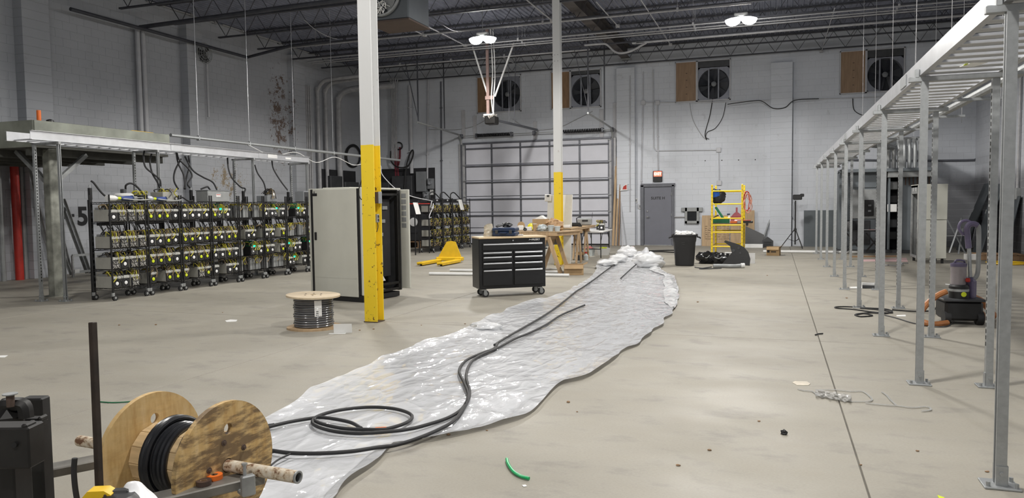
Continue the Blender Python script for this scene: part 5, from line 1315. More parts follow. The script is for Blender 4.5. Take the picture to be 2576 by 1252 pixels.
tag(MB().box(V((-4.93, 18.2, TZt+.04)), (.18, .14, .07), rz=.1, b=.008).build('white_tray', M_white), 'white tray on the corner between the two tables', 'tray')
c = V((-4.98, 19.1, TZt+.002)); t = thing('power_drill', 'black and red power tool on the rear table', 'power tool', c, .2)
MB().box((.05, 0, .06), (.26, .08, .10), b=.025).build('body', M_black, t); MB().box((-.10, 0, .07), (.07, .07, .08), b=.015).build('red_nose', M_red, t); MB().box((.16, .0, .02), (.1, .1, .035), b=.01).build('battery', M_black, t)
c = V((-5.02, 20.45, TZt+.002)); t = thing('label_printer', 'grey office machine with a black display on the rear table', 'machine', c, .15)
MB().box((0, 0, .10), (.38, .34, .20), b=.03).build('body', M_midgrey, t); MB().box((.02, -.173, .13), (.16, .008, .05), b=.002).build('display', M_black, t); MB().tube([(-.21, -.1, .08), (-.22, -.12, .2), (-.14, -.12, .24)], .015, 6).build('handle', M_black, t); MB().cyl((.2, .05, .2), (.21, .05, .36), .006, 6).build('aerial', M_black, t)
# --- folding table behind
ft = thing('folding_table', 'white folding table with black legs beside the overhead door', 'table', (-4.95, 21.5, 0), .06)
MB().box((0, 0, .735), (.70, 1.85, .04), b=.012).build('table_top', M_white, ft)
for x in (-.27, .27):
    for y in (-.78, .78):
        MB().cyl((x, y, 0), (x, y, .715), .014, 8).build('leg', M_black, ft); MB().cyl((x, y, .45), (x, y*.55, .715), .009, 6).build('brace', M_black, ft)
for y in (-.78, .78): MB().cyl((-.27, y, .25), (.27, y, .25), .011, 6).build('crossbar', M_black, ft)
o = place_unit('W', 1, -4.78, 21.55, .757, 'single white-hubbed computer on the white folding table', 'loose computers'); o.rotation_euler = (0, 0, -pi/2+.15)
o = place_unit('W', 0, -4.95, 22.1, .757, 'computer behind another at the far end of the folding table', 'loose computers'); o.rotation_euler = (0, 0, -pi/2)
c = G(1463, 647); t = thing('plastic_bin', 'pink-filled clear plastic bin under the folding table', 'bin', (-5.2, 21.6, 0)); MB().lathe([(.2, 0), (.24, .22), (.22, .22), (.18, .02)], 4, Matrix.Rotation(pi/4, 4, 'Z')).build('bin', M_clear, t); q = MB(); lump(q, (0, 0, .18), (.15, .15, .09), 5, .4); q.build('pink_contents', mat('pink_plastic', (.6, .2, .2), .5), t)
t = thing('wire_basket', 'pale basket with yellow items under the folding table', 'basket', (-4.83, 22.0, 0)); MB().lathe([(.19, 0), (.24, .2), (.22, .2), (.17, .02)], 4, Matrix.Rotation(pi/4, 4, 'Z')).build('basket', M_white, t)
for k in range(4): MB().box((-.08+.05*k, -.05+.04*(k % 2), .18), (.03, .12, .12), b=.01).build('yellow_item', M_hiviz, t)
t = thing('spray_jug', 'small clear jug with a red cap under the rear table', 'jug', (-4.85, 19.85, 0)); MB().lathe([(.01, 0), (.07, 0), (.075, .12), (.03, .17), (.03, .19)], 14).build('jug', M_clear, t); MB().lathe([(.036, .185), (.036, .225), (.01, .23)], 12).build('cap', M_red, t)
tag(MB().lathe([(.01, 0), (.09, 0), (.10, .14), (.01, .14)], 16, Matrix.Translation((-5.02, 19.75, 0))).build('dark_bucket', M_darkgrey), 'dark bucket beside the small jug under the rear table', 'bucket')
cbox('small tan carton behind the jug under the rear table', V((-5.05, 20.1, 0)), (.25, .25, .2), .1)
# --- white panel with sensor behind second column
wp = thing('white_wallboard', 'tall white panel leaning on the farther column', 'panel', (-5.21, 18.36, 0), -.02)
Tl = Matrix.Rotation(-.13, 4, 'X')
MB().box((0, 0, .89), (.66, .03, 1.78), b=.004, M=Matrix.Translation((0, .0, 0)) @ Tl).build('sheet', M_white, wp)
MB().box((-.31, -.05, 1.70), (.17, .07, .18), b=.012, M=Tl).build('sensor_box', M_white, wp); MB().box((-.30, -.09, 1.745), (.06, .008, .05), M=Tl).build('sensor_window', M_black, wp)
def pr_(t): MB().box((.09, -.125, .05), (.05, .004, .02)).build('print_mark', M_ink, t)
cbox('open cardboard box on the floor beside the sawhorse', V((-4.12, 15.75, 0)), (.42, .36, .22), .25, print_=None)
# --- trash can
t = thing('trash_can', 'black trash can full of white rubbish', 'trash can', (-2.08, 18.62, 0), .1)
def rsq(r, z, n=32, p=5):
    out = []
    for i in range(n):
        a = 2*pi*i/n; k = (abs(cos(a))**p+abs(sin(a))**p)**(-1/p); out.append((r*k*cos(a), r*k*sin(a), z))
    return out
q = MB(); rings = [rsq(.205, 0), rsq(.225, .02), rsq(.262, .56), rsq(.275, .60), rsq(.285, .72), rsq(.315, .725), rsq(.315, .76), rsq(.285, .76), rsq(.26, .60)]
n = 32; q.add([v for r in rings for v in r], [(i*n+k, i*n+(k+1) % n, (i+1)*n+(k+1) % n, (i+1)*n+k) for i in range(len(rings)-1) for k in range(n)]+[list(range(n))[::-1], [8*n+k for k in range(n)]])
q.build('can', mat('trash_can_black', (.014, .014, .015), .5, 0, .1, 9), t)
for s in (-1, 1): MB().tube(smooth_path([(s*.29, -.1, .70), (s*.36, -.1, .68), (s*.37, 0, .66), (s*.36, .1, .68), (s*.29, .1, .70)], 4), .016, 6).build('handle', M_black, t)
for k in range(3): MB().box((-.04+.01*k, -.268-.002*k, .60-.035*k), (.10-.02*k, .008, .008)).build('moulded_mark', M_darkgrey, t)
q = MB()
for k in range(12):
    random.seed(k); lump(q, (random.uniform(-.2, .2), random.uniform(-.2, .2), .74+random.uniform(0, .03)), (.09, .09, .07), k, .6, 9, 7, 1, 4)
rb = q.build('rubbish', M_paper, t); rb['kind'] = 'stuff'
# --- yellow scaffold
sc = thing('yellow_scaffold', 'yellow rolling scaffold stacked with cleaning gear', 'scaffold', (-1.215, 21.6, 0))
x0, x1, ya, yb = -1.61, -.83, 20.9, 22.3
M_scaf = mat('scaffold_yellow', (.84, .60, .015), .35, 0, .08, 8)
zr = [PY(1830, y, ya).z for y in (480, 513, 549, 566, 584, 620)]
for y in (ya, yb):
    for x in (x0, x1):
        MB().box((x, y, 1.05), (.048, .048, 1.90), b=.008).build('upright', M_scaf, sc, W=True)
        q = MB()
        for k in range(18): q.box((x, y-.0245, .25+k*.1), (.014, .003, .014))
        o = q.build('pin_hole', M_slot, sc, W=True); o['kind'] = 'stuff'
        c = MB().box((x, y, .11), (.05, .04, .06), b=.006).build('caster', M_galvdull, sc, W=True); MB().tube([(x-.018, y, .055), (x+.018, y, .055)], .055, 14).build('wheel', M_rubber, c, W=True)
    for z in zr: MB().cyl((x0, y, z), (x1, y, z), .018, 10).build('rung', M_scaf, sc, W=True)
for x in (x0, x1):
    for z in (zr[3], .35): MB().box((x, (ya+yb)/2, z), (.03, yb-ya, .05), b=.006).build('side_rail', M_scaf, sc, W=True)
MB().box(((x0+x1)/2, (ya+yb)/2, zr[3]+.035), (x1-x0-.04, yb-ya-.02, .02)).build('platform', M_plyb, sc, W=True)
pz = zr[3]+.047
def on_s(px, Y): return PY(px, 560, Y).x
t = thing('green_crate', 'dark green plastic crate on the scaffold platform', 'crate', (on_s(1815, 21.2), 21.25, pz))
q = MB(); w, d, h = .42, .34, .13
for bx in (((0, 0, .006), (w, d, .012)), ((-w/2, 0, h/2), (.012, d, h)), ((w/2, 0, h/2), (.012, d, h)), ((0, -d/2, h/2), (w, .012, h)), ((0, d/2, h/2), (w, .012, h)), ((0, -d/2, h), (w+.03, .03, .02))): q.box(*bx)
q.build('crate', M_green, t)
t = thing('green_broom_head', 'green brush with slanted handle leaning in the green crate', 'brush', (on_s(1815, 21.3), 21.3, pz+.02))
MB().bar((-.16, .05, .42), (.08, 0, .05), .10, .05, b=.01).build('head', M_green, t); MB().bar((-.2, .04, .43), (.06, -.02, .03), .04, .03).build('bristles', M_paper, t); MB().cyl((-.08, .03, .2), (-.3, -.02, .08), .014, 8).build('handle', M_black, t)
t = thing('red_dustpan', 'dark red dustpan standing on the scaffold', 'dustpan', (on_s(1853, 21.6), 21.6, pz))
MB().prism([(-.19, 0), (.19, 0), (.19, .12), (.07, .26), (.025, .29), (.025, .42), (-.025, .42), (-.025, .29), (-.07, .26), (-.19, .12)], .03, Matrix.Rotation(pi/2-.15, 4, 'X')).build('pan', mat('dark_red_plastic', (.22, .012, .02), .4, 0, .1, 6), t)
MB().box((0, -.05, .015), (.36, .10, .03), b=.01).build('lip', M_red, t)
t = thing('spray_bottle', 'white spray bottle with a dark head on the scaffold', 'bottle', (on_s(1834, 21.2), 21.2, pz)); MB().lathe([(.01, 0), (.045, 0), (.045, .13), (.018, .19), (.018, .215)], 14).build('bottle', M_white, t); MB().box((-.015, 0, .24), (.08, .03, .05), b=.01).build('trigger_head', M_navy, t)
tag(MB().box((on_s(1846, 21.15), 21.1, pz+.03), (.18, .14, .06), b=.008).build('orange_box', M_orange), 'orange and white flat box on the scaffold', 'box')
tag(MB().box((on_s(1858, 21.15), 21.25, pz+.045), (.22, .2, .09), b=.008).build('white_box', M_white), 'white flat box at the right end of the scaffold platform', 'box')
t = thing('black_clamp', 'black clamp tool sticking out right of the scaffold', 'clamp', (x1+.12, 21.1, pz-.04)); MB().box((0, 0, .07), (.3, .06, .06), b=.01).build('bar', M_black, t); MB().box((.0, 0, .02), (.06, .05, .10), b=.01).build('jaw', M_black, t); MB().box((-.08, 0, .115), (.35, .08, .02), b=.004).build('red_top', M_red, t)
t = thing('black_backpack', 'black bag with a blue cloth hung inside the scaffold top', 'bag', (on_s(1806, 21), 21.03, 1.5)); 
q = MB(); lump(q, (.02, 0, .17), (.18, .08, .19), 7, .3, 16, 10); q.build('bag', M_black, t); MB().tube(smooth_path([(-.12, 0, .22), (-.13, -.02, .38), (0, -.05, zr[0]-1.5+.03), (.05, 0, .36), (.1, 0, .3)], 4), .014, 6).build('strap', M_black, t)
q = MB(); q.grid(lambda u, v: (-.15+.2*u*(1-.35*v)+.05*v, -.095-.02*sin(u*9), .14+.22*v+.06*u*(1-v)), 8, 8); q.build('blue_cloth', mat('blue_cloth', (.02, .10, .42), .8, 0, .2, 9), t)
for k, (ox, m, lb) in enumerate(((0, M_red, 'red extension cord loops hung on the right scaffold frame'), (.06, mat('pink_cord', (.6, .28, .2), .5), 'pink extension cord loops hung on the right scaffold frame'))):
    q = MB(); P = []
    for i in range(66):
        a = 2*pi*i/22; r = .10+.03*sin(i*.7); P.append((x1+.10+ox*.6+r*cos(a)*(.8+.1*k), 21.3-.2*k+.02*sin(i), 1.53-.06*k+.26*sin(a)*(1+.1*sin(i*.3))))
    q.tube([(x1+.0, 21.3-.2*k, 1.85)]+P, .010, 6); tag(q.build('extension_cord', m), lb, 'cord')
# --- on the floor by the scaffold
def floor_bag(label, px, py, rad, seed):
    c = G(px, py); t = thing('black_bag', label, 'bag', (c.x, c.y+rad[1], 0)); q = MB(); lump(q, (0, 0, rad[2]*.75), rad, seed, .4, 22, 12, .75, 3); q.build('bag', mat('glossy_black_film', (.012, .012, .013), .22, 0, .2, 9), t)
    MB().tube(smooth_path([(-rad[0]*.4, -rad[1]*.9, rad[2]*1.2), (0, -rad[1]*1.02, rad[2]*.9), (rad[0]*.3, -rad[1]*.95, rad[2]*1.3)], 4), .012, 6).build('strap', M_midgrey, t)
floor_bag('lumpy black bag on the floor, left one at the scaffold foot', 1777, 664, (.26, .18, .17), 3)
floor_bag('long black bag on the floor, middle one at the scaffold foot', 1808, 664, (.30, .16, .15), 9)
c = G(1855, 668); t = thing('black_shield', 'curved black plastic shield standing on the floor by the scaffold', 'shield', (c.x, c.y+.1, 0), -.1)
MB().prism([(-.36, .03), (.28, 0), (.29, .16), (.24, .32), (.14, .44), (0, .51), (-.30, .60), (-.33, .56), (-.18, .45), (-.14, .30)], .05, Matrix.Translation((0, .03, 0)) @ Matrix.Rotation(pi/2-.12, 4, 'X')).build('plate', M_black, t)
for x, z, r in ((.02, .42, .03), (.06, .30, .03), (-.10, .36, .04)): MB().cyl((x, -.02+z*.12, z), (x, -.035+z*.12, z), r, 12).build('stud', M_darkgrey, t)
c = G(1838, 664); t = thing('printed_carton', 'white carton with black printed end beside the black shield', 'carton', (c.x, c.y+.15, 0), .05); MB().box((0, 0, .14), (.30, .2, .28), b=.006).build('carton', M_white, t); MB().box((-.08, -.102, .15), (.07, .004, .22)).build('print_block', M_ink, t)
c = G(1887, 664); tag(MB().box((c.x, c.y+.2, .13), (.22, .02, .26), rz=.1).build('white_card', M_white), 'white card standing right of the black shield', 'card')
c = G(1830, 674); t = thing('grey_tube_cover', 'grey foam tube on the floor in front of the black shield', 'tube', (c.x, c.y, 0), .1); MB().tube(smooth_path([(-.32, .0, .05), (-.15, .02, .05), (.05, -.03, .05), (.2, .0, .05), (.34, .03, .06)], 5), .045, 12, rr=None).build('tube', M_midgrey, t); MB().tube([(.30, .02, .06), (.38, .035, .062)], .055, 12).build('end_collar', M_white, t)
tag(MB().tube(smooth_path([G(x, y, .012) for x, y in ((1748, 672), (1770, 674), (1790, 671), (1760, 676), (1800, 675), (1815, 674))], 5), .012, 6).build('grey_lead', M_darkgrey), 'dark lead lying on the floor right of the trash can', 'cable')
def dpr(t): 
    MB().box((-.12, -.152, .12), (.07, .004, .07), b=.01).build('print_mark', M_ink, t); MB().box((.02, -.152, .11), (.14, .004, .03)).build('print_mark', M_ink, t)
cbox('open cardboard box with black print on the floor, right of the scaffold', G(1946, 643)+V((0, .15, 0)), (.34, .30, .25), -.15, print_=dpr)
# --- tripod lamp
c = G(2000, 624); t = thing('tripod_lamp', 'black work light on a tripod by the dark wall pipe', 'work light', (c.x, c.y, 0))
MB().cyl((0, 0, .12), (0, 0, 1.55), .022, 10).build('mast', M_black, t); MB().lathe([(.04, .55), (.045, .6), (.03, .66)], 12).build('collar', M_black, t)
for k in range(3):
    a = -pi/2+k*2*pi/3+.5; MB().cyl((.03*cos(a), .03*sin(a), .60), (.45*cos(a), .45*sin(a), .012), .014, 8).build('leg', M_black, t); MB().cyl((.0, 0, .22), (.23*cos(a), .23*sin(a), .31), .008, 6).build('brace', M_black, t)
MB().box((.06, 0, 1.66), (.28, .10, .17), b=.02, M=Matrix.Translation((0, 0, 0))).build('lamp_head', M_black, t); MB().box((.2, .0, 1.72), (.12, .09, .10), b=.015).build('lamp_hood', M_black, t); MB().tube([(-.03, 0, 1.5), (-.05, .03, 1.2), (-.03, 0, .9)], .006, 5).build('lead', M_black, t)
# --- pipes and cable on the floor at the back
for a, b, lb, r in (((1920, 632), (2160, 634), 'white plastic pipe lying on the floor behind the strut posts', .04),):
    tag(MB().tube([G(*a, r), G(*b, r)], r, 10).build('floor_pipe', M_white), lb, 'pipe')
tag(MB().tube(smooth_path([G(x, y, .02) for x, y in ((1595, 636), (1618, 632), (1650, 630), (1700, 629), (1735, 630))], 6), .02, 7).build('black_cable', M_rubber), 'black cable curving on the floor behind the trash can, outer one', 'cable')
tag(MB().tube(smooth_path([G(x, y, .02) for x, y in ((1611, 646), (1608, 638), (1618, 634), (1660, 632.5), (1690, 634), (1730, 634.5))], 6), .02, 7).build('black_cable', M_rubber), 'black cable curving on the floor behind the trash can, inner one', 'cable')
# ================= PLASTIC SHEET AND CABLES =================
LE = [G(*p) for p in ((520, 1345), (590, 1190), (640, 1100), (676, 1064), (736, 1024), (867, 953), (1000, 895), (1054, 872), (1180, 832), (1196, 817), (1215, 812), (1322, 766), (1400, 748), (1458, 721), (1500, 690), (1506, 665), (1530, 655), (1560, 645))]
RE = [G(*p) for p in ((760, 1345), (832, 1251), (903, 1185), (970, 1128), (989, 1121), (1105, 1105), (1256, 1067), (1317, 1044), (1372, 991), (1408, 966), (1473, 948), (1549, 892), (1630, 842), (1680, 792), (1700, 756), (1693, 703), (1660, 680), (1652, 655), (1640, 648))]
def resample(P, n):
    P = smooth_path(P, 4); d = [0]
    for a, b in zip(P, P[1:]): d.append(d[-1]+(b-a).length)
    out = []; j = 0
    for i in range(n+1):
        s = d[-1]*i/n
        while j < len(d)-2 and d[j+1] < s: j += 1
        k = (s-d[j])/max(1e-6, d[j+1]-d[j]); out.append(P[j].lerp(P[j+1], min(1, max(0, k))))
    return out
NU, NV = 84, 360
Lr, Rr = resample(LE, NV), resample(RE, NV)
def ridge(p): return 1-abs(noise.noise(p))*2.2
def sheet_z(x, y, u, v):
    along = x*.62+y*-.0; q = V((x*1.6+y*.5, y*1.6-x*.5, 0))
    z = .006+.022*max(0, ridge(V((q.x*.9, q.y*.4, 3.1)))-.55)+.014*max(0, ridge(V((q.x*2.2, q.y*.9, 7.7)))-.65)+.003*noise.noise(V((x*3.2, y*2.2, 2)))
    e = min(u, 1-u)*2
    z += .025*max(0, 1-e*9)*(1.0+.8*noise.noise(V((x*3, y*3, 5))))
    if v > .86:
        k = (v-.86)/.14; z += .28*k*k*max(0, .35+noise.noise(V((x*2.4, y*1.5, 9.2)))+.5*noise.noise(V((x*6, y*4, 4))))*min(1, e*4)
    return max(.004, z)
def sheet_pt(u, v):
    j = min(NV, int(round(v*NV))); a, b = Lr[j], Rr[j]; p = a.lerp(b, u)
    ex_ = .05*noise.noise(V((p.x*2.2, p.y*2.2, 11)))*(1 if .02 < v < .98 else 0); d = (b-a).normalized()
    if u < .02: p = p-d*(.04+ex_)
    if u > .98: p = p+d*(.04+ex_)
    p.z = sheet_z(p.x, p.y, u, v); return p
def mat_film(name, mixt, base):
    m, N, L, B = nt(name)
    g = N.new('ShaderNodeNewGeometry'); mp = N.new('ShaderNodeMapping'); mp.inputs['Scale'].default_value = (1, .55, 1); mp.inputs['Rotation'].default_value = (0, 0, .5); L.new(g.outputs['Position'], mp.inputs[0])
    n0 = noise_node(N, L, 1.3, 3, mp.outputs[0])
    wv = N.new('ShaderNodeVectorMath'); wv.operation = 'MULTIPLY_ADD'; L.new(n0.outputs['Color'], wv.inputs[0]); wv.inputs[1].default_value = (.5, .5, .5); L.new(mp.outputs[0], wv.inputs[2])
    vo = N.new('ShaderNodeTexVoronoi'); vo.feature = 'DISTANCE_TO_EDGE'; vo.inputs['Scale'].default_value = 4.0; L.new(wv.outputs[0], vo.inputs['Vector'])
    vo2 = N.new('ShaderNodeTexVoronoi'); vo2.feature = 'F1'; vo2.inputs['Scale'].default_value = 9; L.new(wv.outputs[0], vo2.inputs['Vector'])
    n1 = noise_node(N, L, 6, 3, wv.outputs[0], .5)
    a = N.new('ShaderNodeMath'); a.operation = 'MINIMUM'; L.new(vo.outputs['Distance'], a.inputs[0]); a.inputs[1].default_value = .12
    b = N.new('ShaderNodeMath'); b.operation = 'MULTIPLY_ADD'; L.new(a.outputs[0], b.inputs[0]); b.inputs[1].default_value = -2.2; L.new(n1.outputs['Fac'], b.inputs[2])
    c = N.new('ShaderNodeMath'); c.operation = 'MULTIPLY_ADD'; L.new(vo2.outputs['Distance'], c.inputs[0]); c.inputs[1].default_value = .6; L.new(b.outputs[0], c.inputs[2])
    bp = N.new('ShaderNodeBump'); bp.inputs['Strength'].default_value = 1.0; bp.inputs['Distance'].default_value = .016; L.new(c.outputs[0], bp.inputs['Height'])
    bs = N.new('ShaderNodeBump'); bs.inputs['Strength'].default_value = .05; bs.inputs['Distance'].default_value = .02; L.new(c.outputs[0], bs.inputs['Height'])
    B.inputs['Base Color'].default_value = (*base, 1); B.inputs['Roughness'].default_value = .5; B.inputs['Specular IOR Level'].default_value = .2
    B.inputs['Coat Weight'].default_value = 1.0; B.inputs['Coat Roughness'].default_value = .06; B.inputs['Coat IOR'].default_value = 1.75
    L.new(bs.outputs[0], B.inputs['Normal']); L.new(bp.outputs[0], B.inputs['Coat Normal'])
    tr_ = N.new('ShaderNodeBsdfTransparent'); mx = N.new('ShaderNodeMixShader')
    r = ramp(N, L, n1.outputs['Fac'], [(.3, (mixt*.6,)*3), (.7, (mixt*1.3,)*3)])
    L.new(r.outputs[0], mx.inputs[0]); L.new(B.outputs[0], mx.inputs[1]); L.new(tr_.outputs[0], mx.inputs[2])
    out = [q for q in N if q.type == 'OUTPUT_MATERIAL'][0]; L.new(mx.outputs[0], out.inputs[0])
    return m
M_film = mat_film('polythene_film', .20, (.74, .755, .785)); M_film2 = mat_film('polythene_fold', .08, (.80, .81, .82))
sh = thing('plastic_sheet', 'long wrinkled translucent plastic sheet spread diagonally on the floor under the cables', 'plastic sheet', (-3.5, 7, 0))
MB().grid(sheet_pt, NU, NV).build('sheet', M_film, sh, W=True, ang=1.2)
def fold_pt(u, v):
    w = .44+.53*v; j = min(NV, int(w*NV)); a, b = Lr[j], Rr[j]; d = (b-a).normalized()
    wd = (.22+.10*noise.noise(V((v*7, 1, 2))))*min(1, sin(pi*v)*4+.1)
    p = b+d*.03-d*wd*u; p.z = sheet_z(p.x, p.y, .9, w)+.014+.03*sin(pi*u)*(.7+.8*noise.noise(V((p.x*4, p.y*4, 8)))); return p
MB().grid(fold_pt, 9, 150).build('folded_edge', M_film2, sh, W=True, ang=1.2)
for k, (px, py, r, h) in enumerate(((1578, 650, .26, .32), (1612, 655, .20, .18), (1556, 660, .24, .20), (1632, 672, .36, .30), (1528, 668, .26, .15))):
    c = G(px, py); q = MB(); lump(q, (c.x, c.y, h*.5), (r, r*.9, h*.6), k+3, .32, 26, 16, .95, 3); q.build('bunched_end', M_film2, sh, W=True, ang=2.0)
c = G(1200, 826); q = MB(); lump(q, (c.x+.14, c.y-.02, .03), (.20, .12, .06), 14, .35, 20, 12, .5, 3); q.build('puckered_corner', M_film2, sh, W=True, ang=2.0)
# cables lying on the sheet (zoom coordinates turned into picture coordinates, then dropped on the floor)
def zc(p): return (p[0]/1.981+600, p[1]/1.981+620)
def lay(name, label, pts, r, m=M_rubber, z=.038, tape=None):
    P = smooth_path([G(*zc(p), z) for p in pts], 7); q = MB().tube(P, r, 8); t = thing(name, label, 'cable', P[0], 0, 'black cables on the plastic sheet'); q.build('jacket', m, t, W=True)
    if tape:
        a, b = G(*zc(tape[0]), z), G(*zc(tape[1]), z); MB().tube([a, b], r*1.12, 8).build('orange_tape', M_orange, t, W=True)
    return t
lay('sheet_cable', 'black cable coiled once near the reel, with an orange tape mark', [(1290, 482), (1272, 508), (1200, 535), (1130, 570), (1100, 620), (1125, 680), (1145, 740), (1120, 800), (1050, 850), (920, 893), (830, 912), (735, 922), (600, 930), (480, 920), (395, 897), (368, 872), (400, 843), (500, 815), (640, 800), (760, 805), (840, 825), (865, 850), (830, 880), (735, 908), (640, 911), (520, 905), (420, 884), (378, 863), (395, 850), (470, 857), (560, 876), (612, 905)], .0125, tape=((682, 910), (737, 907)))
lay('sheet_cable', 'black cable running from the reel to the small coil on the sheet', [(100, 915), (150, 898), (250, 874), (330, 860), (385, 852)], .0125)
lay('sheet_cable', 'black cable leaving the reel lower down and following the sheet edge', [(100, 1010), (165, 1016), (260, 1028), (400, 1030), (560, 1020), (680, 1002), (730, 996), (780, 989), (880, 960), (1000, 910), (1080, 860), (1140, 770), (1152, 720), (1135, 650), (1150, 590), (1190, 550), (1275, 512), (1310, 495)], .0125)
lay('sheet_cable', 'left of the two straight black cables running to the far sheet end', [(1275, 490), (1330, 455), (1400, 415), (1520, 345), (1600, 290), (1680, 225), (1720, 200), (1780, 158), (1830, 120), (1890, 78)], .013)
lay('sheet_cable', 'right of the two straight black cables, ending under a fold midway', [(1310, 495), (1380, 458), (1450, 430), (1530, 390), (1600, 345), (1660, 318), (1725, 291)], .013)
lay('sheet_cable', 'short visible black cable length near the bunched sheet end', [(1905, 158), (1930, 135), (1955, 112), (1985, 86)], .013, z=.06)
lay('sheet_cable', 'thin dark cable end poking from the sheet behind the reel pipe', [(160, 1090), (200, 1060), (250, 1036), (262, 1030)], .006)

# ================= RIGHT SIDE =================
pl2 = make_post(2.475, -1, .052); pr2 = make_post(2.475, 1, .052)
pl2['group'] = pr2['group'] = 'strut posts under the right cable tray'
NTH = ['nearest', 'second', 'third', 'fourth', 'fifth', 'sixth', 'seventh', 'eighth', 'farthest']
PYS = [4.53+2.37*k for k in range(9)]
for k, y in enumerate(PYS):
    post_at(pl2, 1.135, y, 'aisle side strut post of the %s pair under the right cable tray' % NTH[k], k == 0)
    post_at(pr2, 1.645, y+.05, 'wall side strut post of the %s pair under the right cable tray' % NTH[k], k == 0)
rt_ = thing('cable_tray', 'long galvanized ladder cable tray on strut posts along the right side', 'cable tray', (1.39, 13, 2.52))
TB = 2.525
tray_rail(MB(), 1.10, 1.5, 24.3, TB, .13, .04).build('side_rail', M_alu, rt_, W=True, smooth=False)
tray_rail(MB(), 1.70, 1.5, 24.3, TB, .13, -.04).build('side_rail', M_alu, rt_, W=True, smooth=False)
me = None; y = 1.6
while y < 24.2:
    if me is None: o = MB().box((0, 0, 0), (.585, .10, .022), b=.004).build('rung', M_alu, rt_); me = o.data
    else: o = bpy.data.objects.new('rung', me); COL.objects.link(o); o.parent = rt_
    o.location = (.01, y-13, .025); y += .23
for k, y in enumerate(PYS):
    MB().box((1.39, y+.02, TB-.028), (.74, .045, .042), b=.004).build('crossbar', M_galv, rt_, W=True)
    for x in (1.08, 1.72): MB().box((x, y+.02, TB+.02), (.03, .05, .07), b=.004).build('hold_down', M_galv, rt_, W=True)
for y in (7.7, 13.7, 19.7): MB().box((1.092, y, TB+.065), (.008, .3, .10), b=.002).build('splice_plate', M_galv, rt_, W=True)
MB().box((1.4, 6.55, TB+.008), (.11, .18, .004), rz=.3).build('paper_tag', M_paper, rt_, W=True)
MB().box((1.34, 6.5, TB+.004), (.02, .06, .004)).build('marker_tape', M_hiviz, rt_, W=True)
# conduits from the switchgear running forward over trapeze bars
g = 'big conduits beside the right cable tray'
for k in range(7):
    x = 3.06+k*.135
    if k < 2:
        X2 = 2.5+.3*k; P = smooth_path([(x, 24, 2.42), (x, 24, 2.9), (x-.05, 23.9, 3.04), (X2, 23.2, 3.06), (X2, 22, 3.06), (X2, 6, 3.06), (X2, 3, 3.06)], 4)
        o = MB().tube(P, .062, 10).build('big_conduit', M_galvdull); tag(o, '%s of two big conduits running forward beside the right tray' % ('left', 'right')[k], 'conduit', g)
    else:
        P = smooth_path([(x, 24, 2.42), (x, 24, 2.95), (x, 24.1, 3.15), (x, 24.5, 3.3), (x, 27.25, 3.3)], 4)
        tag(MB().tube(P, .055, 10).build('big_conduit', M_galv), '%s of the vertical conduits rising from the switchgear top' % ORD[k], 'conduit', g)
for k, y in enumerate((7.4, 10.2, 12.6, 15, 17.4, 19.8)):
    t = thing('trapeze_hanger', '%s strut trapeze bar under the two big conduits' % ORD[k], 'hanger', (2.65, y, 2.97), 0, 'trapeze hangers')
    MB().box((-.15, 0, 0), (1.2, .041, .041), b=.004).build('bar', M_galv, t)
    for x in (-.7, .4): MB().cyl((x, 0, -.12), (x, 0, 7.112-2.97), .004, 5).build('rod', M_pipepaint, t)
tag(MB().tube(smooth_path([B(2130, 402), B(2300, 404), B(2435, 403), B(2455, 400), B(2462, 385), B(2463, 360), B(2466, 200)], 5), .035, 8).build('wall_conduit', M_doorgrey), 'dark conduit along the back wall turning up near the right corner', 'conduit')
# switchgear
M_gear = mat('switchgear_blue_grey', (.15, .17, .185), .5, .1, .12, 3)
sg = thing('switchgear', 'open blue-grey switchgear cabinets behind the strut posts', 'switchgear', (2.95, 24.3, 0))
for x0, x1, d in ((1.77, 3.0, .8), (3.42, 4.2, .8)):
    MB().box(((x0+x1)/2, 24.4, 1.2), (x1-x0, d, 2.35), b=.01).build('cabinet', M_gear, sg, W=True)
MB().box((2.98, 24.4, .05), (2.5, .95, .10)).build('plinth', M_darkgrey, sg, W=True)
MB().box((3.0, 24.2, 2.38), (2.46, 1.0, .10), b=.01).build('top_duct', M_gear, sg, W=True)
MB().box((3.6, 23.95, 2.25), (1.15, .4, .16), b=.01).build('top_channel', M_midgrey, sg, W=True)
for x0, x1, z0, z1, m, nm in ((1.86, 2.05, .2, 2.25, M_gear, 'door'), (2.08, 2.95, 1.0, 1.85, M_midgrey, 'door'), (2.08, 2.95, 1.9, 2.28, M_gear, 'door'), (2.08, 2.6, .25, .95, M_darkgrey, 'opening')):
    MB().box(((x0+x1)/2, 23.985, (z0+z1)/2), (x1-x0, .03, z1-z0), b=.006).build(nm, m, sg, W=True)
br = MB().box((2.55, 23.95, 1.31), (.27, .06, .46), b=.01).build('breaker_panel', M_black, sg, W=True)
for z in (1.22, 1.38): MB().box((2.58, 23.91, z), (.08, .03, .05), b=.005).build('breaker_handle', M_grey, br, W=True)
T = Matrix.Translation((2.86, 23.96, 1.28)) @ Matrix.Rotation(pi/2, 4, 'X'); MB().lathe([(.13, 0), (.13, .05), (.10, .09), (.02, .10)], 20, T).build('glass_meter', M_chrome, sg, W=True)
MB().box((3.2, 24.7, 1.2), (.44, .1, 2.3)).build('back_plate', M_board, sg, W=True)
MB().box((3.08, 24.1, 1.2), (.05, .5, 2.2), b=.008).build('mullion', M_gear, sg, W=True); MB().box((3.37, 24.1, 1.2), (.06, .5, 2.2), b=.008).build('mullion', M_gear, sg, W=True)
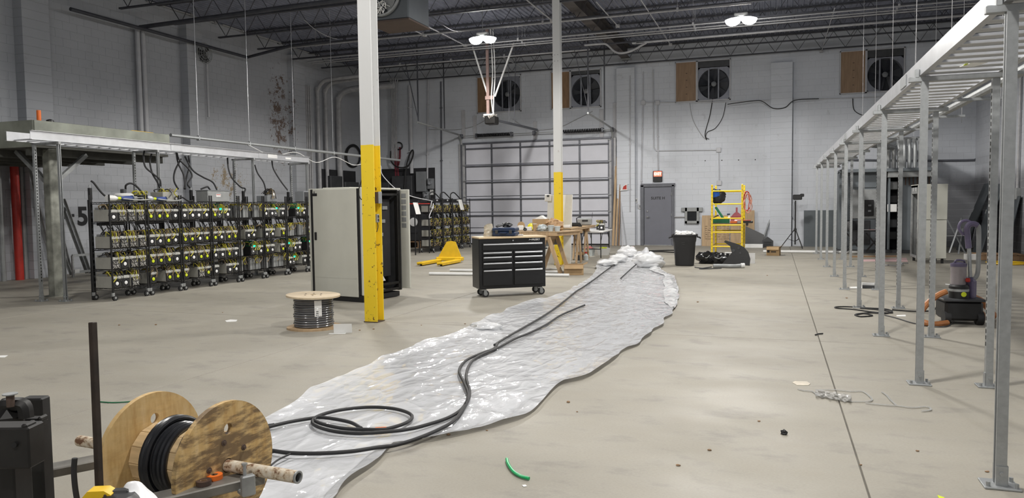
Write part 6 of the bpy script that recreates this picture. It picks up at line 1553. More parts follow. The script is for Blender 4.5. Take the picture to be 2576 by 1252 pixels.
for k, (z, m) in enumerate(((.5, M_black), (.85, M_darkgrey), (1.55, M_black), (1.95, M_midgrey))): MB().box((3.22, 24.3, z), (.24, .3, .24), b=.02).build('breaker_unit', m, sg, W=True)
q = MB()
for k in range(7): q.cyl((3.5+.1*k, 23.95, 1.95), (3.5+.1*k, 23.95, 2.18), .018, 6)
q.build('busbar', M_rust, sg, W=True)
MB().box((3.16, 23.9, 1.30), (.24, .06, .22), b=.005).build('white_notice', M_paper, sg, W=True)
t = thing('workbench', 'low black workbench with tools in front of the switchgear', 'bench', (2.35, 23.2, 0))
MB().box((0, 0, .68), (1.1, .55, .04), b=.006).build('top', M_black, t)
for x in (-.5, .5):
    for y in (-.22, .22): MB().box((x, y, .33), (.05, .05, .66)).build('leg', M_black, t)
for x in (-.25, .25): MB().bar((x-.2, -.22, .1), (x+.2, -.22, .62), .04, .04).build('cross_brace', M_black, t); 
for x in (-.25, .25): MB().bar((x+.2, -.2, .1), (x-.2, -.2, .62), .04, .04).build('cross_brace', M_black, t)
t = thing('black_helmet', 'rounded black case on the left end of the workbench', 'case', (2.0, 23.2, .701)); MB().lathe([(.2, 0), (.2, .12), (.15, .24), (.05, .28)], 18).build('shell', M_black, t); MB().box((-.2, -.05, .1), (.08, .08, .1), b=.02).build('clasp', M_chrome, t)
t = thing('pink_paper', 'pink and white papers on the workbench', 'paper', (2.5, 23.1, .701)); MB().box((0, 0, .004), (.3, .2, .006)).build('sheet', M_paper, t); MB().box((.05, .02, .009), (.15, .12, .003)).build('pink_slip', M_red, t)
tag(MB().box((2.72, 23.15, .75), (.12, .1, .09), b=.02).build('white_mug', M_white), 'small white block on the workbench', 'block')
# white gear cabinet
wc = thing('gear_cabinet', 'pale cabinet with an open dark left side, behind the strut posts', 'cabinet', (3.53, 20.7, 0), 0)
MB().box((3.54, 20.2, 1.47), (.62, .05, .84), b=.008).build('upper_panel', M_beige, wc, W=True); MB().box((3.54, 20.205, .58), (.61, .05, .92), b=.008).build('lower_panel', M_beige, wc, W=True)
for x in (3.25, 3.82):
    for y in (20.26, 21.15): MB().box((x, y, .98), (.05, .05, 1.78), b=.006).build('frame_post', M_galvdull, wc, W=True)
for z in (.14, 1.85):
    for x in (3.25, 3.82): MB().box((x, 20.7, z), (.05, .9, .06), b=.006).build('frame_rail', M_galvdull, wc, W=True)
MB().box((3.24, 20.7, 1.78), (.03, .92, .22), b=.006).build('head_plate', M_midgrey, wc, W=True)
for y in (20.5, 20.85): MB().box((3.222, y, 1.78), (.006, .04, .09)).build('white_mark', M_white, wc, W=True)
MB().box((3.6, 20.7, 1.0), (.35, .75, 1.5), b=.02).build('inner_gear', M_board, wc, W=True)
for z in (.5, .9, 1.3): MB().box((3.36, 20.65, z), (.14, .3, .16), b=.02).build('module', M_darkgrey, wc, W=True)
MB().box((3.54, 21.18, .98), (.6, .03, 1.76)).build('back_panel', M_midgrey, wc, W=True); MB().box((3.54, 20.7, 1.885), (.64, .98, .02)).build('top', M_beige, wc, W=True); MB().box((3.84, 20.7, .98), (.02, .9, 1.7)).build('side_panel', M_beige, wc, W=True)
for x in (3.3, 3.78):
    for y in (20.3, 21.1): MB().cyl((x, y, 0), (x, y, .12), .03, 10).build('foot', M_black, wc, W=True)
# darker lower areas on the corner walls are part of the wall material (see mat_wall); leaning panels
M_pan = mat('dark_steel_panel', (.07, .082, .09), .45, .3, .2, 3)
gq = 'dark panels leaning on the right wall'
def rlean(label, ya, yb, h, foot, m=M_pan, name='loose_steel_plate'):
    t = thing(name, label, 'panel', (XR-.02-foot, (ya+yb)/2, 0), 0, gq)
    Tm = Matrix.Translation((0, 0, 0)) @ Matrix.Rotation(math.asin(min(.9, (foot-.05)/h)), 4, 'Y')
    MB().box((0, 0, h/2), (.03, yb-ya, h), b=.006, M=Tm).build('sheet', m, t)
    MB().box((-.02, (yb-ya)/2-.06, h*.6), (.012, .03, .12), M=Tm).build('latch', M_galv, t)
    return t
rlean('narrow dark panel leaning nearest the right corner', 26.3, 26.8, 1.4, .3)
rlean('tall slate panel leaning on the right wall, farthest of the big ones', 24.9, 25.8, 2.1, .75)
rlean('tall slate panel leaning on the right wall, middle of the big ones', 23.8, 24.7, 2.0, .55)
rlean('dark panel leaning on the right wall by the picture edge', 22.3, 23.0, 1.62, .35)
t = thing('metal_stand', 'bent grey metal strips piled before the leaning panels', 'stand', (4.75, 23.9, 0))
for a, b in (((-.2, -.4, .05), (.2, .2, 1.0)), ((.2, -.4, .02), (-.15, .2, .95)), ((0, -.5, .02), (.25, .3, .7)), ((-.25, .1, .5), (.25, -.2, .52))): MB().bar(a, b, .04, .012).build('strip', M_galv, t)
pt2 = thing('wooden_pallet', 'worn pallet on the floor against the right wall', 'pallet', (5.35, 21.9, 0))
for k in range(5): MB().box((-.45+.22*k, 0, .13), (.12, .9, .025), b=.004).build('plank', M_plyb, pt2)
for y in (-.4, 0, .4): MB().box((0, y, .06), (1.0, .08, .11), b=.004).build('stringer', M_plyb, pt2)
t = thing('white_carton', 'white carton standing beside the worn pallet', 'carton', (4.7, 21.7, 0)); MB().box((0, 0, .07), (.3, .25, .14), b=.006).build('carton', M_white, t); MB().box((0, 0, .142), (.3, .04, .003)).build('tape', M_kraft, t)
q = MB()
for k in range(3): q.tube(smooth_path([(5.1+.3*cos(a)*(1+.2*k), 20.2+.35*sin(a)*(1+.15*k), .02+.012*k) for a in [2*pi*i/10 for i in range(11)]], 4), .012, 6)
tag(q.build('yellow_hose', M_yellow), 'yellow hose loops on the floor at the right edge', 'hose')
# corner box details on right wall
t = thing('wall_bracket', 'grey switch box with a curved bracket on the right wall', 'switch box', (XR, 22.6, 1.5)); MB().box((-.06, 0, .15), (.12, .2, .3), b=.01).build('box', M_midgrey, t); MB().tube(smooth_path([(-.06, 0, .3), (-.06, 0, .5), (-.05, 0, 3.2)], 3), .03, 8).build('riser', M_pipepaint, t)
# grinder vacuum
vc = thing('floor_grinder', 'grey and purple wheeled floor grinder vacuum behind the nearer strut posts', 'vacuum', (2.15, 10.5, 0), .1)
M_purple = mat('purple_plastic', (.13, .11, .19), .4, 0, .2, 6); M_vclear = mat('smoky_clear_canister', (.28, .25, .26), .15, 0, .15, 8)
MB().box((0, 0, .17), (.42, .40, .24), b=.03).build('base_tank', M_black, vc); MB().box((0, 0, .30), (.46, .44, .03), b=.008).build('tank_rim', M_darkgrey, vc)
for x in (-.18, .18): MB().tube([(x-.035, -.14, .085), (x+.035, -.14, .085)], .085, 18).build('wheel', M_rubber, vc)
MB().lathe([(.11, .315), (.11, .46), (.095, .48)], 20, Matrix.Translation((-.02, -.05, 0))).build('motor_drum', M_black, vc); MB().lathe([(.112, .40), (.112, .43), (.105, .43), (.105, .40)], 20, Matrix.Translation((-.02, -.05, 0)), True).build('silver_band', M_galv, vc)
MB().lathe([(.085, .48), (.088, .70), (.06, .72), (.02, .72)], 20, Matrix.Translation((-.02, -.02, 0))).build('canister', M_vclear, vc); MB().lathe([(.09, .70), (.092, .735), (.05, .75), (.01, .75)], 20, Matrix.Translation((-.02, -.02, 0))).build('canister_lid', M_purple, vc)
MB().tube(smooth_path([(-.08, -.05, .74), (-.05, -.05, .78), (.03, -.04, .77), (.05, 0, .73)], 4), .012, 6).build('lid_handle', M_purple, vc)
MB().box((.12, .02, .42), (.12, .2, .30), b=.05).build('swivel_neck', M_purple, vc)
MB().tube([(.12, .0, .50), (.10, .02, .98)], .022, 10).build('upper_tube', M_galv, vc); MB().tube([(.10, .02, .92), (.085, .03, 1.10)], .034, 10).build('grip_sleeve', M_purple, vc)
MB().tube(smooth_path([(.085, .03, 1.08), (.08, .03, 1.16), (.10, .02, 1.21), (.15, .02, 1.22), (.19, .02, 1.20)], 4), .034, 10).build('elbow', M_purple, vc)
MB().tube(smooth_path([(.14, .05, 1.22), (.09, .06, 1.26), (.02, .06, 1.24), (.0, .06, 1.16), (.05, .05, 1.08)], 5), .018, 8).build('loop_handle', M_purple, vc)
MB().tube(smooth_path([(.19, .02, 1.20), (.205, .02, 1.15), (.21, .02, .8), (.20, .02, .60), (.14, .0, .54), (.04, -.05, .54)], 5), .026, 10).build('return_hose', M_midgrey, vc)
MB().box((.06, -.10, .54), (.05, .03, .05), b=.01).build('red_knob', M_red, vc); MB().cyl((.0, -.16, .37), (.0, -.165, .37), .03, 12).build('yellow_dial', M_hiviz, vc)
M_ohose = mat('orange_ribbed_hose', (.38, .15, .05), .5, 0, .2, 8)
q = MB(); q.tube(smooth_path([(1.98, 10.35, .40), (1.86, 10.3, .34), (1.72, 10.2, .22), (1.66, 10.15, .08), (1.78, 10.1, .03), (1.98, 10.25, .03)], 6), .035, 9); tag(q.build('orange_hose', M_ohose), 'orange hose bowing out left of the floor grinder', 'hose')
q = MB(); q.tube(smooth_path([(2.36, 10.7, .30), (2.46, 10.75, .24), (2.55, 10.7, .10), (2.5, 10.6, .04), (2.38, 10.6, .16), (2.48, 10.85, .2), (2.6, 10.8, .06), (2.5, 10.9, .035)], 6), .035, 9); tag(q.build('orange_hose', M_ohose), 'orange hose bundle right of the floor grinder', 'hose')
# cords and litter on the right floor
def zr_(pts, z=.010, X0=1980, Y0=380, s=2.609): return [G(x/s+X0, y/s+Y0, z) for x, y in pts]
tag(MB().tube(smooth_path(zr_([(445, 1075), (500, 1065), (560, 1078), (480, 1085), (450, 1070), (540, 1060), (640, 1065), (690, 1050), (640, 1035), (520, 1028), (400, 1020), (320, 1022), (330, 1030), (440, 1038), (560, 1055), (660, 1060), (690, 1058), (620, 1042), (480, 1030)]), 6), .009, 6).build('extension_cord', M_rubber), 'black cord heap on the floor around the fourth strut post', 'cord')
tag(MB().tube(smooth_path(zr_([(690, 1040), (800, 1048), (900, 1050), (960, 1040), (1000, 1000)]), 6), .009, 6).build('extension_cord', M_rubber), 'dark cord running from the cord heap to the orange hose', 'cord')
tag(MB().tube(smooth_path(zr_([(640, 1075), (720, 1095), (830, 1128), (960, 1150), (1050, 1148), (1090, 1110), (1095, 1060), (1080, 1010)]), 6), .007, 6).build('extension_cord', M_darkgrey), 'thin grey cord looping in front of the floor grinder', 'cord')
def flat(name, label, pts, m, cat, z=.004, zoom=None):
    P = [G(*p, z) for p in pts]; c = sum((V(p) for p in P), V((0, 0, 0)))/len(P); q = MB()
    n = len(P); q.add([*P, *[(p.x, p.y, .0005) for p in P]], [list(range(n)), list(range(n, 2*n))[::-1]]+[(i, n+i, n+(i+1) % n, (i+1) % n) for i in range(n)]); return tag(q.build(name, m, smooth=False), label, cat)
flat('torn_label', 'pale eight-sided paper label on the floor left of the clear wrap', [(1993, 961), (2000, 958), (2030, 959), (2039, 964), (2034, 968), (2005, 968)], mat('peach_paper', (.62, .56, .46), .7), 'paper')
flat('paper_strip', 'white paper strip on the floor near the fifth strut post', [(2137, 721), (2168, 720), (2170, 725), (2140, 724)], M_paper, 'paper')
flat('paper_strip', 'white paper strip beside the thin grey cord', [(2255, 792), (2278, 791), (2279, 795), (2256, 795)], M_paper, 'paper')
flat('paper_strip', 'white strip on the floor behind the floor grinder', [(2378, 713), (2404, 716), (2403, 718), (2378, 715)], M_paper, 'paper')
t = thing('open_carton', 'flattened white carton open on the floor by the fifth post', 'carton', G(2188, 725)); MB().box((0, .05, .05), (.24, .12, .08), b=.004).build('carton', M_white, t); MB().box((0, -.02, .03), (.24, .02, .05)).build('dark_opening', M_darkgrey, t)
flat('floor_sheet', 'pink and white sheet lying on the floor left of the pale cabinet', [(2170, 652), (2280, 648), (2284, 658), (2172, 657)], mat('pink_white_sheet', (.62, .42, .42), .6, 0, .35, 1.2), 'sheet')
flat('floor_cardboard', 'brown cardboard flat on the floor before the switchgear', [(2142, 643), (2262, 642), (2262, 646), (2144, 647)], M_plyb, 'cardboard')
q = MB().tube(smooth_path([G(x, y, .02) for x, y in ((2205, 668), (2235, 667), (2258, 668), (2272, 665), (2264, 662), (2285, 662))], 5), .014, 6); tag(q.build('chrome_bar', M_chrome), 'shiny thin bars on the floor beside the pale cabinet foot', 'bar')
M_wrap = mat('clear_wrap', (.62, .62, .60), .15, 0, .1, 20, spec=.9, alpha=.55)
def zf(p): return (p[0]/2.652+1900, p[1]/2.652+780)
t = thing('clear_wrap', 'tangle of clear stretch wrap with a long ribbon on the floor', 'plastic wrap', G(2150, 1000))
MB().grid(lambda u, v: G(*zf((400+240*u, 525+45*v+40*u+14*noise.noise(V((u*8, v*6, 3))))), .012+.03*max(0, noise.noise(V((u*9, v*7, 1))))), 26, 10).build('crumpled_film', M_wrap, t, W=True, ang=1.2)
for pts in (((285, 525), (330, 535), (380, 540), (420, 565), (500, 585), (620, 605), (740, 607), (775, 600), (770, 580), (715, 540), (640, 540), (540, 530), (400, 530)), ((735, 617), (830, 627), (940, 635), (985, 640), (1050, 648), (1130, 642), (1165, 650), (1165, 665), (1110, 672)), ((845, 545), (875, 565), (905, 600), (940, 632))):
    P = smooth_path([G(*zf(p), .008) for p in pts], 5); q = MB()
    for a, b in zip(P, P[1:]): q.bar(a, b, .014, .004, (0, 0, 1))
    q.build('ribbon', M_wrap, t, W=True)
t = thing('green_offcut', 'curved bright green cable offcut on the floor right of the sheet', 'offcut', G(1300, 1180)); MB().tube(smooth_path([G(x, y, .012) for x, y in ((1275, 1154), (1279, 1168), (1292, 1186), (1310, 1197), (1331, 1203))], 6), .0095, 9).build('jacket', mat('bright_green', (.01, .40, .13), .35, 0, .15, 9), t, W=True)
tag(MB().tube(smooth_path([G(x, y, .006) for x, y in ((250, 1010), (280, 1012), (310, 1011), (333, 1009))], 4), .005, 5).build('green_wire', M_green), 'thin dark green wire on the floor behind the left reel flange', 'wire')
q = MB(); c = G(1972, 1092); lump(q, (c.x, c.y, .012), (.022, .018, .018), 4, .6, 10, 7, .7, 4); tag(q.build('dark_clump', M_black), 'small dark clump of dirt on the open floor right', 'dirt')
q = MB(); P = zr_([(185, 1205), (205, 1198), (235, 1196)]); q.tube(P, .008, 5); tag(q.build('dark_clip', M_black), 'small dark clip on the floor joint beyond the clear wrap', 'clip')
flat('white_scrap', 'white paper scrap on the floor left of the cable spool', [(566, 806), (580, 803), (597, 804), (594, 808), (570, 809)], M_paper, 'paper')
flat('white_scrap', 'white paper scrap at the left edge of the floor', [(-20, 894), (20, 893), (12, 898), (-20, 899)], M_paper, 'paper')
flat('white_scrap', 'tiny white scrap below the green offcut', [(1313, 1219), (1322, 1218), (1326, 1222), (1317, 1223)], M_paper, 'paper')
flat('yellow_scrap', 'small yellow scrap at the bottom edge near the nearest post', [(2358, 1244), (2376, 1250), (2374, 1256), (2362, 1252)], M_hiviz, 'scrap')
q = MB(); random.seed(21)
for px, py in ((1060, 818), (940, 828), (905, 831), (1170, 815), (560, 786), (300, 818), (392, 817), (1706, 1171), (1785, 1133), (1909, 1060), (1452, 1036), (1085, 1098), (1128, 1094), (1225, 1083), (1430, 1012), (2308, 1135), (2483, 1187), (2165, 1170), (1755, 760), (1930, 693), (2130, 750), (1660, 700)):
    c = G(px, py); r = random.uniform(.006, .013); lump(q, (c.x, c.y, r*.5), (r*1.4, r, r*.6), px, .5, 7, 5, .8, 3)
o = tag(q.build('floor_debris', M_plyb), 'tiny crumbs of debris scattered over the concrete floor', 'debris'); o['kind'] = 'stuff'
# ================= FOREGROUND: REEL ON THE FORKS =================
M_dirtyply = None
def mat_reel(name, dirty):
    m, N, L, B = nt(name)
    v = coords(N, L, 'Object', (1.0, 5, 1.0)); n1 = noise_node(N, L, 7, 6, v, .6)
    v2 = coords(N, L, 'Object'); mp = N.new('ShaderNodeMapping'); mp.inputs['Rotation'].default_value = (.75, 0, 0); mp.inputs['Scale'].default_value = (1, .8, 3.2); L.new(v2, mp.inputs[0]); n2 = noise_node(N, L, 7.5, 6, mp.outputs[0], .65)
    w = N.new('ShaderNodeTexNoise'); w.inputs['Scale'].default_value = 3.0; w.inputs['Detail'].default_value = 2; L.new(v2, w.inputs['Vector'])
    base = ramp(N, L, n1.outputs['Fac'], [(.3, (.50, .31, .11)), (.55, (.62, .43, .19)), (.75, (.68, .50, .26))])
    st = ramp(N, L, n2.outputs['Fac'], [(.42, (0, 0, 0)), (.56, (dirty,)*3)])
    c = mixc(N, L, st.outputs[0], base.outputs[0], (.12, .075, .04))
    kn = N.new('ShaderNodeTexVoronoi'); kn.inputs['Scale'].default_value = 5.5; L.new(v2, kn.inputs['Vector']); kr = ramp(N, L, kn.outputs['Distance'], [(.05, (1, 1, 1)), (.10, (0, 0, 0))])
    c = mixc(N, L, kr.outputs[0], c, (.16, .065, .02))
    L.new(c, B.inputs['Base Color']); B.inputs['Roughness'].default_value = .6
    b = N.new('ShaderNodeBump'); b.inputs['Strength'].default_value = .2; b.inputs['Distance'].default_value = .004; L.new(n2.outputs['Fac'], b.inputs['Height']); L.new(b.outputs[0], B.inputs['Normal'])
    return m
M_reelA = mat_reel('reel_plywood_clean', .12); M_reelB = mat_reel('reel_plywood_dirty', .85)
M_stave = mat('pine_stave', (.58, .42, .23), .6, 0, .25, 5, .1, stretch=(1, 7, 7))
AX0, AX1, AZ = V((-3.094, 2.605, 0)), V((-1.808, 2.508, 0)), .435
ax = (AX1-AX0).normalized(); rzr = math.atan2(ax.y, ax.x)
SL, SR = .478, .905; R_ = .272
rl = thing('cable_reel', 'wooden cable reel with a few turns of black cable, hung on a rusty pipe', 'cable reel', AX0+ax*((SL+SR)/2)+V((0, 0, AZ)), rzr)
hs = (SR-SL)/2
def flange(name, xc, m, th=.024):
    n = 56; q = MB(); hr = .024; hc = V((.0, .01, .155)); hole = []
    prof = [(xc-th/2, R_), (xc+th/2, R_)]
    out0 = [(0, R_*cos(2*pi*i/n), R_*sin(2*pi*i/n)) for i in range(n)]
    # face with a centre hole and one round drive hole: built as an outline bridged to both holes
    import mathutils
    from mathutils.geometry import tessellate_polygon
    H1 = [(0, .03*cos(2*pi*i/20), .03*sin(2*pi*i/20)) for i in range(20)]
    H2 = [(0, hc.y+hr*cos(2*pi*i/20), hc.z+hr*sin(2*pi*i/20)) for i in range(20)]
    loops = [out0, H1, H2]; flat_ = [p for l in loops for p in l]
    tris = tessellate_polygon([[V((p[1], p[2], 0)) for p in l] for l in loops])
    for s in (-1, 1):
        q.add([(xc+s*th/2, p[1], p[2]) for p in flat_], [t if s > 0 else t[::-1] for t in tris])
    for l in loops:
        k = len(l); q.add([(xc-th/2, p[1], p[2]) for p in l]+[(xc+th/2, p[1], p[2]) for p in l], [(i, (i+1) % k, k+(i+1) % k, k+i) for i in range(k)])
    return q.build(name, m, rl)
fa = flange('left_flange', -hs, M_reelA); fb = flange('right_flange', hs, M_reelB)
for s, f in ((-1, fa), (1, fb)):
    for k in range(5):
        a = k*2*pi/5+.5; y, z = .105*cos(a), .105*sin(a)
        q = MB().cyl((s*hs+s*.013, y, z), (s*hs+s*.017, y, z), .013, 12); q.cyl((s*hs+s*.017, y, z), (s*hs+s*.024, y, z), .007, 6); q.build('bolt', M_rust, f)
M_ridge = M_stave
for k in range(12):
    a = 2*pi*(k+.5)/12; w = 2*.135*math.tan(pi/12)-.003
    MB().box((0, 0, 0), (2*hs-.03, w, .02), b=.003, M=Matrix.Rotation(a, 4, 'X') @ Matrix.Translation((0, 0, .125))).build('stave', M_stave, rl)
M_reelcab = mat('reel_cable_black', (.012, .013, .016), .30, 0, .15, 8, spec=.6)
rc = .0125; P = []
for i in range(6*40+1):
    a = 2*pi*i/40; P.append((-hs+.095+.0252*i/40, .1475*cos(a), .1475*sin(a)))
for j in range(1, 27):
    a = 2*pi*j/40; P.append((-hs+.095+6*.0252+.11*(j/26)**1.4, .1475*cos(a), .1475*sin(a)))
MB().tube(P, rc, 8).build('cable_winding', M_reelcab, rl)
P = []
for i in range(2*40+1):
    a = 2*pi*i/40+.6; P.append((-hs+.12+.0255*i/40, .170*cos(a), .170*sin(a)))
MB().tube(P, rc, 8).build('cable_winding', M_reelcab, rl)
rw = rl.location
for px_, py_, z0, nm in ((690, 1068, .02, 'upper'), (690, 1134, -.03, 'lower')):
    e1, e2, e3 = G(px_, py_, .038), G(px_-30, py_+4, .038), G(px_-110, py_+8, .045)
    tag(MB().tube(smooth_path([rw+V((.02, .16, z0)), rw+V((.03, .22, z0-.16)), e3.lerp(rw+V((.03, .22, -.4)), .5)*1.0+V((0, 0, .02)), e3, e2, e1], 6), rc, 8).build('reel_lead', M_reelcab), nm+' black cable paying off behind the reel onto the sheet', 'cable', 'cables paying off the reel')
# pipe axle
def mat_crust():
    m, N, L, B = nt('flaking_cream_paint_on_rust')
    v = coords(N, L, 'Object'); n = noise_node(N, L, 26, 6, v, .7); n2 = noise_node(N, L, 5, 3, v)
    r = ramp(N, L, n.outputs['Fac'], [(.40, (.16, .08, .04)), (.47, (.50, .40, .28)), (.58, (.62, .56, .46))])
    L.new(r.outputs[0], B.inputs['Base Color']); B.inputs['Roughness'].default_value = .7
    b = N.new('ShaderNodeBump'); b.inputs['Strength'].default_value = .6; b.inputs['Distance'].default_value = .003; L.new(n.outputs['Fac'], b.inputs['Height']); L.new(b.outputs[0], B.inputs['Normal'])
    return m
pp = thing('axle_pipe', 'flaking cream and rust pipe through the middle of the reel', 'pipe', AX0.lerp(AX1, .5)+V((0, 0, AZ)), rzr)
Lh = (AX1-AX0).length/2; Tp = Matrix.Rotation(pi/2, 4, 'Y')
MB().lathe([(.0255, -Lh), (.0255, Lh), (.019, Lh), (.019, -Lh)], 24, Tp, True).build('tube', mat_crust(), pp)
MB().lathe([(.0262, Lh-.004), (.0258, Lh+.0015), (.0188, Lh+.0015), (.0188, Lh-.03)], 24, Tp, True).build('cut_end', M_galv, pp)
MB().lathe([(.0188, -Lh+.2), (.0188, Lh-.02)], 18, Tp).build('dark_bore', M_black, pp)
# forks
fd = V((.53, .848, 0)).normalized()
M_fork = mat('worn_fork_steel', (.20, .19, .17), .5, .5, .35, 9, .1)
def fork(label, pa, z, back, fwd):
    c = V((pa.x, pa.y, 0)); a = c-fd*back; b = c+fd*fwd; t = thing('lift_fork', label, 'fork', ((a+b)/2).to_tuple()[:2]+(z-.02,), math.atan2(fd.y, fd.x), 'forks carrying the reel pipe'); L_ = back+fwd
    MB().box((0, 0, 0), (L_, .10, .04), b=.005).build('blade', M_fork, t); return t, L_
zf_ = AZ-.0265
pn = AX0+ax*1.02; pf_ = AX0+ax*.26
f1, L1 = fork('nearer steel fork under the pipe, with two tape rolls on it', pn, zf_, .95, .06)
f2, L2 = fork('far dark steel fork passing behind the left reel flange', pf_, zf_, .60, .10)
# clamp block with bolt on the nearer fork tip
c = V((pn.x, pn.y, 0))+fd*.035+V((.0, -.0, 0)); t = thing('beam_clamp', 'grey steel clamp block with an upright bolt at the near fork tip', 'clamp', (pn.x-fd.x*.0+.035, pn.y-.055, zf_-.055), math.atan2(fd.y, fd.x))
q = MB(); q.box((0, -.035, .045), (.055, .03, .085), b=.005); q.box((0, -.005, .012), (.055, .05, .02), b=.004); q.build('jaw', M_galvdull, t); MB().cyl((-.01, -.03, .085), (-.01, -.03, .13), .007, 8).build('bolt', M_galv, t); MB().cyl((-.01, -.03, .13), (-.01, -.03, .137), .012, 6).build('bolt_head', M_galv, t); MB().cyl((.0285, -.035, .05), (.0295, -.035, .05), .008, 10).build('bolt_hole', M_black, t)
def roll(label, px, py, r, m):
    c = G(px, py, zf_); t = thing('tape_roll', label, 'tape', (c.x, c.y, zf_+.0005), 0, 'tape rolls on the fork')
    MB().lathe([(r*.45, 0), (r, 0), (r, .019), (r*.45, .019)], 28, None, True).build('tape', m, t); MB().lathe([(r*.38, .001), (r*.45, .001), (r*.45, .018), (r*.38, .018)], 24, None, True).build('core', M_plyb, t)
roll('orange tape roll lying on the near fork', 540, 1204, .032, M_orange); roll('brown tape roll lying on the near fork', 513, 1219, .030, mat('brown_tape', (.06, .035, .028), .4, 0, .15, 9))
# fork carriage at the left edge
fc = thing('fork_carriage', 'black steel fork carriage with a locking pin at the left edge', 'fork carriage', (-2.86, 2.15, 0), math.atan2(fd.y, fd.x))
P95 = PD(95, 1005, 3.0); P38 = PD(38, 998, 3.0)
def wbar(name, px0, px1, py0, zb, D, th, m=M_blacksteel, parent=fc):
    a, b = PD(px0, py0, D), PD(px1, py0, D); z1 = a.z; c = (a+b)/2; w = V((b.x-a.x, b.y-a.y, 0)); rz = math.atan2(w.y, w.x)
    return MB().box((c.x-sin(rz)*th/2*-1, c.y+cos(rz)*th/2, (z1+zb)/2), (w.length, th, z1-zb), rz, b=.006).build(name, m, parent, W=True)
wbar('mast_plate', 40, 95, 1002, .0, 3.02, .06)
o = wbar('fork_shank', 62, 95, 1058, .08, 2.94, .05); wbar('fork_hook', 40, 93, 1053, PD(60, 1075, 2.9).z, 2.90, .05)
wbar('shank_lip', 84, 94, 1048, PD(60, 1062, 2.9).z, 2.90, .05)
wbar('mast_plate', -60, 15, 1120, .0, 2.70, .10)
wbar('fork_hook', -60, 55, 1075, PD(30, 1180, 2.6).z, 2.60, .09); wbar('shank_lip', 40, 55, 1066, PD(30, 1078, 2.6).z, 2.60, .06)
for px, py, D in ((40, 1117, 2.595), (84, 1102, 2.935)):
    a = PD(px, py, D); MB().cyl(a, a-FW*.012, .010, 12).build('bolt_hole', M_slot, fc, W=True)
a = PD(22, 1058, 2.85); MB().box((a.x, a.y, a.z), (.10, .10, .10), b=.03).build('latch_body', M_blacksteel, fc, W=True)
a = PD(52, 1035, 2.9); q = MB(); q.tube(smooth_path([PD(5, 1060, 2.85), PD(10, 1022, 2.85), PD(30, 1018, 2.85), PD(60, 1020, 2.85), PD(66, 1050, 2.85)], 4), .028, 8); q.build('latch_arm', M_blacksteel, fc, W=True)
a = PD(27, 1022, 2.82); b = PD(25, 990, 2.82)
MB().cyl(a, (a.x, a.y, b.z), .014, 12).build('locking_pin', M_rust, fc, W=True); MB().lathe([(.014, -.006), (.026, -.002), (.026, .002), (.01, .004)], 18, Matrix.Translation((a.x, a.y, b.z))).build('pin_head', M_galvdull, fc, W=True)
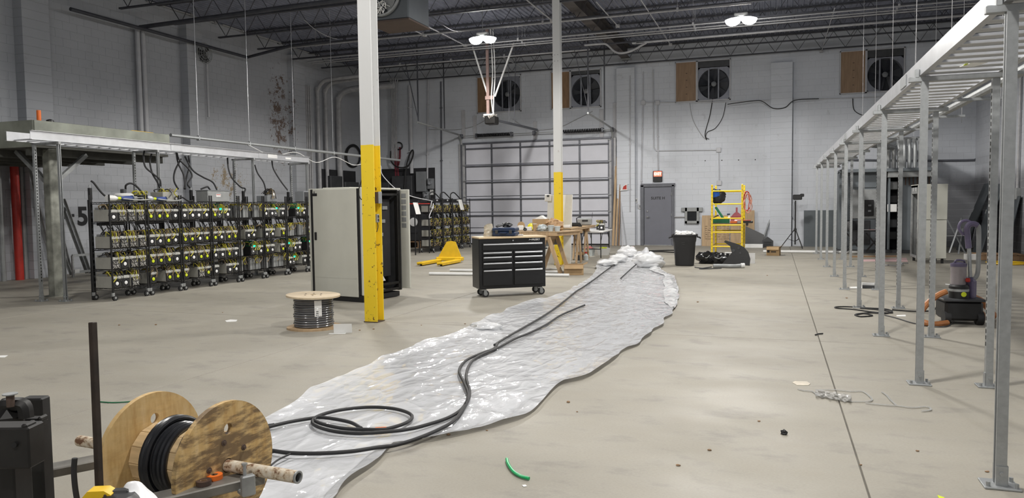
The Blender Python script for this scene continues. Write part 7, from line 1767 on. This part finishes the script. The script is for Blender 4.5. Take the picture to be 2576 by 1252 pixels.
# small cart just under the picture edge carrying the rod, tape measure and rag
ex2 = V((cos(YAW), sin(YAW), 0)); ctr = PD(290, 1300, 2.10); ct_z = .605
cart = thing('work_cart', 'low dark work cart whose top edge is at the bottom left', 'cart', (ctr.x, ctr.y, 0), YAW)
MB().box((0, 0, ct_z-.015), (.55, .36, .03), b=.006).build('top', M_blacksteel, cart)
for x in (-.25, .25):
    for y in (-.16, .16): MB().box((x, y, .28), (.03, .03, .565)).build('leg', M_blacksteel, cart)
MB().box((0, 0, .15), (.5, .32, .02)).build('shelf', M_blacksteel, cart)
rb = PD(251, 1252, 2.34); rt2 = PD(233, 810, 2.36)
t = thing('steel_rod', 'thin rusty dark square rod standing upright beside the reel', 'rod', (rb.x, rb.y, ct_z+.001)); MB().bar((rb.x, rb.y, ct_z+.001), (rt2.x, rt2.y, rt2.z), .019, .019, (0, 1, 0), b=.002).build('bar', mat('rusty_dark_rod', (.035, .024, .018), .6, .3, .5, 12), t, W=True); MB().cyl((rt2.x, rt2.y, rt2.z-.035), (rt2.x+.001, rt2.y-.011, rt2.z-.036), .003, 8).build('drill_hole', M_white, t, W=True)
c = PD(252, 1245, 2.27); t = thing('tape_measure', 'yellow and black tape measure at the foot of the rod', 'tape measure', (c.x, c.y, ct_z), YAW+.1)
MB().prism([(-.05, 0), (.03, 0), (.03, .045), (.015, .055), (-.02, .055), (-.05, .02)], .035, Matrix.Translation((0, .018, 0)) @ Matrix.Rotation(pi/2, 4, 'X')).build('yellow_case', M_yellow, t); MB().box((.04, .01, .024), (.05, .034, .048), b=.008).build('black_grip', M_black, t)
t.scale = (1.35,)*3
for x, z in ((-.03, .03), (.018, .045)): MB().cyl((x, -.018, z), (x, -.0195, z), .003, 8).build('screw', M_rust, t)
c = PD(300, 1250, 2.26); t = thing('black_roll', 'black round tool beside the tape measure', 'tool', (c.x, c.y, ct_z), YAW); MB().lathe([(.012, 0), (.045, 0), (.045, .03), (.03, .042), (.012, .042)], 22).build('body', M_black, t)
q = MB()
for k in range(10): a = 2*pi*k/10; q.box((.045*cos(a), .045*sin(a), .015), (.008, .012, .026), a, b=.003)
q.build('grip_ribs', M_rubber, t); t.scale = (1.4,)*3
c = PD(345, 1248, 2.28); t = thing('white_rag', 'white plastic bag corner at the bottom edge below the reel', 'bag', (c.x, c.y, ct_z), YAW)
q = MB(); q.grid(lambda u, v: (-.085+.15*u+.02*v, .05-.11*v, .002+(.012+.062*sin(pi*min(1, .15+u))*(1-.55*v)*(1+.3*noise.noise(V((u*4, v*3, 2)))))*min(1, 6*(1-u)+.1)*min(1, u*5+.25)), 18, 12); q.build('film', mat('white_bag_film', (.78, .78, .79), .35, 0, .06, 9), t)
c = PD(190, 1240, 2.30); P = smooth_path([PD(188, 1152, 2.30), PD(186, 1185, 2.30), PD(189, 1225, 2.30), PD(195, 1262, 2.30)], 5); P[-1].z = ct_z
tag(MB().tube(P, .0085, 8).build('cable_stub', M_rubber), 'short black cable stub standing up left of the rod', 'cable')
